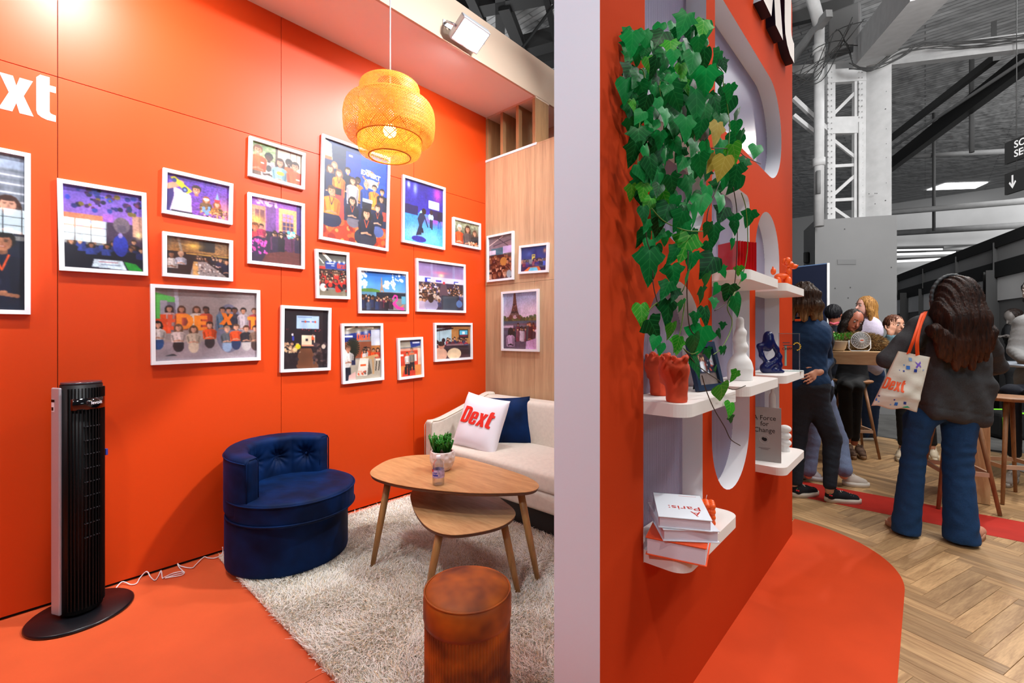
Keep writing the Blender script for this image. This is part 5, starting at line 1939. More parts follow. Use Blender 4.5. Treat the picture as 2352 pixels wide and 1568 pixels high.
# ---- cushions on the sofa
def cushion(name, label, loc, size, thick, R, m, puff=1.0, seed=0, group='sofa cushions'):
    t = thing(name, label, 'cushion', (0, 0, 0), 0, group)
    n = 44
    u = np.linspace(-1, 1, n)
    U, V = np.meshgrid(u, u)
    pin = 1 - 0.07 * (1 - V ** 2) * np.abs(U) - 0.0
    X = U * (1 - 0.055 * (1 - V ** 2))
    Y = V * (1 - 0.055 * (1 - U ** 2))
    prof_ = np.clip((1 - U ** 4) * (1 - V ** 4), 0, 1) ** 0.55
    wrk = 0.05 * vnoise(np.stack([U * 2, V * 2, U * 0 + seed], -1), 2.5, seed)
    Z = thick / 2 * prof_ * (1 + wrk)
    idx = np.arange(n * n).reshape(n, n)
    q = np.stack([idx[:-1, :-1], idx[:-1, 1:], idx[1:, 1:], idx[1:, :-1]], -1).reshape(-1, 4)
    top = np.stack([X * size / 2, Y * size / 2, Z], -1).reshape(-1, 3)
    bot_ = np.stack([X * size / 2, Y * size / 2, -Z], -1).reshape(-1, 3)
    me = mesh_np(np.concatenate([top, bot_]), np.concatenate([q, q[:, ::-1] + n * n]), name, True)
    bm = bmesh.new()
    bm.from_mesh(me)
    bmesh.ops.remove_doubles(bm, verts=bm.verts, dist=0.0005)
    for f in bm.faces:
        f.smooth = True
    bm.to_mesh(me)
    bm.free()
    M = Matrix.Translation(loc) @ R.to_4x4()
    t.matrix_world = M
    obj('cushion_cover', me, m, t)
    return t, (X, Y, Z, size)


# white cushion: lies in the corner leaning on the backrest
cc_ = at(1104, 972, 3.42)
zc = Vector((0.10, -0.93, 0.34)).normalized()
xc = Vector((1.0, 0.12, -0.05))
xc = (xc - zc * xc.dot(zc)).normalized()
yc = zc.cross(xc)
Rc = Matrix((xc, yc, zc)).transposed() @ Matrix.Rotation(math.radians(-3), 3, 'Z')
M_cw = mat('cushion_white', '#e9e7ef', rough=0.8, bump=(200, 0.2, 0.001))
cw, (X_, Y_, Z_, S_) = cushion('cushion', 'white square cushion with bold red lettering on the sofa', cc_, 0.42, 0.13, Rc, M_cw, seed=2)
pl, wd = dext_polys(0.125, 0.16)
lm = shape_mesh(pl, 0.001)
bm = bmesh.new()
bm.from_mesh(lm)
bmesh.ops.subdivide_edges(bm, edges=bm.edges[:], cuts=3, use_grid_fill=False)
bmesh.ops.triangulate(bm, faces=bm.faces)
bm.to_mesh(lm)
bm.free()
for v in lm.vertices:
    x, y = (v.co.x - wd / 2 - 0.005) * 1.22, v.co.y - 0.025
    u_, v2 = x / 0.21, y / 0.21
    zz = 0.065 * (max(0, 1 - u_ ** 4) * max(0, 1 - v2 ** 4)) ** 0.55
    v.co = Vector((x, y, zz * 1.02 + 0.0015 + v.co.z))
obj('lettering', lm, mat('print_red', '#e02818', rough=0.6), cw)
cb_ = at(1166, 966, 3.60)
zc = Vector((0.75, -0.60, 0.28)).normalized()
xc = Vector((0.62, 0.78, 0)).normalized()
xc = (xc - zc * xc.dot(zc)).normalized()
yc = zc.cross(xc)
Rb = Matrix((xc, yc, zc)).transposed()
cushion('cushion', 'dark blue cushion half hidden behind the white lettered one', cb_, 0.38, 0.10, Rb, M_vel, seed=5)

# ---- rust velvet pouf
k = NT('rust_velvet')
k.b.inputs['Roughness'].default_value = 0.6
k.b.inputs['Sheen Weight'].default_value = 0.12
k.b.inputs['Sheen Roughness'].default_value = 0.3
k.b.inputs['Sheen Tint'].default_value = rgb('#ff9020')
v_ = k.coord('Object')
n_ = k.n('ShaderNodeTexNoise')
n_.inputs['Scale'].default_value = 9
k.l(v_, n_.inputs['Vector'])
k.l(k.ramp(n_.outputs[0], [(0.35, rgb('#5e2402')), (0.7, rgb('#b85e08'))]), k.b.inputs['Base Color'])
M_rust = k.m
PC = at(1074, 768, 1.535)
pouf = thing('pouf', 'round rust-orange velvet pouf with pleated sides on the rug', 'stool', (PC.x, PC.y, 0.022))
PR = 0.143
obj('seat_pad', MB().lathe([(PR, 0.300), (PR + 0.004, 0.315), (PR + 0.004, 0.375), (PR, 0.392), (PR - 0.008, 0.402), (PR - 0.03, 0.413), (PR * 0.5, 0.422), (0.0, 0.424)], n=64).mesh('pad'), M_rust, pouf)
obj('piping', MB().tube([(PR * math.cos(a), PR * math.sin(a), 0.396) for a in np.linspace(0, 2 * math.pi, 64, endpoint=False)], 0.003, 6, closed=True).mesh('p'), M_rust, pouf)
n = 400
rib = []
for i in range(n):
    a = 2 * math.pi * i / n
    rib.append((PR + 0.0035 * abs(math.sin(a * 40)) - 0.003, a))
rings = []
for z in (0.005, 0.15, 0.301):
    rings.append([(r * math.cos(a), r * math.sin(a), z) for r, a in rib])
vs = [p for r_ in rings for p in r_]
qs = [(j * n + i, j * n + (i + 1) % n, (j + 1) * n + (i + 1) % n, (j + 1) * n + i) for j in range(2) for i in range(n)]
obj('pleated_side', mesh_np(vs, qs, 'side', True), M_rust, pouf)
obj('pouf_foot', MB().lathe([(PR - 0.01, 0.0), (PR - 0.01, 0.006)], n=40).mesh('ft'), M_blk, pouf)
# ================================================================== SHELF WALL: objects
# ---- big letters at the top (black sides, pale faces)
pl, wd = dext_polys(0.80, 0.0, gap=0.05)
M_lf = mat('letter_face', '#d6c8be', rough=0.6)
M_ls = mat('letter_side', '#14122a', rough=0.5)
x_off = 0.0
groups = {'D': 2, 'e': 2, 'x': 1, 't': 1}
i0 = 0
names = {'D': 'letter D of the large raised sign, farthest from the wall end', 'e': 'letter e of the large raised sign on the orange shelf wall',
         'x': 'letter x of the large raised sign, beside the last letter', 't': 'letter t of the large raised sign, at the end of the wall'}
for ch in 'Dext':
    n_ = groups[ch]
    sub_ = [[(x + 3.17 - wd, z + 2.895) for x, z in p] for p in pl[i0:i0 + n_]]
    i0 += n_
    me = yz_mesh(sub_, SX, 0.045)
    me.materials.append(M_lf)
    me.materials.append(M_ls)
    for p in me.polygons:
        p.material_index = 0 if p.normal.x > 0.5 else 1
    o = obj('sign_letter', me)
    # cropped to the part standing on the wall
    tagit(o, names[ch], 'letter', 'raised sign letters')

# ---- red torso pots
M_terra = mat('red_clay', '#cc4420', rough=0.75, noise=(25, 0.12), bump=(120, 0.15, 0.001))


def torso_pot(loc, rz, label):
    t = thing('bust_vase', label, 'vase', loc, rz, 'red bust vases')
    s = SDF(0.014)
    s.cap((0, 0, 0.012), (0.0, 0, 0.05), 0.031, 0.028)
    s.cap((0, 0, 0.05), (-0.006, 0, 0.095), 0.030, 0.040)
    s.ell((-0.012, 0, 0.095), (0.045, 0.038, 0.040))
    s.cap((-0.030, 0, 0.105), (-0.042, 0, 0.082), 0.016, 0.012)
    s.cap((-0.040, -0.004, 0.070), (-0.050, -0.002, 0.060), 0.009, 0.008)
    s.ell((-0.030, 0, 0.058), (0.018, 0.014, 0.012))
    for a in np.linspace(0, 6.28, 10):
        s.ell((-0.010 + 0.034 * math.cos(a), 0.028 * math.sin(a), 0.128 + 0.006 * math.sin(a * 3)), (0.012, 0.011, 0.011), k=0.008)
    s.ell((-0.010, -0.036, 0.105), (0.014, 0.010, 0.018))
    s.ell((-0.010, 0.036, 0.105), (0.014, 0.010, 0.018))
    s.cap((-0.010, 0, 0.112), (-0.010, 0, 0.16), 0.026, 0.030, sub=True)
    s.box((0, 0, -0.02), (0.08, 0.08, 0.02), 0, sub=True, k=0.001)
    obj('clay_body', s.mesh(0.0028), M_terra, t)
    return t


torso_pot((-0.548, 1.335, 1.07), math.radians(-12), 'red clay bust vase at the front of the lower left shelf')
torso_pot((-0.650, 1.445, 1.07), math.radians(-25), 'second red clay bust vase, set back by the ribbed sheet')

# ---- dark blue leaning photo frame
bf = thing('photo_frame', 'dark blue leaning photo frame beside the red bust vases', 'picture')
w, h, D, bd = 0.165, 0.175, 0.016, 0.02
fm = shape_mesh([[(-w / 2, 0), (w / 2, 0), (w / 2, h), (-w / 2, h)], [(-w / 2 + bd, bd), (w / 2 - bd, bd), (w / 2 - bd, h - bd), (-w / 2 + bd, h - bd)]], D)
fm.transform(Matrix(((1, 0, 0, 0), (0, 0, -1, 0), (0, 1, 0, 0), (0, 0, 0, 1))))
obj('frame', fm, mat('navy_frame', '#12263f', rough=0.4), bf)


def p_navyframe(p):
    p.rect(0, 0, 1, 1, '#1a1c30').grad(.7, 1, '#6a5a58', '#8a7a74').crowd(.05, .1, .95, .3, 12, .06, ['#1c2034', '#7a3030', '#d8d8e0', '#2a3a60'], tall=6).specks(20, ['#d8e0e8', '#c85040'], .02, (.1, .3, .9, .7))


pq = Pic(w - 2 * bd, h - 2 * bd, 33, 0.002)
p_navyframe(pq)
obj('print', pq.mesh(w - 2 * bd, h - 2 * bd), None, bf, loc=(0, -0.006, h / 2))
obj('back_board', MB().box((-w / 2 + 0.01, -0.004, 0.01), (w / 2 - 0.01, 0.001, h - 0.01)).mesh('bk'), M_dark, bf)
obj('easel_leg', MB().bar((0, 0.0, h * 0.7), (0, 0.055, 0.002), 0.03, 0.003).mesh('leg'), M_dark, bf)
bf.matrix_world = Matrix.Translation((-0.575, 1.685, 1.0705)) @ Matrix.Rotation(math.radians(78), 4, 'Z') @ Matrix.Rotation(math.radians(-14), 4, 'X')

# ---- white sculptures
M_plaster = mat('white_plaster', '#e2dedc', rough=0.7)
wv = thing('sculpture', 'smooth white sculpture with rounded base and knotted neck', 'sculpture', (-0.605, 2.165, 1.07))
s = SDF(0.016)
s.cap((0, 0, 0.052), (0, 0, 0.062), 0.053, 0.050)
s.cap((0, 0, 0.0), (0, 0, 0.05), 0.051, 0.052, k=0.002)
s.cap((0, 0, 0.10), (0, 0, 0.13), 0.026, 0.021)
s.ell((0.004, 0, 0.145), (0.030, 0.029, 0.024))
s.ell((-0.003, 0, 0.178), (0.028, 0.028, 0.024))
s.ell((0.003, 0, 0.208), (0.025, 0.025, 0.022))
s.cap((0, 0, 0.22), (0, 0, 0.262), 0.017, 0.016, k=0.006)
s.box((0, 0, -0.06), (0.09, 0.09, 0.06), 0, sub=True, k=0.002)
obj('sculpture_body', s.mesh(0.0035), M_plaster, wv)

rs = thing('sculpture', 'white sculpture of stacked rings behind the grey standing book', 'sculpture', (-0.575, 2.885, 0.625))
s = SDF(0.006)
s.cap((0, 0, 0.006), (0, 0, 0.03), 0.026, 0.020)
for i in range(3):
    s.ell((0, 0, 0.048 + i * 0.038), (0.032, 0.024, 0.021))
obj('sculpture_body', s.mesh(0.003), M_plaster, rs)
cv = thing('candle', 'pale upright candle rising behind the grey standing book', 'candle', (-0.625, 2.83, 0.625))
obj('wax', MB().lathe([(0.017, 0.0), (0.017, 0.30), (0.014, 0.315), (0.007, 0.325), (0.007, 0.34), (0.012, 0.345), (0.010, 0.35)], n=20).mesh('cv'), M_plaster, cv)

# ---- red fluted vase
fv = thing('fluted_vase', 'glossy red fluted vase on the upper shelf', 'vase', (-0.570, 1.985, 1.52), math.radians(-26))
out_ = []
S = 0.050
for i in range(41):                         # fluted right side and back
    t_ = i / 40
    out_.append((S + 0.0045 * math.cos(t_ * 2 * math.pi * 7), -S + 2 * S * t_))
for i in range(41):
    t_ = i / 40
    out_.append((S - 2 * S * t_, S + 0.0045 * math.cos(t_ * 2 * math.pi * 7)))
out_ += [(-S, S - 0.01), (-S, -S + 0.006), (-S + 0.006, -S), (S - 0.006, -S)]
M_rg = mat('red_glaze', '#c01018', rough=0.12, coat=0.6)
inn = [(x * 0.9, y * 0.9) for x, y in out_]
fvm = shape_mesh([out_, inn], 0.118)
obj('vase_wall', fvm, M_rg, fv)
obj('vase_floor', MB().prism([(x * 0.95, y * 0.95) for x, y in out_], 0.0, 0.006).mesh('vf'), M_rg, fv)

# ---- orange balloon-like dog figurine
M_od = mat('orange_matt', '#f05a14', rough=0.4)
dg = thing('dog_figurine', 'small orange dog figurine with round balloon-like limbs', 'figurine', (-0.56, 2.745, 1.52), math.radians(35))
s = 1.0
parts_ = [('leg', (0.024, -0.016, 0.026), (0.016, 0.014, 0.028)), ('leg', (0.024, 0.016, 0.026), (0.016, 0.014, 0.028)), ('leg', (-0.028, -0.017, 0.026), (0.016, 0.015, 0.028)), ('leg', (-0.028, 0.017, 0.026), (0.016, 0.015, 0.028)),
          ('trunk', (-0.002, 0, 0.056), (0.038, 0.019, 0.018)), ('neck', (0.030, 0, 0.082), (0.014, 0.014, 0.022)), ('head', (0.036, 0, 0.118), (0.020, 0.019, 0.019)), ('snout', (0.058, 0, 0.108), (0.018, 0.014, 0.014)),
          ('ear', (0.020, -0.017, 0.136), (0.014, 0.012, 0.019)), ('ear', (0.020, 0.017, 0.136), (0.014, 0.012, 0.019)), ('tail', (-0.044, 0, 0.084), (0.013, 0.013, 0.019)), ('nose', (0.075, 0, 0.112), (0.005, 0.005, 0.005)), ('tail_tip', (-0.046, 0, 0.105), (0.004, 0.004, 0.006))]
for nm, c, r in parts_:
    obj(nm, MB().sphere(c, 1.0, 18, 12, scale=r).mesh(nm), M_od, dg)

# ---- dark blue seated figure and glass award
M_navy = mat('navy_glaze', '#06104a', rough=0.3)
bfg = thing('figurine', 'dark blue abstract figure resting its head on folded arms', 'figurine', (-0.600, 2.655, 1.07), math.radians(42.16))
s = SDF(0.012)
s.ell((-0.005, 0, 0.188), (0.026, 0.022, 0.030))                     # head
s.cap((-0.006, 0, 0.165), (-0.012, 0, 0.135), 0.026, 0.024)          # hair / chest
s.cap((-0.012, 0, 0.150), (-0.050, 0, 0.140), 0.018, 0.013)
s.chain([(-0.052, 0, 0.140), (-0.040, 0, 0.09), (-0.010, 0, 0.048)], [0.012, 0.011, 0.010])      # left arm
s.chain([(0.012, 0, 0.158), (0.036, 0, 0.125), (0.048, 0, 0.085)], [0.016, 0.012, 0.012])          # right arm
s.chain([(0.048, 0, 0.088), (0.020, 0, 0.055), (-0.022, 0, 0.030)], [0.013, 0.018, 0.024])          # thigh
s.chain([(0.050, 0, 0.082), (0.050, 0, 0.04), (0.044, 0, 0.014)], [0.012, 0.014, 0.015])
s.chain([(-0.026, 0, 0.018), (0.02, 0, 0.012), (0.070, 0, 0.008)], [0.019, 0.014, 0.008])
s.box((0, 0, -0.05), (0.1, 0.1, 0.05), 0, sub=True, k=0.002)
obj('figure_body', s.mesh(0.0032), M_navy, bfg)

aw = thing('glass_award', 'clear glass award block with black and yellow print', 'award', (-0.548, 2.85, 1.07), math.radians(34))
obj('glass_plate', MB().box((-0.052, -0.006, 0.006), (0.052, 0.006, 0.205), 0.001, segs=1).mesh('g'), M_clear, aw)
obj('glass_foot', MB().box((-0.06, -0.03, 0.0), (0.06, 0.03, 0.0065), 0.001, segs=1).mesh('gf'), mat('glass_foot', '#c8d4d0', rough=0.1), aw)
obj('top_edge', MB().box((-0.052, -0.0062, 0.2045), (0.052, 0.0062, 0.2065)).mesh('te'), mat('glass_edge', '#8a9a94', rough=0.2, metal=0.5), aw)
R9 = Matrix(((1, 0, 0, 0), (0, 0, -1, -0.0066), (0, 1, 0, 0), (0, 0, 0, 1)))
tm = text_mesh('CHIFFRE', 0.019, 0.0001, bold=0.0004)
tm.transform(R9 @ Matrix.Translation((-0.038, 0.116, 0)))
obj('lettering', tm, mat('print_black', '#101014'), aw)
for x0_, x1_, z_ in ((-0.036, 0.000, 0.153), (-0.034, 0.012, 0.139)):
    obj('print_line', MB().box((x0_, -0.0068, z_), (x1_, -0.0062, z_ + 0.0045)).mesh('ln'), mat('print_smudge', '#4a4048'), aw)
mb = MB()
for i in range(9):
    a = math.radians(-80 + i * 28)
    mb.sphere((0.036 + 0.018 * math.cos(a), -0.0066, 0.135 + 0.020 * math.sin(a)), 1.0, 8, 6, scale=(0.0042, 0.0006, 0.003))
obj('laurel_print', mb.mesh('lau'), mat('print_yellow', '#e8b818'), aw, kind='stuff')
obj('ribbon', MB().box((-0.022, -0.004, 0.03), (-0.014, 0.004, 0.14)).mesh('rb'), mat('pale_green', '#a8c8b4', rough=0.4), aw)

# ---- books
M_page = mat('page_edges', '#dcd2dc', rough=0.8, bump=(400, 0.2, 0.001))


def book(label, w, d, th, cover, loc, rz, group='books on the shelves', flat=True):
    """lying book, spine at -x... cover boards top and bottom"""
    t = thing('book', label, 'book', loc, rz, group)
    m = mat('cover_' + cover.strip('#'), cover, rough=0.4)
    obj('cover', MB().box((-w / 2, -d / 2, th - 0.003), (w / 2, d / 2, th), 0.0005, segs=1).mesh('c'), m, t)
    obj('cover', MB().box((-w / 2, -d / 2, 0), (w / 2, d / 2, 0.003), 0.0005, segs=1).mesh('c'), m, t)
    obj('spine', MB().box((-w / 2, d / 2 - 0.003, 0), (w / 2, d / 2, th), 0.0005, segs=1).mesh('s'), m, t)
    obj('pages', MB().box((-w / 2 + 0.004, -d / 2 + 0.004, 0.003), (w / 2 - 0.004, d / 2 - 0.003, th - 0.003)).mesh('p'), M_page, t)
    return t


def book_at(FL, FR, depth):
    FL, FR = Vector(FL), Vector(FR)
    dx = (FR - FL)
    a = math.atan2(dx.y, dx.x)
    n = Vector((-math.sin(a), math.cos(a), 0))
    c = (FL + FR) / 2 + n * depth / 2
    return c, a, dx.length


z0 = 0.6255
c, a, w = book_at((-0.608, 1.255, 0), (-0.448, 1.298, 0), 0.21)
b1 = book('orange hardback at the bottom of the stack on the lowest left shelf', w, 0.21, 0.052, '#e8501c', (c.x, c.y, z0), a)
obj('cover_photo', MB().box((-0.045, -0.01, 0.0521), (0.01, 0.06, 0.0526)).mesh('ph'), mat('cover_photo', '#3a4048', noise=(60, 0.9)), b1)
c, a, w = book_at((-0.556, 1.258, 0), (-0.431, 1.352, 0), 0.215)
b2 = book('white hardback in the middle of the stack', w, 0.215, 0.034, '#dfe2ec', (c.x, c.y, z0 + 0.0535), a)
c, a, w = book_at((-0.570, 1.258, 0), (-0.443, 1.3286, 0), 0.205)
b3 = book('white hardback with red title on top of the stack', w, 0.205, 0.033, '#dfe6ee', (c.x, c.y, z0 + 0.0885), a)
M_rt = mat('red_title', '#b82a1c', rough=0.5)
for txt, sz, x, y in (('À', 0.042, -0.050, -0.058), ('Paris:', 0.044, -0.056, -0.02)):
    # title set upside down for the camera
    tm = text_mesh(txt, sz, 0.0002, xscale=1.0)
    tm.transform(Matrix.Translation((0, 0, 0.0332)) @ Matrix.Rotation(math.pi, 4, 'Z') @ Matrix.Translation((x, -y - sz * 0.3 - 0.0, 0)))
    obj('lettering', tm, M_rt, b3)
obj('print_line', MB().box((0.005, 0.083, 0.0331), (0.058, 0.0855, 0.0334)).mesh('ln'), mat('title_pink', '#d8a0a0'), b3)

fb = thing('book', 'grey standing book with three-line dark title on the lowest right shelf', 'book', (0, 0, 0), 0, 'books on the shelves')
W_, H_ = 0.172, 0.272
obj('cover', MB().box((-W_ / 2, 0, 0), (W_ / 2, 0.003, H_), 0.0006, segs=1).mesh('c'), mat('grey_cover', '#9a928f', rough=0.45), fb)
obj('cover', MB().box((-W_ / 2, 0.022, 0), (W_ / 2, 0.025, H_), 0.0006, segs=1).mesh('c'), mat('grey_cover', '#9a928f'), fb)
obj('spine', MB().box((-W_ / 2, 0, 0), (-W_ / 2 + 0.003, 0.025, H_), 0.0006, segs=1).mesh('s'), mat('grey_cover', '#9a928f'), fb)
obj('pages', MB().box((-W_ / 2 + 0.003, 0.003, 0.004), (W_ / 2 - 0.004, 0.022, H_ - 0.004)).mesh('p'), M_page, fb)
for txt, sz, z in (('A Force', 0.034, 0.208), ('for', 0.034, 0.178), ('Change', 0.034, 0.146)):
    tm = text_mesh(txt, sz, 0.0002, 'CENTER', xscale=0.92)
    tm.transform(Matrix(((1, 0, 0, 0.012), (0, 0, -1, -0.0003), (0, 1, 0, z), (0, 0, 0, 1))))
    obj('lettering', tm, mat('print_black', '#101014'), fb)
obj('emblem_ring', MB().tube([(0.012 + 0.021 * math.cos(a), -0.0006, 0.110 + 0.021 * math.sin(a)) for a in np.linspace(0, 6.2832, 32, endpoint=False)], 0.0006, 5, closed=True).mesh('e'), mat('emblem_grey', '#c8c2c0'), fb)
obj('emblem', MB().sphere((0.014, -0.0006, 0.110), 1.0, 10, 8, scale=(0.010, 0.0006, 0.009)).sphere((0.006, -0.0006, 0.113), 1.0, 8, 6, scale=(0.006, 0.0006, 0.008)).mesh('e'), mat('print_black', '#101014'), fb)
for hw_, z_ in ((0.026, 0.066), (0.018, 0.060)):
    obj('print_line', MB().box((0.012 - hw_, -0.0006, z_), (0.012 + hw_, 0.0, z_ + 0.0016)).mesh('ln'), mat('print_smudge', '#4a4048'), fb)
obj('price_sticker', MB().box((-0.066, -0.0006, 0.014), (-0.048, 0.0, 0.028)).mesh('st'), mat('sticker_pale', '#c8bcb8'), fb)
cfl = Vector((-0.534, 2.60, 0.6255))
M_ = Matrix.Translation(cfl + Vector((-0.976, -0.218, 0)) * W_ / 2) @ Matrix.Rotation(math.atan2(0.218, 0.976), 4, 'Z') @ Matrix.Rotation(math.radians(-4), 4, 'X')
fb.matrix_world = M_

# ---- orange bubble cluster
bc = thing('bubble_candle', 'small orange candle made of round bubbles behind the book stack', 'candle', (-0.555, 1.60, 0.625), 0.4)
s = SDF(0.003)
for i in range(3):
    for j in range(3):
        for l_ in range(4):
            s.ell(((i - 1) * 0.018, (j - 1) * 0.018, 0.011 + l_ * 0.0185), (0.0115, 0.0115, 0.0115))
obj('wax', s.mesh(0.0025), M_od, bc)
obj('wick', MB().tube([(0, 0, 0.075), (0.001, 0, 0.088), (0.003, 0, 0.098)], 0.0009, 5).mesh('w'), M_white, bc)

# ================================================================== IVY
ivy = thing('ivy_plant', 'lush trailing ivy spilling from the top shelf of the orange wall', 'plant', (-0.60, 1.55, 1.95))
obj('planter', MB().lathe([(0.070, 0.0), (0.085, 0.01), (0.10, 0.10), (0.104, 0.125), (0.096, 0.125), (0.088, 0.10), (0.001, 0.095)], n=32, sx=0.62, sy=1.6).mesh('planter'), mat('planter_grey', '#5a5852', rough=0.7), ivy)
ivy_inv = Vector((-0.60, 1.55, 1.95))


def leaf_mesh(kind):
    if kind == 0:      # heart with long tip
        half = [(0.0, -0.02), (0.12, -0.10), (0.26, -0.12), (0.40, -0.02), (0.47, 0.14), (0.42, 0.32), (0.30, 0.52), (0.17, 0.74), (0.07, 0.91), (0.0, 1.0)]
    elif kind == 1:    # three lobed
        half = [(0.0, 0.0), (0.12, -0.09), (0.26, -0.10), (0.36, 0.02), (0.56, 0.14), (0.44, 0.30), (0.30, 0.40), (0.26, 0.56), (0.16, 0.78), (0.0, 1.0)]
    else:              # five lobed
        half = [(0.0, 0.0), (0.10, -0.10), (0.30, -0.16), (0.36, 0.02), (0.60, 0.20), (0.38, 0.30), (0.32, 0.38), (0.26, 0.60), (0.14, 0.80), (0.0, 1.0)]
    n = len(half)
    vs = []
    mid = [0.0, 0.03, 0.08, 0.16, 0.26, 0.38, 0.5, 0.7, 0.88, 1.0]

    def bend(x, y, edge):
        return (x, y, -0.30 * (y - 0.1) ** 2 * (1 if y > 0.1 else 0.2) - 0.10 * abs(x) ** 1.3 + 0.05 * math.sin(abs(x) * 9 + y * 7) * edge)
    for i in range(n):
        vs.append(bend(0, mid[i], 0))
    for sgn in (1, -1):
        for i in range(n):
            x, y = half[i]
            vs.append(bend(sgn * x * 0.5, (y + mid[i]) / 2, 0.4))
        for i in range(n):
            x, y = half[i]
            vs.append(bend(sgn * x, y, 1))
    fs = []
    for s_i, sgn in enumerate((1, -1)):
        a0 = n + s_i * 2 * n
        b0 = a0 + n
        for i in range(n - 1):
            for p, q in ((0, a0), (a0, b0)):
                f = (p + i, q + i, q + i + 1, p + i + 1)
                fs.append(f if sgn == 1 else f[::-1])
    me = mesh_py(vs, fs, 'leaf', True)
    bm = bmesh.new()
    bm.from_mesh(me)
    bmesh.ops.remove_doubles(bm, verts=bm.verts, dist=1e-4)
    bm.to_mesh(me)
    bm.free()
    return me


def leaf_material(name, lo, hi, vein):
    k = NT(name)
    oi = k.n('ShaderNodeObjectInfo')
    tc = k.n('ShaderNodeTexCoord')
    sx = k.n('ShaderNodeSeparateXYZ')
    k.l(tc.outputs['Object'], sx.inputs[0])
    ab = k.n('ShaderNodeMath', operation='ABSOLUTE')
    k.l(sx.outputs[0], ab.inputs[0])
    # side veins: y - 0.8|x| striped
    ma = k.n('ShaderNodeMath', operation='MULTIPLY_ADD')
    ma.inputs[1].default_value = -0.9
    k.l(ab.outputs[0], ma.inputs[0])
    k.l(sx.outputs[1], ma.inputs[2])
    fr = k.n('ShaderNodeMath', operation='PINGPONG')
    fr.inputs[1].default_value = 0.11
    k.l(ma.outputs[0], fr.inputs[0])
    mn = k.n('ShaderNodeMath', operation='MINIMUM')
    k.l(ab.outputs[0], mn.inputs[0])
    k.l(fr.outputs[0], mn.inputs[1])
    vr = k.ramp(mn.outputs[0], [(0.0, (1, 1, 1, 1)), (0.028, (0, 0, 0, 1))])
    base = k.ramp(oi.outputs['Random'], [(0.0, rgb(lo)), (1.0, rgb(hi))])
    mx = k.n('ShaderNodeMixRGB')
    mf = k.n('ShaderNodeMath', operation='MULTIPLY')
    mf.inputs[1].default_value = 0.28
    k.l(vr, mf.inputs[0])
    k.l(mf.outputs[0], mx.inputs[0])
    k.l(base, mx.inputs[1])
    mx.inputs[2].default_value = rgb(vein)
    k.l(mx.outputs[0], k.b.inputs['Base Color'])
    k.b.inputs['Roughness'].default_value = 0.42
    k.b.inputs['Specular IOR Level'].default_value = 0.2
    tl = k.n('ShaderNodeBsdfTranslucent')
    k.l(mx.outputs[0], tl.inputs[0])
    ms = k.n('ShaderNodeMixShader')
    ms.inputs[0].default_value = 0.2
    k.l(k.b.outputs[0], ms.inputs[1])
    k.l(tl.outputs[0], ms.inputs[2])
    k.l(ms.outputs[0], k.out.inputs['Surface'])
    MATS[name] = k.m
    return k.m


M_ld = leaf_material('ivy_leaf', '#013a16', '#0a9040', '#3cb058')
M_ll = leaf_material('ivy_leaf_young', '#1c8a1c', '#45a82c', '#b0d870')
M_ly = leaf_material('ivy_leaf_dry', '#a89838', '#b8a050', '#d8c878')
LM = []
for m_ in (M_ld, M_ll, M_ly):
    for kd in (0, 1, 2):
        me = leaf_mesh(kd)
        me.materials.append(m_)
        LM.append(me)


def ivx(u):
    return -0.60 + 0.115 * min(1, max(0, (u - 1425) / 160))


rg = random.Random(11)
NLEAF = 0


def leaf_at(u, v, size_px, young=0, dx=0.0, face=None):
    global NLEAF
    X = ivx(u) + dx
    X = max(-0.605, X)
    P = on_x(u, v, X)
    f = P.length and (P - Vector((0, 0, CAM_Z))).dot(Vector((-SY, CY, 0)))
    L = size_px * f / F_PX * 1.38
    tipd = Vector((rg.uniform(-0.35, 0.35), rg.uniform(-0.75, 0.75), -1)).normalized()
    nrm = Vector((1.0, -0.75, 0.35)) + Vector((rg.uniform(-.55, .55), rg.uniform(-.6, .6), rg.uniform(-.45, .55)))
    zc = (nrm - tipd * nrm.dot(tipd)).normalized()
    xc = tipd.cross(zc).normalized()
    M = Matrix((xc, tipd, zc)).transposed().to_4x4()
    M.translation = P - tipd * L * 0.45 - ivy_inv
    kd = rg.choice((0, 0, 0, 1, 1, 1, 2))
    o = bpy.data.objects.new('leaf', LM[young * 3 + kd])
    COL.objects.link(o)
    o.parent = ivy
    o.matrix_local = M @ Matrix.Diagonal((L * rg.uniform(.85, 1.1), L, L, 1))
    NLEAF += 1


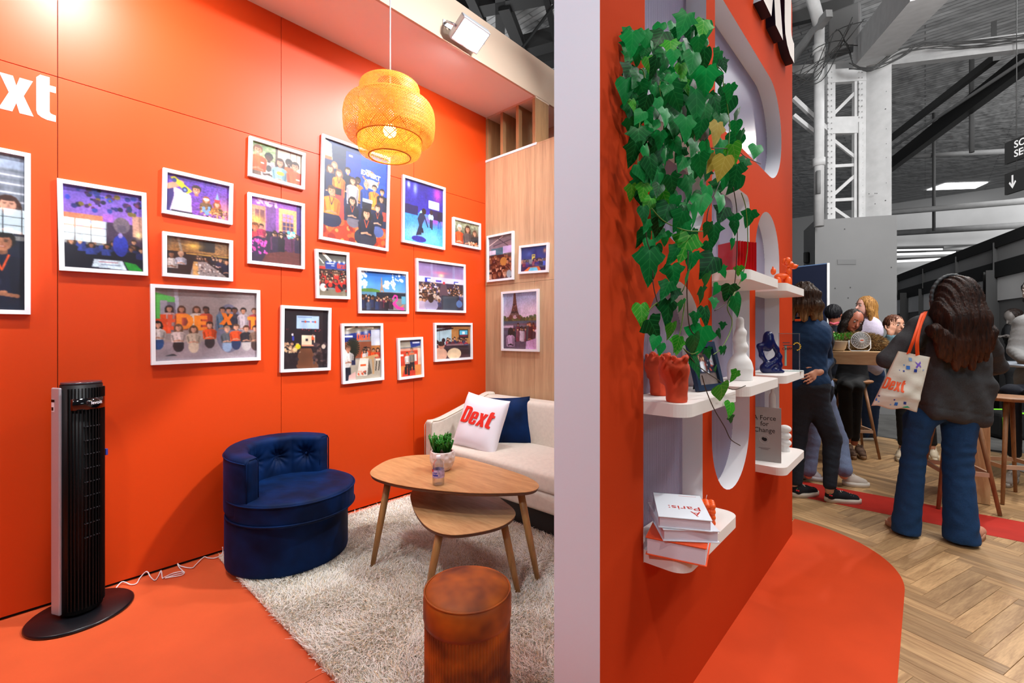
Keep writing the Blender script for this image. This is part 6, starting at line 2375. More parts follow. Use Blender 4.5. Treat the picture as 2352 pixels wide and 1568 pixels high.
A5 = [(270, 370, 150), (400, 370, 140), (250, 480, 130), (510, 320, 140), (710, 205, 160), (880, 235, 150), (600, 400, 110), (660, 300, 90), (760, 400, 130), (840, 400, 110), (250, 620, 160), (320, 490, 110), (370, 450, 90),
      (790, 530, 150), (890, 540, 150), (1000, 500, 110), (620, 490, 100), (460, 590, 130), (470, 690, 100), (310, 680, 130), (215, 780, 150), (360, 780, 120), (620, 690, 100), (900, 700, 170), (740, 740, 100),
      (650, 840, 170), (830, 890, 200), (640, 980, 140), (1080, 920, 140), (1110, 800, 110), (380, 900, 120), (500, 900, 90), (420, 990, 100), (900, 970, 120), (640, 1080, 140), (740, 1100, 160), (850, 1110, 120),
      (1000, 1140, 150), (330, 1180, 140), (430, 1080, 130), (510, 1200, 110), (280, 1330, 150), (400, 1330, 120), (660, 1260, 110), (800, 1270, 120), (900, 1290, 110), (1150, 1320, 130), (1200, 1190, 110), (1330, 1290, 110),
      (1170, 1010, 110), (1160, 1100, 90), (440, 1440, 150), (350, 1480, 120), (560, 1350, 120), (700, 1400, 120), (860, 1420, 150), (1040, 1440, 150), (1160, 1490, 130), (960, 1400, 120), (1040, 1030, 120), (1000, 900, 120),
      (950, 620, 100), (1060, 560, 80), (1020, 690, 70), (560, 760, 100), (700, 620, 110), (560, 1000, 120), (480, 800, 110), (330, 1000, 100), (280, 900, 80), (1230, 1400, 90), (540, 560, 110), (420, 560, 100)]
A6 = [(190, 160, 110), (330, 255, 110), (480, 210, 120), (540, 90, 130), (690, 130, 160), (400, 40, 120), (290, 150, 110), (340, 620, 100), (270, 560, 110), (350, 790, 230), (410, 690, 120), (550, 860, 140), (680, 900, 180),
      (480, 990, 130), (560, 1030, 100), (510, 1190, 180), (280, 1210, 150), (390, 1330, 170), (530, 1350, 120), (590, 1470, 110), (770, 1430, 200), (650, 620, 200), (550, 700, 140), (850, 790, 170), (860, 640, 110),
      (745, 350, 160), (600, 400, 140), (480, 340, 150), (960, 240, 130), (970, 340, 120), (900, 520, 140), (840, 480, 100), (1080, 80, 150), (1080, 460, 90), (1200, 380, 110), (1070, 400, 90), (830, 1220, 130), (740, 1240, 90),
      (800, 1040, 120), (1020, 1020, 120), (1100, 1130, 150), (900, 1100, 80), (920, 990, 80), (970, 1300, 50), (945, 1370, 70), (990, 1510, 60), (985, 840, 80), (1110, 830, 70), (1150, 880, 60), (840, 910, 110), (1060, 600, 70),
      (740, 560, 130), (420, 460, 130), (300, 350, 110), (320, 440, 100), (560, 260, 110), (650, 330, 90), (790, 250, 140), (850, 170, 110), (420, 130, 110), (430, 1100, 0), (620, 1130, 90), (700, 740, 110)]
A7 = [(190, 60, 60), (300, 30, 80), (430, 170, 120), (410, 40, 120), (500, 90, 60), (545, 190, 40), (665, 235, 65), (585, 345, 110), (640, 450, 75), (645, 515, 50), (150, 20, 70), (585, 70, 40)]
for i, (x, y, s_) in enumerate(A5):
    yv = 1 if rg.random() < 0.09 else (2 if rg.random() < 0.05 else 0)
    leaf_at(1380 + x / 3.7326, y / 3.7326, s_ / 3.7326, yv, rg.uniform(-.01, .03))
for i, (x, y, s_) in enumerate(A6):
    if s_:
        leaf_at(1400 + x / 3.7326, 400 + y / 3.7326, s_ / 3.7326, 1 if (x < 340 and y < 300) or rg.random() < 0.10 or (x, y) == (280, 1210) else 0, rg.uniform(-.01, .02))
for i, (x, y, s_) in enumerate(A7):
    leaf_at(1450 + x / 2.8, 780 + y / 2.8, s_ / 2.8, 1 if i in (6, 7, 1, 8) else 0, 0.01)


def inpoly(x, y, P):
    c = False
    x0, y0 = P[-1]
    for x1, y1 in P:
        if (y0 > y) != (y1 > y) and x < (x1 - x0) * (y - y0) / (y1 - y0) + x0:
            c = not c
        x0, y0 = x1, y1
    return c


massp = [(1440, 85), (1500, 65), (1620, 70), (1650, 120), (1672, 240), (1700, 300), (1690, 400), (1650, 430), (1600, 470), (1580, 560), (1480, 540), (1465, 470), (1455, 350), (1435, 250), (1430, 150)]
need = 296 - NLEAF
while need > 0:
    u, v = rg.uniform(1430, 1700), rg.uniform(60, 560)
    if inpoly(u, v, massp):
        leaf_at(u, v, rg.uniform(24, 36), 0, rg.uniform(-0.09, -0.015))
        need -= 1

M_vine = mat('vine_stem', '#5a7a28', rough=0.6, noise=(20, 0.4))
M_vined = mat('vine_stem_dark', '#3a2c1c', rough=0.7)


def vine(px, sc, ox, oy, dark=False, r=0.0016):
    P = []
    for x, y in px:
        u, v = ox + x / sc, oy + y / sc
        P.append(on_x(u, v, ivx(u) + 0.004) - ivy_inv)
    obj('vine', MB().tube(smooth_path(P, 5), r, 5).mesh('vine'), M_vined if dark else M_vine, ivy)


vine([(330, 590), (365, 610), (385, 720), (385, 860), (350, 960), (325, 1150), (315, 1460)], 3.7326, 1380, 0)
vine([(510, 700), (505, 760), (522, 860)], 3.7326, 1380, 0)
vine([(990, 560), (1045, 620), (1050, 720), (1080, 880), (1105, 1100), (1080, 1370)], 3.7326, 1380, 0)
vine([(950, 1270), (1080, 1275), (1170, 1290), (1250, 1350), (1370, 1405)], 3.7326, 1380, 0, True)
vine([(950, 60), (880, 220), (840, 340), (830, 480)], 3.7326, 1400, 400, True)
vine([(1060, 110), (1090, 300), (1095, 560), (1085, 800), (1065, 970), (1000, 1100), (900, 1170)], 3.7326, 1400, 400, True)
vine([(1130, 160), (1170, 300), (1185, 560), (1170, 740), (1130, 900), (1070, 1020), (1010, 1140), (1050, 1250), (1030, 1360), (960, 1490), (890, 1545)], 3.7326, 1400, 400)
vine([(370, 900), (385, 1000), (420, 1130)], 3.7326, 1400, 400, True)
vine([(675, 660), (670, 850), (665, 1050), (690, 1320), (770, 1400)], 3.7326, 1400, 400, True)
vine([(360, 290), (450, 390), (560, 450), (680, 485), (830, 490)], 3.7326, 1400, 400)
vine([(650, 1060), (620, 1280), (590, 1420)], 3.7326, 1400, 400)
vine([(630, 1490), (700, 1540), (760, 1520)], 3.7326, 1400, 400)
vine([(455, 230), (480, 320), (530, 440), (600, 560), (640, 640), (700, 680)], 2.8, 1450, 780, True)
vine([(340, 60), (410, 150), (470, 200), (560, 260), (650, 320), (735, 295)], 2.8, 1450, 780, True)
vine([(330, 1180), (360, 1140), (410, 1100)], 3.7326, 1400, 400)
vine([(320, 300), (315, 420), (320, 560), (360, 700), (375, 900)], 3.7326, 1400, 400, True)
# ================================================================== HALL
def gm(v, rough=0.7, **kw):
    h = '#%02x%02x%02x' % (v, v, v)
    return mat('grey_%d_%d' % (v, int(rough * 100)), h, rough=rough, **kw)


M_ceil = NT('hall_ceiling')
_v = M_ceil.coord('Object', (1, 1, 1))
_b = M_ceil.n('ShaderNodeTexBrick')
_b.inputs['Color1'].default_value = rgb('#b4b4b4')
_b.inputs['Color2'].default_value = rgb('#9c9c9c')
_b.inputs['Mortar'].default_value = rgb('#808080')
_b.inputs['Scale'].default_value = 1.0
_b.inputs['Mortar Size'].default_value = 0.012
_b.inputs['Brick Width'].default_value = 3.5
_b.inputs['Row Height'].default_value = 0.12
M_ceil.l(_v, _b.inputs['Vector'])
M_ceil.l(_b.outputs[0], M_ceil.b.inputs['Base Color'])
_n = M_ceil.n('ShaderNodeTexNoise')
_n.inputs['Scale'].default_value = 3
M_ceil.l(_v, _n.inputs['Vector'])
M_ceil.bump(_n.outputs[0], 0.6, 0.1)
M_ceil.b.inputs['Roughness'].default_value = 0.75
HZ = 7.0
struct('ceiling', MB().box((-16, 3.9, HZ), (16, 27, HZ + 0.2)).mesh('ceiling'), M_ceil.m)
struct('wall_front', MB().box((-16, 26.0, 0), (16, 26.3, HZ)).mesh('hall_end'), gm(150))
# ribs under the ceiling (dark trusses seen above the lounge)
M_blackst = gm(26, 0.6)
M_lgrey = mat('grey_paint_light', '#b4b4b4', rough=0.6, noise=(8, 0.08))
M_mgrey = mat('grey_paint_mid', '#8a8a8a', rough=0.65, noise=(8, 0.10))


def zbar(name, label, pxs, z, w, h, m, cat='beam', group=None):
    """straight member lying under the roof at height z"""
    (u0, v0), (u1, v1) = pxs
    a, b = on_z(u0, v0, z), on_z(u1, v1, z)
    return tagit(obj(name, MB().bar(a, b, w, h).mesh(name), m), label, cat, group)


tr_ = thing('roof_truss', 'dark steel roof truss in the dim hall roof above the fascia', 'truss')
for pxs, z, w in ((((1040, 22), (1290, -28)), 6.6, .26), (((1190, 112), (1290, 84)), 6.6, .28), (((1149, -20), (1149, 112)), 6.55, .16), (((1157, 10), (1200, 118)), 6.5, .18), (((1252, -20), (1278, 100)), 6.5, .09),
                  (((1200, 108), (1290, -10)), 6.4, .035), (((1075, -20), (1108, 52)), 6.5, .14), (((1200, 150), (1300, 124)), 6.6, .26)):
    (u0, v0), (u1, v1) = pxs
    obj('truss_bar', MB().bar(on_z(u0, v0, z), on_z(u1, v1, z), w, w).mesh('bar'), gm(45, 0.6) if w > .1 else M_blackst, tr_)

# ---- boxed column foot
zc = 3.16
A = at(1846, 0, 8.32)
B = at(1872, 0, 7.53)
C = at(2060, 0, 7.2)
A.z = B.z = C.z = 0
Dp = A + C - B
colb = thing('column_casing', 'plain grey boarded casing around the foot of the hall column', 'column')
M_case = mat('casing_grey', '#777777', rough=0.8, noise=(1.2, 0.06), bump=(30, 0.05, 0.003))
obj('casing_board', MB().prism([(p.x, p.y) for p in (A, B, C, Dp)], 0, zc).mesh('casing'), M_case, colb)
nrm_ = Vector((C - B).y, ) if False else None
fdir = (C - B).normalized()
fn = Vector((fdir.y, -fdir.x, 0))


def on_case(u, v, off=0.0):
    q = ray(u, v)
    o_ = Vector((0, 0, CAM_Z))
    t_ = (B - o_).dot(fn) / q.dot(fn)
    return o_ + q * t_ + fn * off


def quad_on_case(u0, v0, u1, v1, off=0.01):
    p = [on_case(u0, v1, off), on_case(u1, v1, off), on_case(u1, v0, off), on_case(u0, v0, off)]
    b_ = [x - fn * (off - 0.001) for x in p]
    return mesh_py(p + b_, [(0, 1, 2, 3), (7, 6, 5, 4), (0, 4, 5, 1), (1, 5, 6, 2), (2, 6, 7, 3), (3, 7, 4, 0)])


obj('label_plate', quad_on_case(1923, 596, 1966, 607), gm(96, 0.5), colb)
for u, v in ((1918, 662), (1953, 660), (1940, 526), (1948, 684), (2047, 614)):
    obj('screw', quad_on_case(u - 1.3, v - 1.3, u + 1.3, v + 1.3, 0.004), gm(60), colb)
sp = at(1857, 592, 7.95)
tagit(obj('wall_speaker', MB().box((sp.x - 0.06, sp.y - 0.1, sp.z - 0.09), (sp.x + 0.02, sp.y + 0.1, sp.z + 0.09), 0.01).mesh('sp'), M_blackst), 'small black speaker on the side of the grey column casing', 'speaker')

# ---- steel lattice column and pillar
lat = thing('lattice_column', 'riveted light grey lattice column rising from the casing', 'column')
d0 = 7.55


def L(u, v, d=d0):
    return at(u, v, d)


def lbar(name, u0, v0, u1, v1, w, parent=lat, m=None, d=d0, dep=0.06):
    up = Vector((-SY, CY, 0))
    obj(name, MB().bar(L(u0, v0, d), L(u1, v1, d), w * d / F_PX, dep, up=up).mesh(name), m or M_lgrey, parent)


for dd, sc_ in ((7.55, 1), (8.1, 0)):
    m_ = M_lgrey if sc_ else M_mgrey
    lbar('chord', 1907, 150, 1907, 505, 18, m=m_, d=dd)
    lbar('chord', 1978, 150, 1976, 505, 17, m=m_, d=dd)
    lbar('chord', 1963, 180, 1962, 505, 6, m=m_, d=dd)
    for u0, v0, u1, v1, w in ((1914, 262, 1962, 214, 7), (1914, 322, 1962, 360, 7), (1914, 447, 1962, 404, 7), (1914, 478, 1950, 503, 7), (1912, 382, 1964, 379, 7), (1912, 460, 1964, 457, 7)):
        lbar('brace', u0, v0, u1, v1, w, m=m_, d=dd, dep=0.03)
lbar('gusset_plate', 1897, 290, 1980, 288, 38, dep=0.08)
lbar('gusset_plate', 1897, 178, 1985, 172, 30, dep=0.08)
lbar('gusset_plate', 1972, 400, 1980, 400, 240, dep=0.02, d=7.5)
lbar('knee_brace', 1822, 225, 1902, 300, 9)
lbar('knee_brace', 1822, 265, 1875, 308, 8)
mb = MB()
for i in range(26):
    for u in (1903, 1911, 1974, 1981):
        p = L(u, 165 + i * 13, 7.50)
        mb.sphere(p, 0.012, 6, 4)
obj('rivet', mb.mesh('rivets'), M_lgrey, lat, kind='stuff')
cam_r0 = Vector((CY, SY, 0))
pil = thing('pillar', 'plain light grey pillar face beside the lattice column', 'pillar')
p0, p1 = L(1986, 0, 7.6), L(2048, 0, 7.3)
p0.z = p1.z = 0
nn = Vector((p1.x, p1.y, 0)).normalized() * 0.5 - cam_r0 * 0.02
obj('pillar_face', MB().prism([(q.x, q.y) for q in (p0, p1, p1 + nn, p0 + nn)], 3.1, 5.75).mesh('pillar'), M_lgrey, pil)
mb = MB()
for u, v in ((2036, 210), (2036, 296), (2036, 362), (2036, 420), (2034, 460), (1996, 445), (2010, 444), (2014, 444), (2010, 468), (2034, 250), (2036, 330)):
    mb.sphere(L(u, v, 7.36), 0.008, 6, 4)
obj('bolt', mb.mesh('bolts'), gm(50), pil, kind='stuff')
pipe = thing('drain_pipe', 'vertical light grey pipe with collars left of the lattice column', 'pipe')
obj('pipe', MB().tube([L(1881, 520, 7.3), L(1882, 40, 7.3)], 0.072, 16).mesh('pipe'), M_lgrey, pipe)
for v in (112, 372):
    obj('collar', MB().tube([L(1881, v + 10, 7.3), L(1881, v - 8, 7.3)], 0.088, 16).mesh('collar'), M_lgrey, pipe)
obj('elbow', MB().tube([L(1882, 60, 7.3), L(1880, 50, 7.25), L(1872, 20, 7.2), L(1860, -20, 7.1)], 0.085, 12).mesh('elbow'), M_lgrey, pipe)
obj('rust_patch', MB().tube([L(1880, 445, 7.232), L(1880, 392, 7.232)], 0.03, 10).mesh('rust'), gm(110), pipe)

# ---- roof beams
tagit(obj('box_beam', MB().bar(at(1996, 118, 7.35), at(2150, -60, 5.0), 0.42, 0.42).mesh('beam'), M_lgrey), 'broad light grey box beam running from the pillar up over the aisle', 'beam')
tagit(obj('tie_beam', MB().bar(at(2040, 138, 7.4), at(2400, 92, 6.3), 0.14, 0.22).mesh('beam'), M_mgrey), 'grey tie beam carrying cables from the pillar to the right', 'beam')
tagit(obj('roof_beam', MB().bar(at(2030, 392, 13), at(2420, 92, 6.8), 0.16, 0.30).mesh('beam'), M_blackst), 'broad black sloping roof beam at the right', 'beam')
tagit(obj('roof_beam', MB().bar(at(2030, 330, 12), at(2290, 130, 7.6), 0.10, 0.12).mesh('beam'), gm(60)), 'thin dark sloping rail above the black roof beam', 'beam')
tagit(obj('roof_beam', MB().bar(at(2040, 345, 12), at(2380, 120, 7.0), 0.03, 0.05).mesh('beam'), M_mgrey), 'slender grey conduit along the sloping roof', 'beam')
tagit(obj('roof_beam', MB().bar(at(1815, 140, 8), at(1905, 30, 7.0), 0.10, 0.12).mesh('beam'), M_mgrey), 'grey strut rising left of the drain pipe', 'beam')
tagit(obj('roof_beam', MB().bar(at(1815, 165, 8.2), at(1985, 150, 7.8), 0.10, 0.16).mesh('beam'), M_mgrey), 'grey cross beam behind the head of the drain pipe', 'beam')
tagit(obj('roof_beam', MB().bar(at(1815, 45, 8.2), at(1960, 8, 7.6), 0.12, 0.22).mesh('beam'), gm(70)), 'dark grey cross beam highest above the drain pipe', 'beam')
tagit(obj('head_plate', MB().box(tuple(at(1940, 70, 7.7) - Vector((.22, .1, .35))), tuple(at(1940, 70, 7.7) + Vector((.22, .15, .35))), 0.03).mesh('hp'), gm(105)), 'grey steel head block on top of the lattice column', 'bracket')
tagit(obj('roof_pipe', MB().tube([at(2045, 488, 12), at(2400, 458, 10)], 0.07, 10).mesh('pipe'), M_lgrey), 'upper horizontal light grey pipe across the far bay', 'pipe')
tagit(obj('roof_pipe', MB().tube([at(2045, 536, 13), at(2400, 514, 11)], 0.08, 10).mesh('pipe'), M_mgrey), 'lower horizontal grey pipe across the far bay', 'pipe')
tagit(obj('roof_pipe', MB().tube([at(2045, 362, 12.5), at(2330, 346, 11)], 0.06, 10).mesh('pipe'), M_mgrey), 'horizontal grey pipe under the sloping roof, topmost of three', 'pipe')
tagit(obj('hanger_rod', MB().tube([Vector((*at(2145, 400, 11.8)[:2], HZ)), at(2145, 530, 11.8)], 0.035, 8).mesh('rod'), gm(80)), 'upright grey rod crossing the bright ceiling panel', 'rod')
tagit(obj('hanger_rod', MB().tube([Vector((*at(2232, 250, 9)[:2], HZ)), at(2232, 350, 9)], 0.04, 8).mesh('rod'), gm(80)), 'upright grey rod under the sloping roof, right of the pillar', 'rod')
q = at(2283, 90, 7.2)
tagit(obj('hanger_rail', MB().box((q.x - 0.03, q.y - 0.02, q.z - 0.05), (q.x + 0.03, q.y + 0.02, q.z + 0.28)).mesh('hr'), M_blackst), 'short black perforated hanger above the tie beam', 'bracket')
# cables
rg = random.Random(8)
wir = thing('cable_bundle', 'tangled dark cables draped over the column head and tie beam', 'cables')
mb = MB()
for i in range(9):
    P = [at(1822 + rg.uniform(-4, 10), rg.uniform(150, 210), 7.3), at(1880 + rg.uniform(-15, 15), rg.uniform(110, 190), 7.15), at(1925 + rg.uniform(-15, 15), rg.uniform(60, 130), 7.1), at(1965 + rg.uniform(-15, 25), rg.uniform(20, 150), 7.05)]
    mb.tube(smooth_path(P, 6), 0.007, 5)
for i in range(7):
    P = [at(1955 + rg.uniform(-5, 15), 150 + rg.uniform(-8, 12), 7.0), at(2000, 160 + rg.uniform(-8, 6), 7.0), at(2060, 130 + rg.uniform(-20, 8), 7.0), at(2120, 108 + rg.uniform(-12, 10), 6.9), at(2230, 100 + rg.uniform(-8, 10), 6.7), at(2380, 80 + rg.uniform(-6, 14), 6.2)]
    mb.tube(smooth_path(P, 6), 0.008, 5)
obj('cable', mb.mesh('cables'), gm(40), wir, kind='stuff')

# ---- bright roof light, lit bay, clerestory strips at the back
pa = [on_z(u, v, HZ - 0.03) for u, v in ((2128, 437), (2240, 433), (2270, 419), (2172, 422))]
tagit(obj('ceiling_light', mesh_py([tuple(p) for p in pa], [(0, 3, 2, 1)]), mat('panel_light', '#ffffff', emit='#ffffff', estr=4)), 'long bright light panel in the far hall ceiling', 'light')
bay = thing('far_bay', 'pale lit wall bay with window strips at the back of the hall', 'wall bay')
D1 = 14.5
obj('bay_wall', MB().bar(at(2030, 574, D1), at(2460, 534, D1 - 2.5), 0.1, 2.15).mesh('bay'), mat('pale_bay', '#c8c8c8', rough=0.8, noise=(0.7, 0.15)), bay)
for i, (v0, v1) in enumerate(((575, 571), (584, 580), (600, 595))):
    obj('window_strip', MB().bar(at(2056, v0, D1 - 0.4), at(2230 - i * 35, v1, D1 - 1.2), 0.04, 0.07).mesh('ws'), mat('window_glow', '#ffffff', emit='#f4f4f4', estr=1.2), bay)
    obj('strip_rail', MB().bar(at(2056, v0 - 5, D1 - 0.45), at(2260 - i * 35, v1 - 5, D1 - 1.3), 0.04, 0.06).mesh('sr'), gm(70), bay)
obj('cable_tray', MB().bar(at(2040, 568, D1 - 0.5), at(2300, 560, D1 - 1.6), 0.1, 0.03).mesh('ct'), gm(110), bay)

# ---- black framed partition
part_ = thing('glazed_partition', 'black framed partition with pale panels at the right of the hall', 'partition')
W0, W1 = at(2050, 768, 12.4), at(2450, 768, 5.7)
W0.z = W1.z = 0
wd_ = (W1 - W0).normalized()
wn = Vector((wd_.y, -wd_.x, 0))


def on_w(u, v=HORIZON):
    q = ray(u, v)
    o_ = Vector((0, 0, CAM_Z))
    return o_ + q * ((W0 - o_).dot(wn) / q.dot(wn))


def wz(u, v):
    return on_w(u, v).z


def wbar(name, z, t, m, u0=2050, u1=2450, off=0.0):
    a, b = on_w(u0), on_w(u1)
    a = Vector((a.x, a.y, z)) + wn * off
    b = Vector((b.x, b.y, z)) + wn * off
    obj(name, MB().bar(a, b, 0.09, t).mesh(name), m, part_)


zt1 = wz(2200, 590)
zt2 = wz(2200, 643)
wbar('rail', zt1, 0.17, M_blackst)
wbar('rail', zt2, 0.24, M_blackst)
wbar('pale_panel', zt2 - 0.31, 0.36, gm(215), off=-0.03)
wbar('pale_panel', (zt1 + zt2) / 2, 0.34, gm(140), off=-0.03)
wbar('dark_panel', (zt2 - 0.42) / 2, zt2 - 0.46, gm(112), off=-0.05)
for u in (2066, 2125, 2202, 2290):
    a = on_w(u)
    obj('post', MB().box((a.x - 0.05, a.y - 0.05, zt2), (a.x + 0.05, a.y + 0.05, zt1)).mesh('post'), M_blackst, part_)
for u, w in ((2076, .07), (2087, .16), (2122, .09), (2272, .07), (2291, .13), (2400, .1)):
    a = on_w(u)
    obj('post', MB().box((a.x - w, a.y - 0.04, 0), (a.x + w, a.y + 0.04, zt2)).mesh('post'), M_blackst, part_)

# ---- hanging exit signs
sg = thing('hanging_sign', 'dark hanging sign with white capitals at the right edge', 'sign')
sa, sb = at(2311, 354, 6.5), at(2352, 340, 6.25)
sd = Vector(((sb - sa).x, (sb - sa).y, 0)).normalized()


def sign(t, z0, z1):
    a = Vector((sa.x, sa.y, 0))
    n_ = Vector((sd.y, -sd.x, 0))
    Ms = frame_matrix((a.x, a.y, z0), sd, (0, 0, 1))
    obj('sign_board', MB().box((0, 0, -0.02), (1.5, z1 - z0, 0.02)).mesh('sb').copy() if False else (lambda me: (me.transform(Ms), me)[1])(MB().box((0, 0, -0.02), (1.5, z1 - z0, 0.02)).mesh('sb')), gm(30, 0.5), t)
    return Ms


z_a, z_b = at(2311, 378, 6.5).z, at(2311, 329, 6.5).z
Ms = sign(sg, z_a, z_b)
for i, txt in enumerate(('SORTIE DE', 'SECOURS')):
    tm = text_mesh(txt, 0.135, 0.001, bold=0.002)
    tm.transform(Ms @ Matrix.Translation((0.135, (z_b - z_a) * (0.56 - 0.42 * i) + 0.01, 0.021)))
    obj('lettering', tm, gm(235), sg)
sg2 = thing('hanging_sign', 'dark hanging sign with a white down arrow at the right edge', 'sign')
z_c, z_d = at(2311, 448, 6.5).z, at(2311, 400, 6.5).z
Ms = sign(sg2, z_c, z_d)
arw = shape_mesh([[(-0.018, 0.20), (0.018, 0.20), (0.018, 0.07), (0.06, 0.115), (0.082, 0.095), (0, 0.01), (-0.082, 0.095), (-0.06, 0.115), (-0.018, 0.07)]], 0.002)
arw.transform(Ms @ Matrix.Translation((0.115, 0.05, 0.021)) @ Matrix.Diagonal((0.62, 0.98, 1, 1)))
obj('arrow', arw, gm(235), sg2)
for t_ in (sg, ):
    mb = MB()
    a = Vector((sa.x, sa.y, 0)) + sd * 0.15
    obj('hanger_wire', MB().tube([(a.x, a.y, z_d - 0.02), (a.x, a.y, HZ)], 0.006, 5).mesh('hw'), gm(60), t_)
a2 = Vector((sa.x, sa.y, 0)) + sd * 1.2
obj('hanger_wire', MB().tube([(a2.x, a2.y, z_c), (a2.x, a2.y, HZ)], 0.006, 5).mesh('hw'), gm(60), sg2)

# ---- lit window band of the hall behind the camera, it shows as a reflection in the picture glass
struct('wall_side', MB().box((4.03, -2.2, 0), (4.12, 2.2, 3.7)).mesh('side'), gm(120))
wn1 = struct('window_1', MB().box((4.012, -0.45, 2.76), (4.03, 1.12, 3.15)).mesh('win'), gm(40))
M_pane = mat('lit_pane', '#ffffff', emit='#e6f6ff', estr=26)
for i in range(8):
    for j in range(3):
        y_, z_ = -0.43 + i * 0.192, 2.775 + j * 0.123
        obj('pane', MB().box((4.006, y_, z_), (4.012, y_ + 0.178, z_ + 0.112)).mesh('pane'), M_pane, wn1)

# ---- navy display board
nb = thing('display_board', 'dark navy display board with a white edge behind the woman in navy', 'board')
na, nb_ = at(1770, 768, 6.6), at(1900, 768, 6.0)
z_ = at(1900, 604, 6.0).z
na.z = nb_.z = 0
obj('board_panel', (lambda: MB().bar((na.x, na.y, z_ / 2 + 0.02), (nb_.x, nb_.y, z_ / 2 + 0.02), 0.03, z_ - 0.04).mesh('bd'))(), mat('navy_board', '#131c36', rough=0.6), nb)
dd_ = (nb_ - na).normalized()
obj('edge_strip', MB().bar((nb_ + dd_ * 0.008) + Vector((0, 0, 0.0)), (nb_ + dd_ * 0.008) + Vector((0, 0, z_)), 0.034, 0.018).mesh('es'), gm(215), nb)
obj('top_strip', MB().bar((na.x, na.y, z_ - 0.006), (nb_.x, nb_.y, z_ - 0.006), 0.034, 0.012).mesh('ts'), mat('pale_blue', '#6a86b0'), nb)

# ---- high oak table
M_hoak = wood('high_table_oak', '#b8895c', '#d9b487', scale=(10, 10, 1.2), rough=0.45, fine=0.8)
M_htop = wood('high_table_top', '#b8895c', '#d9b487', scale=(1.2, 10, 10), rough=0.45, fine=0.8)
hi = thing('high_table', 'high light oak table with slab legs behind the two women', 'table', (0, 0, 0))
TX0, TX1, TY0, TY1, TZ = -1.05, 0.36, 4.90, 5.62, 1.122
obj('tabletop', MB().box((TX0, TY0, TZ - 0.112), (TX1, TY1, TZ), 0.003).mesh('tt'), M_htop, hi)
obj('leg', MB().box((TX1 - 0.11, TY0 + 0.002, 0), (TX1, TY1 - 0.01, TZ - 0.112), 0.003).mesh('lg'), M_hoak, hi)
obj('leg', MB().box((TX0, TY0 + 0.002, 0), (TX0 + 0.11, TY1 - 0.01, TZ - 0.112), 0.003).mesh('lg'), M_hoak, hi)

# ---- bar stools
M_st = wood('stool_wood', '#7a4f30', '#a87850', scale=(12, 12, 1.5), rough=0.5)
M_stl = mat('stool_rail', '#c9a58a', rough=0.5)


def stool(label, c, rz, z=0.79, sp_=0.20):
    t = thing('bar_stool', label, 'stool', (c.x, c.y, 0), rz, 'wooden bar stools')
    obj('seat', MB().lathe([(0.0, z - 0.03), (0.15, z - 0.03), (0.175, z - 0.02), (0.18, z - 0.006), (0.17, z), (0.0, z - 0.006)], n=32).mesh('seat'), M_st, t)
    for i in range(4):
        a = math.pi / 4 + i * math.pi / 2
        obj('leg', MB().tube([(0.10 * math.cos(a), 0.10 * math.sin(a), z - 0.028), (sp_ * 1.2 * math.cos(a), sp_ * 1.2 * math.sin(a), 0.0)], [0.017, 0.012], 10).mesh('leg'), M_st, t)
    f = 0.27
    r = 0.10 + (sp_ * 1.2 - 0.10) * (1 - f / z)
    cs = [(r * math.cos(math.pi / 4 + i * math.pi / 2), r * math.sin(math.pi / 4 + i * math.pi / 2), f) for i in range(4)]
    for i in range(4):
        obj('footrail', MB().bar(cs[i], cs[(i + 1) % 4], 0.016, 0.03).mesh('fr'), M_stl, t)
    return t


stool('wooden bar stool seen under the high table, left of the tote bag', at(1958, 768, 4.85), 0.5)
stool('wooden bar stool behind the legs of the woman in flared jeans', at(2196, 768, 3.42), 0.35)
stool('wooden bar stool at the right edge by the round table', at(2318, 768, 3.55), 0.55)

# ---- round white table at the right edge
rt = thing('round_table', 'high round white table cut by the right edge of the picture', 'table', tuple(at(2420, 768, 4.2)[:2]) + (0,))
obj('tabletop', MB().lathe([(0.0, 0.975), (0.47, 0.975), (0.50, 0.985), (0.50, 0.998), (0.0, 1.0)], n=64).mesh('tt'), mat('table_white', '#c8d4e4', rough=0.25), rt)
obj('table_column', MB().lathe([(0.03, 0.02), (0.03, 0.976)], n=20).mesh('tc'), gm(190, 0.3), rt)
obj('foot', MB().lathe([(0.28, 0.0), (0.28, 0.012), (0.03, 0.025)], n=40).mesh('ft'), gm(190, 0.3), rt)

# ---- things on the high table
bpz = TZ
fp = at(1975, 768, 3.98)
mf = thing('desk_fan', 'small white desk fan with an orange centre on the high oak table', 'fan', (fp.x, 4.97, bpz), math.radians(38))
M_fw = mat('fan_white', '#eef0f2', rough=0.35)
RW = Matrix.Rotation(math.radians(90), 4, 'X')
for r in (0.079, 0.066, 0.053, 0.041, 0.030):
    obj('guard_ring', MB().tube([(r * math.cos(a), -0.014 * (1 - r / 0.085) - 0.012, 0.098 + r * math.sin(a) * 0.9) for a in np.linspace(0, 6.2832, 36, endpoint=False)], 0.0035 if r > 0.07 else 0.0018, 6, closed=True).mesh('g'), M_fw, mf)
mb = MB()
for i in range(16):
    a = i * math.pi / 8
    mb.tube([(0.02 * math.cos(a), -0.024, 0.098 + 0.018 * math.sin(a)), (0.078 * math.cos(a), -0.012, 0.098 + 0.07 * math.sin(a))], 0.0012, 4)
obj('guard_spoke', mb.mesh('sp'), M_fw, mf, kind='stuff')
obj('hub', MB().tube([(0, -0.028, 0.098), (0, -0.016, 0.098)], 0.021, 20).mesh('hub'), M_fw, mf)
obj('hub_mark', MB().box((-0.013, -0.0290, 0.095), (0.013, -0.0278, 0.102)).mesh('hm'), mat('print_orange', '#f0581c'), mf)
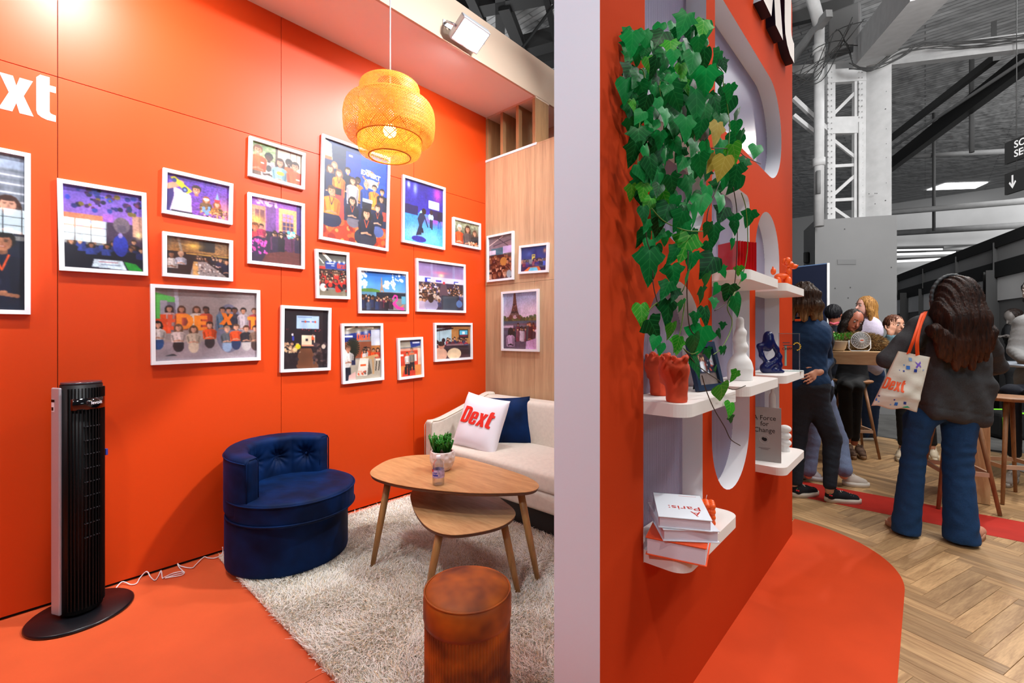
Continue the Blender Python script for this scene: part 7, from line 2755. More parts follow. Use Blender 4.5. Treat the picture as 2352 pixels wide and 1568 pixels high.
obj('fan_blade', MB().lathe([(0.0, -0.002), (0.07, 0.0), (0.0, 0.002)], n=24, M=Matrix.Translation((0, 0, 0.098)) @ RW).mesh('bl'), gm(120), mf)
obj('fan_stand', MB().tube([(-0.088, 0, 0.098), (-0.09, 0, 0.03), (-0.07, 0, 0.005), (0.07, 0, 0.005), (0.09, 0, 0.03), (0.088, 0, 0.098)], 0.005, 8).mesh('st'), M_fw, mf)

hp_ = at(1917, 768, 3.98)
hpn = thing('potted_herb', 'small leafy green herb in a beige pot on the high table', 'plant', (hp_.x, 4.99, bpz))
obj('pot', MB().lathe([(0.045, 0.0), (0.062, 0.02), (0.078, 0.085), (0.080, 0.09), (0.072, 0.09), (0.066, 0.075), (0.0, 0.07)], n=28).mesh('pot'), mat('beige_pot', '#dccdb4', rough=0.4), hpn)
mb = MB()
rg = random.Random(4)
for i in range(170):
    a = rg.uniform(0, 6.28)
    e = rg.uniform(0.2, 1.4)
    r = rg.uniform(0.02, 0.10)
    c = Vector((math.cos(a) * r, math.sin(a) * r, 0.095 + rg.uniform(0, 0.06)))
    d = Vector((math.cos(a) * math.cos(e), math.sin(a) * math.cos(e), math.sin(e))) * 0.028
    s_ = Vector((-math.sin(a), math.cos(a), rg.uniform(-.5, .5))).normalized() * 0.008
    vs = [mb.bm.verts.new(c + q) for q in (Vector(), d * .5 + s_, d, d * .5 - s_)]
    mb.bm.faces.new(vs)
obj('foliage', mb.mesh('fo'), mat('herb_green', '#4aa028', rough=0.5, noise=(60, 0.4)), hpn, kind='stuff')
rb = at(1897, 768, 3.96)
tagit(obj('snack_box', MB().box((rb.x - 0.04, 4.95, bpz), (rb.x + 0.05, 5.02, bpz + 0.07), 0.003).mesh('bx'), mat('deep_red', '#8a1420')), 'dark red box beside the beige herb pot', 'box')

# fur coat lying on the far half of the table
fc = at(1980, 768, 4.3)
coat = thing('fur_coat', 'brown speckled faux fur coat heaped on the high table', 'coat', (fc.x, 5.28, bpz))
s = SDF(0.03)
s.ell((-0.02, 0, 0.055), (0.21, 0.13, 0.105))
s.ell((-0.20, 0.02, 0.045), (0.10, 0.10, 0.075))
s.box((0, 0, -0.06), (0.5, 0.5, 0.06), 0, sub=True, k=0.005)
cm = s.mesh(0.012)
obj('coat_body', cm, mat('fur_under', '#5a4024', rough=0.9, noise=(30, 0.6)), coat)
vsn = np.empty(len(cm.vertices) * 3)
cm.vertices.foreach_get('co', vsn)
vsn = vsn.reshape(-1, 3)
nno = np.empty(len(cm.vertices) * 3)
cm.vertices.foreach_get('normal', nno)
nno = nno.reshape(-1, 3)
r2 = np.random.RandomState(2)
ix = r2.randint(0, len(vsn), 9000)
pv = vsn[ix]
keep = pv[:, 2] > 0.012
ix, pv = ix[keep], pv[keep]
nv = nno[ix] + r2.normal(size=pv.shape) * 0.45 + np.array([0.6, -0.2, -0.3])
nv /= np.linalg.norm(nv, axis=1)[:, None]
sd_ = np.cross(nv, r2.normal(size=nv.shape))
sd_ /= np.linalg.norm(sd_, axis=1)[:, None]
tp_ = pv + nv * 0.030
tp_[:, 2] = np.maximum(tp_[:, 2], 0.003)
V = np.stack([pv - sd_ * .0018, pv + sd_ * .0018, tp_], 1).reshape(-1, 3)
fm_ = mesh_np(V, np.arange(len(V)).reshape(-1, 3), 'fur', False)
ca = fm_.color_attributes.new('Col', 'FLOAT_COLOR', 'POINT')
pal = np.array([lin(hx(c)) for c in ('#8a6a3a', '#c09a5c', '#3a2614', '#a88048', '#e0c890')])
cc = np.repeat(pal[r2.randint(0, 5, len(pv))], 3, 0)
ca.data.foreach_set('color', np.concatenate([cc, np.ones((len(cc), 1))], 1).astype(np.float32).ravel())
obj('fur', fm_, M_shag, coat, kind='stuff')

# black bag with bright green piping on the floor
gb = at(2330, 768, 5.6)
bag = thing('holdall_bag', 'black holdall with bright green piping on the floor beyond the stool', 'bag', (gb.x, gb.y, 0), 0.6)
obj('bag_body', MB().box((-0.24, -0.14, 0.0), (0.24, 0.14, 0.33), 0.05, segs=3).mesh('bb'), gm(22, 0.7), bag)
M_gp = mat('green_piping', '#7ae01c', rough=0.5)
for y in (-0.145, 0.145):
    obj('piping', MB().tube([(-0.235, y, 0.04), (-0.235, y, 0.27), (-0.19, y, 0.325), (0.19, y, 0.325), (0.235, y, 0.27), (0.235, y, 0.04)], 0.011, 8).mesh('pp'), M_gp, bag)
# ================================================================== PEOPLE
def skin_mat(hexc):
    return mat('skin_' + hexc.strip('#'), hexc, rough=0.5, noise=(20, 0.06))


def cloth_mat(name, hexc, sc=160, amt=0.12, rough=0.85):
    return mat('cloth_' + name, hexc, rough=rough, noise=(sc, amt), bump=(18, 0.35, 0.012))


def hair_mat(name, c1, c2, tip=None, z0=0, z1=1):
    n = 'hair_' + name
    if n in MATS:
        return MATS[n]
    k = NT(n)
    v = k.coord('Object', (26, 26, 3.2))
    t = k.n('ShaderNodeTexNoise')
    t.inputs['Scale'].default_value = 3.0
    t.inputs['Detail'].default_value = 6
    t.inputs['Distortion'].default_value = 1.2
    k.l(v, t.inputs['Vector'])
    col = k.ramp(t.outputs[0], [(0.35, rgb(c1)), (0.68, rgb(c2))])
    if tip:
        tc = k.n('ShaderNodeTexCoord')
        sx = k.n('ShaderNodeSeparateXYZ')
        k.l(tc.outputs['Object'], sx.inputs[0])
        mr = k.n('ShaderNodeMapRange')
        mr.inputs['From Min'].default_value = z1
        mr.inputs['From Max'].default_value = z0
        k.l(sx.outputs[2], mr.inputs['Value'])
        mu = k.n('ShaderNodeMath', operation='MULTIPLY')
        k.l(mr.outputs[0], mu.inputs[0])
        k.l(t.outputs[0], mu.inputs[1])
        mx = k.n('ShaderNodeMixRGB')
        k.l(mu.outputs[0], mx.inputs[0])
        k.l(col, mx.inputs[1])
        mx.inputs[2].default_value = rgb(tip)
        col = mx.outputs[0]
    k.l(col, k.b.inputs['Base Color'])
    k.b.inputs['Roughness'].default_value = 0.58
    k.b.inputs['Specular IOR Level'].default_value = 0.3
    k.bump(t.outputs[0], 0.6, 0.01)
    MATS[n] = k.m
    return k.m


def V3(x):
    return Vector(x)


def strands(c, axis_f, axis_r, freq=34, amp=0.004):
    """grooves running down the hair"""
    c = np.array(c)
    f = np.array(axis_f)
    r = np.array(axis_r)

    def d(P):
        q = P - c
        a = np.arctan2(q @ r, q @ f)
        w = 0.35 * np.sin(P[..., 2] * 38 + a * 2)
        return amp * np.sin(a * freq + w * 3) + amp * 0.8 * np.sin(a * freq * 0.43 + P[..., 2] * 25 + 1.0) - amp
    return d


def put(name, sd, h, m, root, parent, disp=None, label=None):
    o = obj(name, sd.mesh(h, disp=disp), m, parent)
    o.location = -root.location
    if label:
        o['label'] = label
    return o


def hand_sdf(s, wrist, tips_dir, normal, size=1.0, curl=0.35, side=1, spread=1.0):
    """palm and five separate fingers into SDF s (root the palm at the wrist)"""
    w = V3(wrist)
    f = V3(tips_dir).normalized()
    n = V3(normal)
    n = (n - f * n.dot(f)).normalized()
    r = f.cross(n) * side
    pc = w + f * 0.045 * size
    R = Matrix((r, f, n)).transposed()
    s.box(pc, (0.037 * size, 0.045 * size, 0.012 * size), 0.011 * size, R=R, k=0.012)
    s.cap(w, w + f * 0.02, 0.024 * size, 0.024 * size, k=0.015)
    for i, (off, ln) in enumerate(((-0.028, 0.060), (-0.0095, 0.071), (0.0095, 0.075), (0.028, 0.067))):
        b = w + f * 0.084 * size + r * off * size
        d1 = (f + r * off * 5 * spread - n * curl * 0.4).normalized()
        d2 = (f + r * off * 3 * spread - n * curl * 1.2).normalized()
        m_ = b + d1 * ln * 0.5 * size
        t_ = m_ + d2 * ln * 0.5 * size
        s.cap(b, m_, 0.0085 * size, 0.0078 * size, k=0.005)
        s.cap(m_, t_, 0.0078 * size, 0.0062 * size, k=0.003)
    tb = w + f * 0.028 * size + r * 0.030 * size
    tm_ = tb + (f * 0.55 + r * 0.85 - n * 0.2).normalized() * 0.038 * size
    tt = tm_ + (f * 0.95 + r * 0.25 - n * 0.3).normalized() * 0.030 * size
    s.cap(tb, tm_, 0.0125 * size, 0.0105 * size, k=0.01)
    s.cap(tm_, tt, 0.0100 * size, 0.0075 * size, k=0.004)


def head_sdf(s, c, F, U, sc=1.0):
    c, F, U = V3(c), V3(F).normalized(), V3(U)
    U = (U - F * U.dot(F)).normalized()
    Rr = F.cross(U)
    M = Matrix((Rr, F, U)).transposed()

    def p(r, f, u):
        return c + (Rr * r + F * f + U * u) * sc
    s.ell(p(0, -0.012, 0.02), np.array((0.074, 0.094, 0.096)) * sc, M, k=0.02)
    s.ell(p(0, 0.022, -0.045), np.array((0.056, 0.062, 0.062)) * sc, M, k=0.03)
    s.cap(p(0, 0.084, 0.004), p(0, 0.103, -0.026), 0.008 * sc, 0.012 * sc, k=0.010)
    s.ell(p(0, 0.072, -0.082), np.array((0.022, 0.016, 0.014)) * sc, M, k=0.015)
    for q in (-1, 1):
        s.ell(p(q * 0.030, 0.086, 0.010), np.array((0.015, 0.012, 0.010)) * sc, M, k=0.008, sub=True)
        s.ell(p(q * 0.075, -0.008, -0.008), np.array((0.008, 0.018, 0.028)) * sc, M, k=0.006)
    s.ell(p(0, 0.084, -0.050), np.array((0.024, 0.008, 0.005)) * sc, M, k=0.005)
    return p, M


def face_bits(parent, root, p, M, sc=1.0, iris='#2a1a10', lip='#9a4a40', brow='#1c120c'):
    for q in (-1, 1):
        obj('eye', MB().sphere(p(q * 0.030, 0.0705, 0.008), 0.0110 * sc, 12, 8).mesh('eye'), mat('eye_white', '#a89c96', rough=0.5), parent, loc=-root.location)
        obj('iris', MB().sphere(p(q * 0.030, 0.0770, 0.007), 0.0062 * sc, 10, 6).mesh('iris'), mat('iris_' + iris.strip('#'), iris, rough=0.2), parent, loc=-root.location)
        obj('brow', MB().tube([p(q * 0.014, 0.086, 0.028), p(q * 0.030, 0.084, 0.034), p(q * 0.048, 0.072, 0.028)], [0.003, 0.0038, 0.002], 6).mesh('brow'), mat('brow_' + brow.strip('#'), brow), parent, loc=-root.location)
    obj('lips', MB().tube([p(-0.022, 0.080, -0.050), p(-0.008, 0.090, -0.047), p(0, 0.091, -0.049), p(0.008, 0.090, -0.047), p(0.022, 0.080, -0.050)], [0.002, 0.0048, 0.005, 0.0048, 0.002], 8).mesh('lips'), mat('lips_' + lip.strip('#'), lip, rough=0.4), parent, loc=-root.location)


def shoe(parent, root, heel, toe, upper, sole='#e8e0d0', hgt=0.075, w=0.044, laces=True, name='shoe'):
    heel, toe = V3(heel), V3(toe)
    heel.z = toe.z = 0
    f = (toe - heel).normalized()
    L_ = (toe - heel).length
    r = Vector((f.y, -f.x, 0))
    M = Matrix((r, f, Vector((0, 0, 1)))).transposed()
    s = SDF(0.02)
    s.cap(heel + f * 0.045 + V3((0, 0, 0.042)), heel + f * (L_ * 0.5) + V3((0, 0, 0.045)), 0.036, 0.036)
    s.cap(heel + f * (L_ * 0.5) + V3((0, 0, 0.044)), toe - f * 0.045 + V3((0, 0, 0.034)), 0.037, 0.030)
    s.cap(heel + f * 0.05 + V3((0, 0, 0.05)), heel + f * 0.055 + V3((0, 0, hgt + 0.015)), 0.036, 0.034)
    s.cap(heel + f * 0.055 + V3((0, 0, hgt)), heel + f * 0.055 + V3((0, 0, hgt + 0.08)), 0.029, 0.029, sub=True, k=0.004)
    s.box(heel + V3((0, 0, -0.06)), (0.5, 0.5, 0.07), 0, sub=True, k=0.002)
    sh = put(name, s, 0.006, mat('shoe_' + upper.strip('#'), upper, rough=0.8), root, parent)
    pts = []
    for i in range(28):
        a = 2 * math.pi * i / 28
        x = w * math.cos(a) * (1.0 - 0.1 * math.sin(a))
        y = (L_ / 2) * math.sin(a)
        x = math.copysign(min(abs(x), w), x) * (1 - 0.25 * max(0, -0.2 + abs(0)))
        q = heel + f * (L_ / 2 + y) + r * x
        pts.append((q.x, q.y))
    obj('sole', MB().prism(pts, 0.0, 0.034, smooth=True).mesh('sole'), mat('sole_' + sole.strip('#'), sole, rough=0.7), sh)
    if laces:
        for i in range(6):
            q = heel + f * (L_ * (0.42 + i * 0.065)) + V3((0, 0, 0.088 - i * 0.0045))
            obj('lace', MB().tube([q - r * 0.022 - V3((0, 0, 0.008)), q + V3((0, 0, 0.002)), q + r * 0.022 - V3((0, 0, 0.008))], 0.0026, 5).mesh('lace'), mat('lace_white', '#e8e0d4'), sh)
    return sh


def figure(label, pelvis, neck, head, F, arms, legs, top, bottom, hair, skin='#c98f70', h=0.011, up=None, shoes=None, hair_kind='long', face=False, body_F=None,
           width=1.0, topname='jumper', botname='trousers', cuff=0.0, hips=0.15, leg_r=(0.085, 0.058, 0.045), hairlen=0.3, arm_r=(0.05, 0.042, 0.034), top_drop=0.05, torso_r=0.115):
    """arms: list of (shoulder|None, elbow, wrist, handdir, handnormal); legs: list of (hip, knee, ankle)"""
    pelvis, neck, head = V3(pelvis), V3(neck), V3(head)
    root = thing('person', label, 'person', (pelvis.x, pelvis.y, 0))
    F = V3(F).normalized()
    BF = V3(body_F).normalized() if body_F is not None else F
    U = (neck - pelvis).normalized()
    BF = (BF - U * BF.dot(U)).normalized()
    R = BF.cross(U)
    # skin: head, neck, core, hands
    s = SDF(0.02)
    p, M = head_sdf(s, head, F, up if up is not None else Vector((0, 0, 1)))
    s.cap(head - Vector((0, 0, 0.04)) - F * 0.02, neck, 0.048, 0.052)
    s.cap(neck, neck.lerp(pelvis, 0.3), 0.05, 0.09)
    s.cap(neck.lerp(pelvis, 0.3), pelvis, 0.09, 0.09)
    shs = []
    for i, (sh, el, wr_, hd, hn) in enumerate(arms):
        shs.append(V3(sh))
        s.cap(neck - U * 0.06, sh, 0.045, 0.04)
        s.cap(sh, el, 0.032, 0.024)
        s.cap(el, wr_, 0.022, 0.021)
        if hd is not None:
            hand_sdf(s, wr_, hd, hn, side=1 if i == 0 else -1)
    for i, (hp, kn, an) in enumerate(legs):
        s.cap(pelvis, hp, 0.08, 0.07)
        s.cap(hp, kn, 0.065, 0.045)
        s.cap(kn, an, 0.045, 0.032)
        s.cap(an, V3(an) - Vector((0, 0, 0.05)), 0.032, 0.032)
    bd = put('body', s, min(h, 0.0085), skin_mat(skin), root, root)
    if face:
        face_bits(root, root, p, M)
    # top
    s = SDF(0.045)
    Mt = Matrix((R, BF, U)).transposed()
    ch = neck - U * 0.15
    s.ell(ch, (0.165 * width, torso_r, 0.17), Mt)
    s.ell(pelvis.lerp(neck, 0.33), (0.135 * width, torso_r * 0.93, 0.17), Mt)
    s.ell(pelvis + U * (0.02 - top_drop * 0.4), (0.155 * width, torso_r * 1.05, 0.11 + top_drop), Mt)
    s.cap(neck - U * 0.01, neck - U * 0.05, 0.062, 0.08)
    for (sh, el, wr_, hd, hn) in arms:
        s.cap(neck - U * 0.07, sh, 0.065, 0.058)
        s.cap(sh, el, arm_r[0] + 0.012, arm_r[1] + 0.004, k=0.03)
        s.cap(el, V3(el).lerp(V3(wr_), 0.93), arm_r[1] + 0.004, arm_r[2], k=0.015)
    s.cap(neck - U * 0.02, neck + U * 0.1, 0.052, 0.052, sub=True, k=0.01)
    put(topname, s, h, top, root, root, disp=lambda P: 0.004 * vnoise(P, 28, 3) + 0.0035 * vnoise(P * np.array([1, 1, 2.4]), 55, 6))
    # bottoms
    if legs:
        s = SDF(0.035)
        s.ell(pelvis, (hips * width + 0.005, 0.118, 0.12), Mt)
        for (hp, kn, an) in legs:
            s.cap(pelvis, hp, 0.10, leg_r[0] + 0.012)
            s.cap(hp, kn, leg_r[0] + 0.006, leg_r[1] + 0.006)
            s.cap(kn, V3(an) + Vector((0, 0, cuff)), leg_r[1] + 0.004, leg_r[2], k=0.02)
        put(botname, s, h, bottom, root, root, disp=lambda P: 0.003 * vnoise(P * np.array([1, 1, 2.0]), 40, 9))
    # hair
    Uh = Vector((0, 0, 1)) if up is None else V3(up).normalized()
    s = SDF(0.025)
    s.ell(head - F * 0.022 + Uh * 0.028, (0.090, 0.102, 0.100), M)
    if hair_kind == 'long':
        s.chain([head - F * 0.055 + Uh * 0.0, head - F * 0.075 - Uh * (hairlen * 0.5), head - F * 0.075 - Uh * hairlen], [0.085, 0.075, 0.045])
        for q in (-1, 1):
            rr = F.cross(Uh) * q
            s.chain([head + rr * 0.062 + Uh * 0.03 + F * 0.01, head + rr * 0.080 - Uh * 0.06 - F * 0.0, head + rr * 0.075 - Uh * hairlen * 0.75 - F * 0.02], [0.035, 0.034, 0.022])
    # keep the face open
    s.ell(head + F * 0.088 - Uh * 0.022, (0.064, 0.080, 0.088), M, sub=True, k=0.012)
    put('hair', s, min(h, 0.009), hair, root, root, disp=strands(head, F, F.cross(Uh)))
    return root, p, M


cam_f = Vector((-SY, CY, 0))      # away from the camera
cam_r = Vector((CY, SY, 0))       # to the right in the picture

# ---------------------------------------------------------------- woman in navy (left)
navy = cloth_mat('navy', '#0f3358')
jeans_d = cloth_mat('dark_jeans', '#232c38', 300, 0.25)
d = 3.5
pel = at(1852, 882, d)
nk = at(1850, 733, d - 0.02)
hd = at(1850, 690, d - 0.02)
shr, shl = at(1884, 757, d - 0.02), at(1816, 757, d + 0.02)
elr, wrr = at(1899, 828, d + 0.12), at(1884, 853, d - 0.10)
F1 = (cam_r * 0.8 + cam_f * 0.6).normalized()
hair1 = hair_mat('ombre', '#2a1a12', '#4a3424', '#e0b070', 1.34, 1.50)
arms = [(shr, elr, wrr, (at(1845, 876, d - 0.13) - wrr), -cam_f), (shl, at(1800, 840, d + 0.05), at(1822, 872, d + 0.22), None, None)]
legs = [(at(1868, 905, d), at(1911, 1008, d + 0.02), at(1906, 1112, d - 0.03)), (at(1838, 905, d + 0.03), at(1832, 1005, d + 0.10), at(1829, 1104, d + 0.09))]
w1, p_, M_ = figure('woman in navy sweater and dark jeans, hand on hip, seen from behind', pel, nk, hd, F1, arms, legs, navy, jeans_d, hair1, skin='#dba083', h=0.0085, hair_kind='short',
                    topname='sweater', botname='jeans', cuff=0.0, leg_r=(0.086, 0.059, 0.045), body_F=(cam_f * 0.85 + cam_r * 0.5), hips=0.155, top_drop=0.02)
s = SDF(0.02)
hc = hd - F1 * 0.03
s.ell(hc + Vector((0, 0, 0.03)), (0.10, 0.10, 0.115))
rr = cam_r
for i, (a, b, c, r0_) in enumerate(((-0.08, 0.0, -0.11, .045), (-0.03, -0.05, -0.10, .05), (0.03, -0.06, -0.10, .05), (0.08, -0.03, -0.11, .045), (0.10, 0.04, -0.12, .035))):
    s.chain([hc + rr * a * 0.7 + cam_f * b * .8 + Vector((0, 0, 0.03)), hc + rr * a + cam_f * b + Vector((0, 0, -0.05)), hc + rr * a * 1.15 + cam_f * b * 1.1 + Vector((0, 0, -0.13 - 0.01 * (i % 2)))], [0.055, r0_, 0.026])
st1 = strands(hc, cam_f, cam_r, 40, 0.005)
put('hair', s, 0.0075, hair1, w1, w1, disp=lambda P: st1(P) + 0.004 * np.sin(P[..., 2] * 60 + vnoise(P, 10, 1) * 3))
obj('label_tab', MB().box(tuple(at(1832, 735, d - 0.16) - Vector((.018, .004, .008))), tuple(at(1832, 735, d - 0.16) + Vector((.018, .004, .008))), 0.002).mesh('tab'), mat('print_orange', '#f0581c'), w1, loc=-w1.location)
s1 = shoe(w1, w1, on_z(1893, 1150), on_z(1979, 1156), '#10131a', '#d9d0c0')
s2 = shoe(w1, w1, on_z(1818, 1140), on_z(1880, 1136), '#10131a', '#d9d0c0')
for sh_, (u, v) in ((s1, (1906, 1137)), (s2, (1830, 1126))):
    c0 = on_z(u, v, 0.055)
    q = at(u, v - 0, (c0 - Vector((0, 0, CAM_Z))).dot(cam_f) - 0.045)
    obj('cherry_patch', MB().sphere(q, 0.0065, 8, 6).mesh('c'), mat('cherry_red', '#d01824'), sh_)
    obj('cherry_patch', MB().sphere(q + cam_r * 0.014 - Vector((0, 0, .004)), 0.0065, 8, 6).mesh('c'), mat('cherry_red', '#d01824'), sh_)
    obj('leaf_patch', MB().tube([q + Vector((0, 0, .004)), q + Vector((0, 0, .018)) + cam_r * .004], 0.002, 5).mesh('c'), mat('cherry_green', '#1c8a3a'), sh_)

# ---------------------------------------------------------------- woman in charcoal jacket (right)
char = cloth_mat('charcoal', '#3c3d40', 200, 0.18)
jeans_b = cloth_mat('blue_jeans', '#0e3a66', 260, 0.22)
d = 2.88
root2 = thing('person', 'woman with long brown hair in charcoal jacket and flared jeans, tote on shoulder', 'person', tuple(at(2180, 900, d)[:2]) + (0,))
hd2 = at(2192, 700, d - 0.02)
nk2 = at(2182, 765, d - 0.0)
F2 = (cam_f * 0.9 - Vector((0, 0, 0.5))).normalized()
s = SDF(0.02)
p2, M2 = head_sdf(s, hd2 + cam_f * 0.05, F2, Vector((0, 0, 1)))
s.cap(hd2, nk2, 0.05, 0.055)
s.cap(nk2, at(2180, 930, d), 0.07, 0.09)
lsh, rsh = at(2118, 752, d), at(2254, 762, d)
lel, lwr = at(2040, 826, d + 0.02), at(2078, 838, d + 0.24)
rel_, rwr = at(2290, 842, d + 0.08), at(2262, 850, d + 0.33)
s.chain([nk2, lsh, lel, lwr], [0.05, 0.04, 0.032, 0.024])
s.chain([nk2, rsh, rel_, rwr], [0.05, 0.04, 0.032, 0.024])
hand_sdf(s, lwr, cam_f + cam_r * 0.3, Vector((0, 0, 1)))
hand_sdf(s, rwr, cam_f - cam_r * 0.2, Vector((0, 0, 1)), side=-1)
pel2 = at(2182, 930, d)
lh, lk, la = at(2114, 960, d), at(2096, 1066, d + 0.02), at(2084, 1185, d + 0.02)
rh, rk, ra = at(2205, 960, d - 0.02), at(2200, 1070, d - 0.04), at(2206, 1200, d - 0.08)
s.chain([pel2, lh, lk, la], [0.07, 0.05, 0.04, 0.034])
s.chain([pel2, rh, rk, ra], [0.07, 0.05, 0.04, 0.034])
put('body', s, 0.0085, skin_mat('#d8a58c'), root2, root2)
# jacket: boxy, hanging
Mx = Matrix((cam_r, cam_f, Vector((0, 0, 1)))).transposed()
s = SDF(0.045)
s.ell(at(2184, 796, d), (0.205, 0.120, 0.14), Mx)
s.box(at(2180, 868, d), (0.200, 0.110, 0.200), 0.075, R=Mx @ Matrix.Rotation(math.radians(3), 3, 'Y'))
s.box(at(2184, 912, d - 0.01), (0.188, 0.118, 0.150), 0.045, R=Mx @ Matrix.Rotation(math.radians(10), 3, 'Y'), k=0.03)
s.cap(at(2180, 760, d), at(2183, 790, d), 0.08, 0.10)
s.chain([at(2150, 760, d), lsh, at(2080, 790, d + 0.0), lel], [0.07, 0.072, 0.064, 0.058], k=0.03)
s.cap(lel, V3(lwr).lerp(V3(lel), 0.15), 0.056, 0.042, k=0.02)
s.chain([at(2220, 765, d), rsh, at(2274, 805, d + 0.05), rel_], [0.07, 0.066, 0.056, 0.048], k=0.03)
s.cap(rel_, V3(rwr).lerp(V3(rel_), 0.15), 0.052, 0.042, k=0.02)
q0 = at(2190, 985, d)
s.box(q0 - Vector((0, 0, 0.062)), (0.4, 0.4, 0.10), 0.0, R=Mx @ Matrix.Rotation(math.radians(10), 3, 'Y'), sub=True, k=0.008)


def jk(P):
    a = (P - np.array(d0j)) @ np.array(cam_r)
    z = P[..., 2]
    fold = 0.007 * np.sin(a * 42 + 3 * np.sin(z * 7)) * np.clip((1.25 - z) / 0.35, 0, 1)
    hem = -0.005 * np.exp(-((z - (hemz + 0.045) + 0.17 * a) / 0.004) ** 2)
    return 0.005 * vnoise(P, 16, 21) + fold + hem + 0.003 * vnoise(P, 60, 8)


d0j = at(2190, 860, d)
hemz = at(2196, 958, d).z
put('jacket', s, 0.009, char, root2, root2, disp=jk)
# flared jeans
s = SDF(0.025)
s.ell(pel2 + Vector((0, 0, 0.03)), (0.150, 0.11, 0.10), Mx)
lk, lf = at(2096, 1066, d + 0.02), at(2080, 1219, d + 0.02)
rk, rf = at(2200, 1070, d - 0.04), at(2208, 1239, d - 0.10)
s.chain([pel2 - cam_r * 0.06, at(2110, 965, d), lk], [0.09, 0.074, 0.060])
s.chain([pel2 + cam_r * 0.05, at(2204, 965, d - 0.02), rk], [0.09, 0.088, 0.072])
s.cap(lk, lf, 0.064, 0.074, k=0.012)
s.cap(rk, rf, 0.072, 0.086, k=0.012)
s.box(V3((lf.x, lf.y, -0.15)), (0.5, 0.5, 0.164), 0, sub=True, k=0.002)


def jn(P):
    z = P[..., 2]
    a = (P - np.array(d0j)) @ np.array(cam_r)
    crease = 0.0026 * np.sin(z * 95 + 5 * vnoise(P, 12, 2)) * np.exp(-((z - 0.50) / 0.11) ** 2)
    crease += 0.0028 * np.sin(z * 60 - a * 45) * np.exp(-((z - 0.08) / 0.07) ** 2)
    return crease + 0.003 * vnoise(P * np.array([1, 1, 1.6]), 45, 12)


put('jeans', s, 0.0085, jeans_b, root2, root2, disp=jn)
shoe(root2, root2, on_z(2090, 1222), on_z(2034, 1202), '#c98a70', '#b8866a', w=0.040)
shoe(root2, root2, on_z(2212, 1250), on_z(2258, 1228), '#c98a70', '#b8866a', w=0.040)
# hair
hair2 = hair_mat('brunette', '#180c0a', '#40200f', '#6a3818', 1.05, 1.28)
s = SDF(0.03)
s.ell(hd2 + Vector((0, 0, 0.060)) - cam_f * 0.01, (0.120, 0.115, 0.125), Mx)
s.ell(at(2200, 722, d - 0.07), (0.150, 0.11, 0.17), Mx, k=0.05)
s.box(at(2212, 768, d - 0.12), (0.142, 0.07, 0.15), 0.065, R=Mx, k=0.07)
base_pts = [(2150, 790, 0.026), (2160, 815, 0.030), (2176, 832, 0.032), (2194, 841, 0.032), (2212, 843, 0.032), (2230, 840, 0.032), (2247, 832, 0.030), (2262, 820, 0.028), (2276, 802, 0.024)]
for i, (u, v, r) in enumerate(base_pts):
    dd = d - 0.16
    a1 = at(u + (3 if i % 2 else -3), (v + 700) / 2 + 14, dd + 0.01)
    s.chain([a1, at(u, v + (5 if i % 2 else -4), dd)], [0.045, r * 0.62], k=0.014)


def hd_(P):
    q = P - np.array(hd2)
    a = q @ np.array(cam_r)
    z = P[..., 2]
    return 0.004 * np.sin(a * 150 + 1.6 * np.sin(z * 16 + a * 12)) + 0.003 * np.sin(a * 370 + 2.5 * np.sin(z * 11)) - 0.004


put('hair', s, 0.0065, hair2, root2, root2, disp=hd_)
s = SDF(0.01)
s.chain([hd2 + cam_r * (-0.01 + 0.135 * math.cos(t)) + Vector((0, 0, 0.045 + 0.142 * math.sin(t))) for t in np.linspace(1.2, 3.5, 12)], [0.009] * 12)
put('hair_band', s, 0.006, mat('hood_grey', '#4c5154', rough=0.6), root2, root2)

# tote bag
tote = thing('tote_bag', 'white canvas tote bag with orange straps and blue printed squares', 'bag', tuple(at(2070, 880, 2.6)))
dB = 2.62
TLc, TRc, BRc, BLc = at(2063, 806, dB + 0.05), at(2137, 820, dB + 0.03), at(2106, 944, dB - 0.02), at(2001, 932, dB + 0.08)
bn = -(TRc - TLc).cross(BLc - TLc).normalized()
if bn.dot(cam_f) > 0:
    bn = -bn


def tote_pt(s_, t_, off=0.0, side=1):
    p = TLc.lerp(TRc, s_).lerp(BLc.lerp(BRc, s_), t_)
    e = max(0, 4 * s_ * (1 - s_)) ** 0.5 * (max(0, min(1, t_ * 1.3)) ** 0.7) * (max(0, (1 - t_)) ** 0.25 if t_ > 0.8 else 1)
    e *= (1 - max(0, (t_ - 0.8) / 0.2) ** 2 * 0.8)
    wr_ = 0.006 * math.sin(9 * s_ + 14 * t_) * (0.3 + t_) + 0.004 * math.sin(25 * t_ - 6 * s_)
    p = p + bn * ((0.035 * e + wr_ * e) * side + off)
    if t_ > 0.95:
        p = p + Vector((0, 0, 0.006 * math.sin(11 * s_)))
    return p


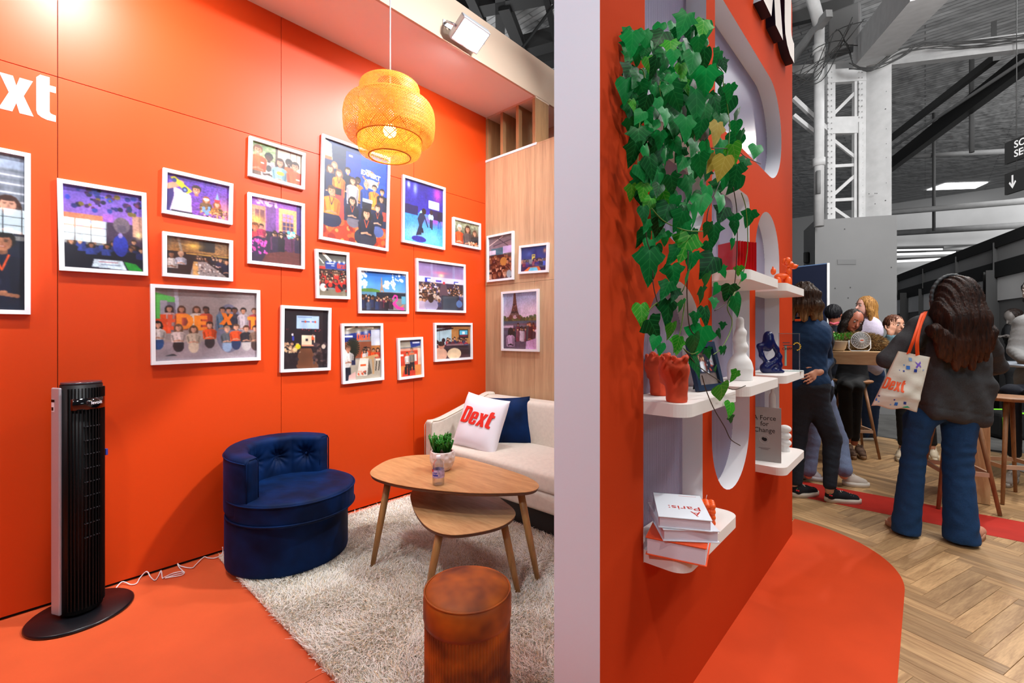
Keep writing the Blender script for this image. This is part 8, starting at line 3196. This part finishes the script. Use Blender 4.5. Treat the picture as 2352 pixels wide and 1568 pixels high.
n = 30
vs, fs = [], []
for side in (1, -1):
    for j in range(n + 1):
        for i in range(n + 1):
            vs.append(tote_pt(i / n, j / n, 0, side) - tote.location)
N1 = (n + 1) ** 2
for side in (0, 1):
    for j in range(n):
        for i in range(n):
            a = side * N1 + j * (n + 1) + i
            q = (a, a + n + 1, a + n + 2, a + 1)
            fs.append(q if side == 0 else q[::-1])
for j in range(n):
    for i in (0, n):
        a, b = j * (n + 1) + i, (j + 1) * (n + 1) + i
        fs.append((a, a + N1, b + N1, b))
for i in range(n):
    a = n * (n + 1) + i
    fs.append((a, a + 1, a + 1 + N1, a + N1))
tmesh = mesh_py(vs, fs, 'tote', True)
bm = bmesh.new()
bm.from_mesh(tmesh)
bmesh.ops.recalc_face_normals(bm, faces=bm.faces)
bm.to_mesh(tmesh)
bm.free()
obj('canvas', tmesh, mat('canvas_white', '#d8d2c4', rough=0.9, bump=(120, 0.3, 0.002)), tote)


def inv_tote(u, v):
    """find surface parameters seen at pixel u,v"""
    s_, t_ = 0.5, 0.5

    def pr(s_, t_):
        p = TLc.lerp(TRc, s_).lerp(BLc.lerp(BRc, s_), t_) - Vector((0, 0, CAM_Z))
        f = p.dot(cam_f)
        return np.array([1176 + F_PX * p.dot(cam_r) / f, HORIZON - F_PX * p.z / f])
    for _ in range(8):
        c = pr(s_, t_)
        J = np.stack([(pr(s_ + 1e-3, t_) - c) / 1e-3, (pr(s_, t_ + 1e-3) - c) / 1e-3], 1)
        dlt = np.linalg.solve(J, np.array([u, v]) - c)
        s_ += dlt[0]
        t_ += dlt[1]
    return s_, t_


def decal(name, px, m):
    """px polygon on the photograph -> patch following the canvas"""
    P = [inv_tote(u, v) for u, v in px]
    P = [(min(.99, max(.01, a)), min(.99, max(.01, b))) for a, b in P]
    me = mesh_py([tote_pt(a, b, 0.0022) - tote.location for a, b in P], [tuple(range(len(P)))])
    o = obj(name, me, m, tote)
    return o


for (x, y, sz, c) in ((345, 880, 30, '#7fa8d8'), (317, 952, 32, '#2a70c8'), (383, 980, 28, '#1c3a9a'), (285, 930, 12, '#6a9ad0'), (275, 982, 13, '#1c3a9a'), (165, 948, 18, '#1c4aa0'), (63, 1207, 12, '#1c2a80'), (37, 1237, 24, '#2a70c8'),
                      (187, 1237, 14, '#1c2a80'), (60, 1257, 12, '#7fa8d8'), (212, 1278, 30, '#2a70c8'), (290, 1270, 24, '#1c2a80'), (165, 1285, 12, '#7fa8d8'), (12, 1280, 13, '#e02040'), (458, 975, 12, '#8a9ac0'), (240, 975, 7, '#1c3a9a')):
    u, v, r = 2000 + x / 3.92, 600 + y / 3.92, sz / 3.92 / 2
    decal('printed_square', [(u - r, v - r), (u + r, v - r + .6), (u + r - .3, v + r + .6), (u - r - .3, v + r)], mat('ink_' + c.strip('#'), c))
decal('printed_square', [(2071, 933), (2080, 931), (2087, 935), (2078, 938), (2070, 937)], mat('ink_green', '#20b08a'))
for q in range(2):
    sg_ = 1 if q else -1
    u, v = 2105, 837
    decal('printed_cross', [(u - 7, v - 6 * sg_ - 2), (u - 5, v - 6 * sg_ + 3), (u + 7, v + 5 * sg_ + 2), (u + 6, v + 5 * sg_ - 3)], mat('ink_violet', '#7a5ac8'))
pl, wd = dext_polys(1.0, 0.25)
lm = shape_mesh(pl, 0.001)
bm = bmesh.new()
bm.from_mesh(lm)
bmesh.ops.subdivide_edges(bm, edges=bm.edges[:], cuts=2)
bmesh.ops.triangulate(bm, faces=bm.faces)
bm.to_mesh(lm)
bm.free()
for v in lm.vertices:
    # baseline from (2019,890) to (2061,898); cap height about 30 px, leaning right
    u_ = 2019.5 + v.co.x / wd * 44 + v.co.y * 7
    v_ = 889.5 + v.co.x / wd * 9.5 - v.co.y * 27
    a, b = inv_tote(u_, v_)
    off = 0.0025 if v.co.z < 0.0005 else 0.0032
    v.co = tote_pt(min(.99, max(.01, a)), min(.99, max(.01, b)), off) - tote.location
obj('lettering', lm, mat('print_orange', '#f0581c'), tote)
M_strap = mat('orange_webbing', '#f4500c', rough=0.7)
for k_, pts in enumerate(([(2087, 812, dB + 0.03), (2097, 785, dB + .0), (2108, 752, dB + .04), (2117, 724, d - 0.09), (2122, 716, d - 0.02)], [(2108, 816, dB + 0.02), (2107, 785, dB + .0), (2113, 752, dB + .05), (2124, 724, d - 0.10), (2127, 715, d - 0.02)])):
    P = smooth_path([at(*q) for q in pts], 6)
    vs, fs = [], []
    for i, q in enumerate(P):
        w_ = 0.011
        sd_ = (cam_r * 0.96 + Vector((0, 0, 0.28))) * w_
        for z_ in (0, 1):
            vs.append(q - sd_ - tote.location + cam_f * 0.003 * z_)
            vs.append(q + sd_ - tote.location + cam_f * 0.003 * z_)
    for i in range(len(P) - 1):
        a = i * 4
        fs += [(a, a + 1, a + 5, a + 4), (a + 2, a + 6, a + 7, a + 3), (a, a + 4, a + 6, a + 2), (a + 1, a + 3, a + 7, a + 5)]
    obj('strap', mesh_py(vs, fs, 'strap', True), M_strap, tote)

# ---------------------------------------------------------------- people around the high table
black_c = cloth_mat('black', '#121316')
# the one standing right behind the woman in navy
d = 3.92
o8 = [(at(1890, 760, d), at(1898, 838, d - .02), at(1918, 822, d + 0.28), cam_r * 0.9 + cam_f * 0.4, Vector((0, 0, 1))), (at(1838, 760, d), at(1832, 830, d + .05), at(1850, 850, d + .2), None, None)]
l8 = [(at(1886, 915, d), at(1925, 1010, d), at(1938, 1078, d - .10)), (at(1852, 915, d), at(1862, 1010, d + .02), at(1856, 1078, d + .02))]
p8, _, _ = figure('person in a dark coat, light jeans and white trainers, hidden behind the woman in navy', at(1866, 882, d), at(1862, 742, d), at(1860, 706, d), cam_r * 0.7 + cam_f * 0.7, o8, l8,
                  cloth_mat('dark_navy', '#0e1422'), cloth_mat('light_jeans', '#7a8cae', 260, 0.2), hair_mat('dark', '#120c0a', '#2a1c16'), skin='#d8a080', h=0.013, hair_kind='short', botname='jeans', topname='coat', leg_r=(.085, .065, .062), top_drop=0.12)
shoe(p8, p8, on_z(1934, 1112), on_z(1998, 1118), '#cfc4b8', '#e0d8cc', w=0.05)
shoe(p8, p8, on_z(1846, 1096), on_z(1892, 1106), '#dcd8dc', '#e8e6ea', w=0.045)
wrp = at(1930, 812, d + 0.27)
tagit(obj('sandwich_wrap', MB().sphere(wrp, 1.0, 16, 10, scale=(0.045, 0.03, 0.022)).mesh('sw'), mat('wrap_white', '#dcd8d4', rough=0.8, noise=(40, .3))), 'small white paper wrap held over the high table', 'food')

# dark haired woman leaning over the table
d = 4.95
sk3 = '#a8624a'
up3 = (Vector((0, 0, 1)) + cam_r * 0.35).normalized()
F3 = (-cam_f * 0.9 - cam_r * 0.15 - Vector((0, 0, 0.35))).normalized()
hd3 = at(1960, 737, d - 0.12)
a3 = [(at(1930, 778, d), at(1912, 800, d - .15), at(1908, 765, d - 0.38), -cam_f * 0.3 + cam_r * 0.9 - Vector((0, 0, .2)), Vector((0, 0, 1))), (at(1984, 780, d), at(1998, 806, d - .1), at(1975, 800, d - 0.3), -cam_r, Vector((0, 0, 1)))]
l3 = [(at(1944, 875, d), at(1940, 890, d - 0.35), at(1946, 1000, d - .30)), (at(1970, 875, d), at(1966, 890, d - 0.34), at(1962, 1005, d - .28))]
pf, pp3, MM3 = figure('dark long-haired woman leaning over the high table, face towards us', at(1957, 860, d), at(1962, 765, d - 0.05), hd3, F3, a3, l3, black_c, black_c,
                      hair_mat('dark', '#120c0a', '#2a1c16'), skin=sk3, h=0.012, up=up3, face=True, body_F=-cam_f, hairlen=0.24)
shoe(pf, pf, at(1948, 1030, 4.9), at(1962, 1034, 4.62), '#6a5040', '#a08060', laces=False)
shoe(pf, pf, at(1972, 1030, 4.9), at(1984, 1034, 4.62), '#6a5040', '#a08060', laces=False)

# short-haired person, back of the head
d = 5.5
a4 = [(at(1936, 765, d), at(1944, 810, d), at(1930, 800, d - .2), None, None), (at(1892, 765, d), at(1884, 810, d), at(1896, 800, d - .2), None, None)]
l4 = [(at(1925, 880, d), at(1920, 892, d - .3), at(1916, 985, d - .3)), (at(1903, 880, d), at(1900, 892, d - .3), at(1898, 985, d - .3))]
p4_, _, _ = figure('person with short black hair and pink collar beside the navy display board', at(1914, 858, d), at(1916, 752, d), at(1916, 722, d), cam_r * 0.8 + cam_f * 0.5, a4, l4, cloth_mat('dark_navy', '#0e1422'), black_c,
                   hair_mat('black', '#08080c', '#16161e'), skin='#b06a50', h=0.013, hair_kind='short', body_F=cam_r)
obj('collar', MB().tube([at(1905, 741, d - .09), at(1914, 744, d - .11), at(1926, 741, d - .09)], 0.014, 8).mesh('col'), mat('pink_collar', '#c85060'), p4_, loc=-p4_.location)

# blonde
d = 5.5
a5 = [(at(2012, 760, d), at(2020, 800, d), at(2000, 812, d - .2), -cam_r, Vector((0, 0, 1))), (at(1984, 760, d), at(1975, 800, d), at(1970, 812, d - .2), None, None)]
l5 = [(at(2008, 860, d), at(2006, 930, d), at(2004, 1000, d)), (at(1990, 860, d), at(1988, 930, d), at(1986, 1000, d))]
p5_, _, _ = figure('blonde long-haired woman in a pale lilac top, turned to the left', at(1998, 838, d), at(1996, 730, d), at(1986, 703, d), -cam_r, a5, l5, cloth_mat('lilac', '#cfc4d8'), cloth_mat('mid_jeans', '#1c3458'),
                   hair_mat('blonde', '#6a4420', '#c89048'), skin='#d8a090', h=0.012, hairlen=0.34, body_F=-cam_r, face=True)
for u in (1990, 2008):
    shoe(p5_, p5_, at(u, 1020, d) * 1, at(u - 40, 1020, d), '#20222c', '#d8d4cc', laces=False)

# person hidden behind the woman in charcoal: brown hair, pale blue shirt, black trousers
d = 5.0
a9 = [(at(2078, 786, d), at(2090, 826, d), at(2070, 835, d - .2), None, None), (at(2034, 786, d), at(2030, 815, d - .05), at(2044, 768, d - .16), Vector((0, 0, 1)) + cam_r * .4, -cam_f)]
l9 = [(at(2068, 880, d), at(2072, 895, d - .3), at(2074, 1016, d - .26)), (at(2092, 880, d), at(2125, 895, d - .3), at(2140, 1016, d - .26))]
p9, _, _ = figure('brown-haired person in pale blue shirt and black trousers behind the grey shoulder', at(2074, 862, d), at(2058, 772, d), at(2056, 748, d), -cam_f, a9, l9, cloth_mat('pale_blue', '#6a8c98'), black_c,
                  hair_mat('brown', '#3a1c12', '#6a3a20'), skin='#c08a70', h=0.013, hair_kind='short', face=True)
shoe(p9, p9, at(2075, 1044, 4.85), at(2064, 1046, 4.55), '#b8a890', '#cfc4ae')
shoe(p9, p9, at(2140, 1044, 4.85), at(2148, 1046, 4.55), '#b8a890', '#cfc4ae')

# bearded man at the right edge in light grey hoodie
d = 4.1
hd10 = at(2376, 668, d)
hood = cloth_mat('light_grey', '#828282', 200, 0.1)
a10 = [(at(2352, 742, d - .05), at(2334, 806, d - .05), at(2352, 826, d - 0.2), cam_r, Vector((0, 0, 1))), (at(2430, 742, d), at(2450, 815, d), at(2410, 826, d - .2), None, None)]
l10 = [(at(2376, 905, d), at(2322, 900, d - .25), at(2330, 1040, d - .22)), (at(2410, 905, d), at(2380, 902, d - .4), at(2385, 1040, d - .35))]
p10, pp, MM = figure('bearded man in a light grey hoodie at the right edge, seated at the round table', at(2392, 868, d), at(2388, 718, d), hd10, -cam_r * 0.9 - cam_f * .1, a10, l10, hood, cloth_mat('dark_navy', '#0e1422'),
                     hair_mat('black', '#08080c', '#16161e'), skin='#b8b0ac', h=0.012, hair_kind='short', face=True, topname='hoodie', width=1.15, arm_r=(.06, .055, .045), torso_r=.15, top_drop=0.08)
s = SDF(0.02)
s.ell(pp(0, 0.040, -0.078), (0.052, 0.050, 0.034), MM)
s.ell(pp(0, 0.02, -0.075), (0.060, 0.045, 0.040), MM)
put('beard', s, 0.008, hair_mat('black', '#08080c', '#16161e'), p10, p10)
shoe(p10, p10, at(2330, 1092, 4.05), at(2312, 1094, 3.78), '#8a8078', '#a8a098')

# far person with a phone
d = 6.4
a11 = [(at(2322, 752, d), at(2318, 786, d - .05), at(2314, 772, d - .25), -cam_r, Vector((0, 0, 1))), (at(2345, 752, d), at(2350, 786, d), at(2330, 775, d - .2), None, None)]
l11 = [(at(2328, 850, d), at(2328, 900, d), at(2328, 958, d)), (at(2342, 850, d), at(2342, 900, d), at(2342, 958, d))]
p11, _, _ = figure('distant person in a dark coat looking down at a phone', at(2336, 838, d), at(2333, 742, d), at(2325, 730, d - .03), -cam_r * .8 - Vector((0, 0, .5)), a11, l11, cloth_mat('black', '#121316'), black_c,
                   hair_mat('dark', '#120c0a', '#2a1c16'), skin='#5f5a57', h=0.014, hair_kind='short', body_F=-cam_r, topname='coat', top_drop=.1)
for u in (2328, 2342):
    shoe(p11, p11, at(u, 975, d), at(u - 20, 975, d), '#16161a', '#2a2a2c', laces=False)
q = at(2310, 770, d - .27)
tagit(obj('phone', MB().box((q.x - .012, q.y - .035, q.z - .01), (q.x + .012, q.y + .035, q.z + .0), 0.003).mesh('ph'), gm(20, .3)), 'dark phone held by the distant person', 'phone')
s = SDF(0.02)
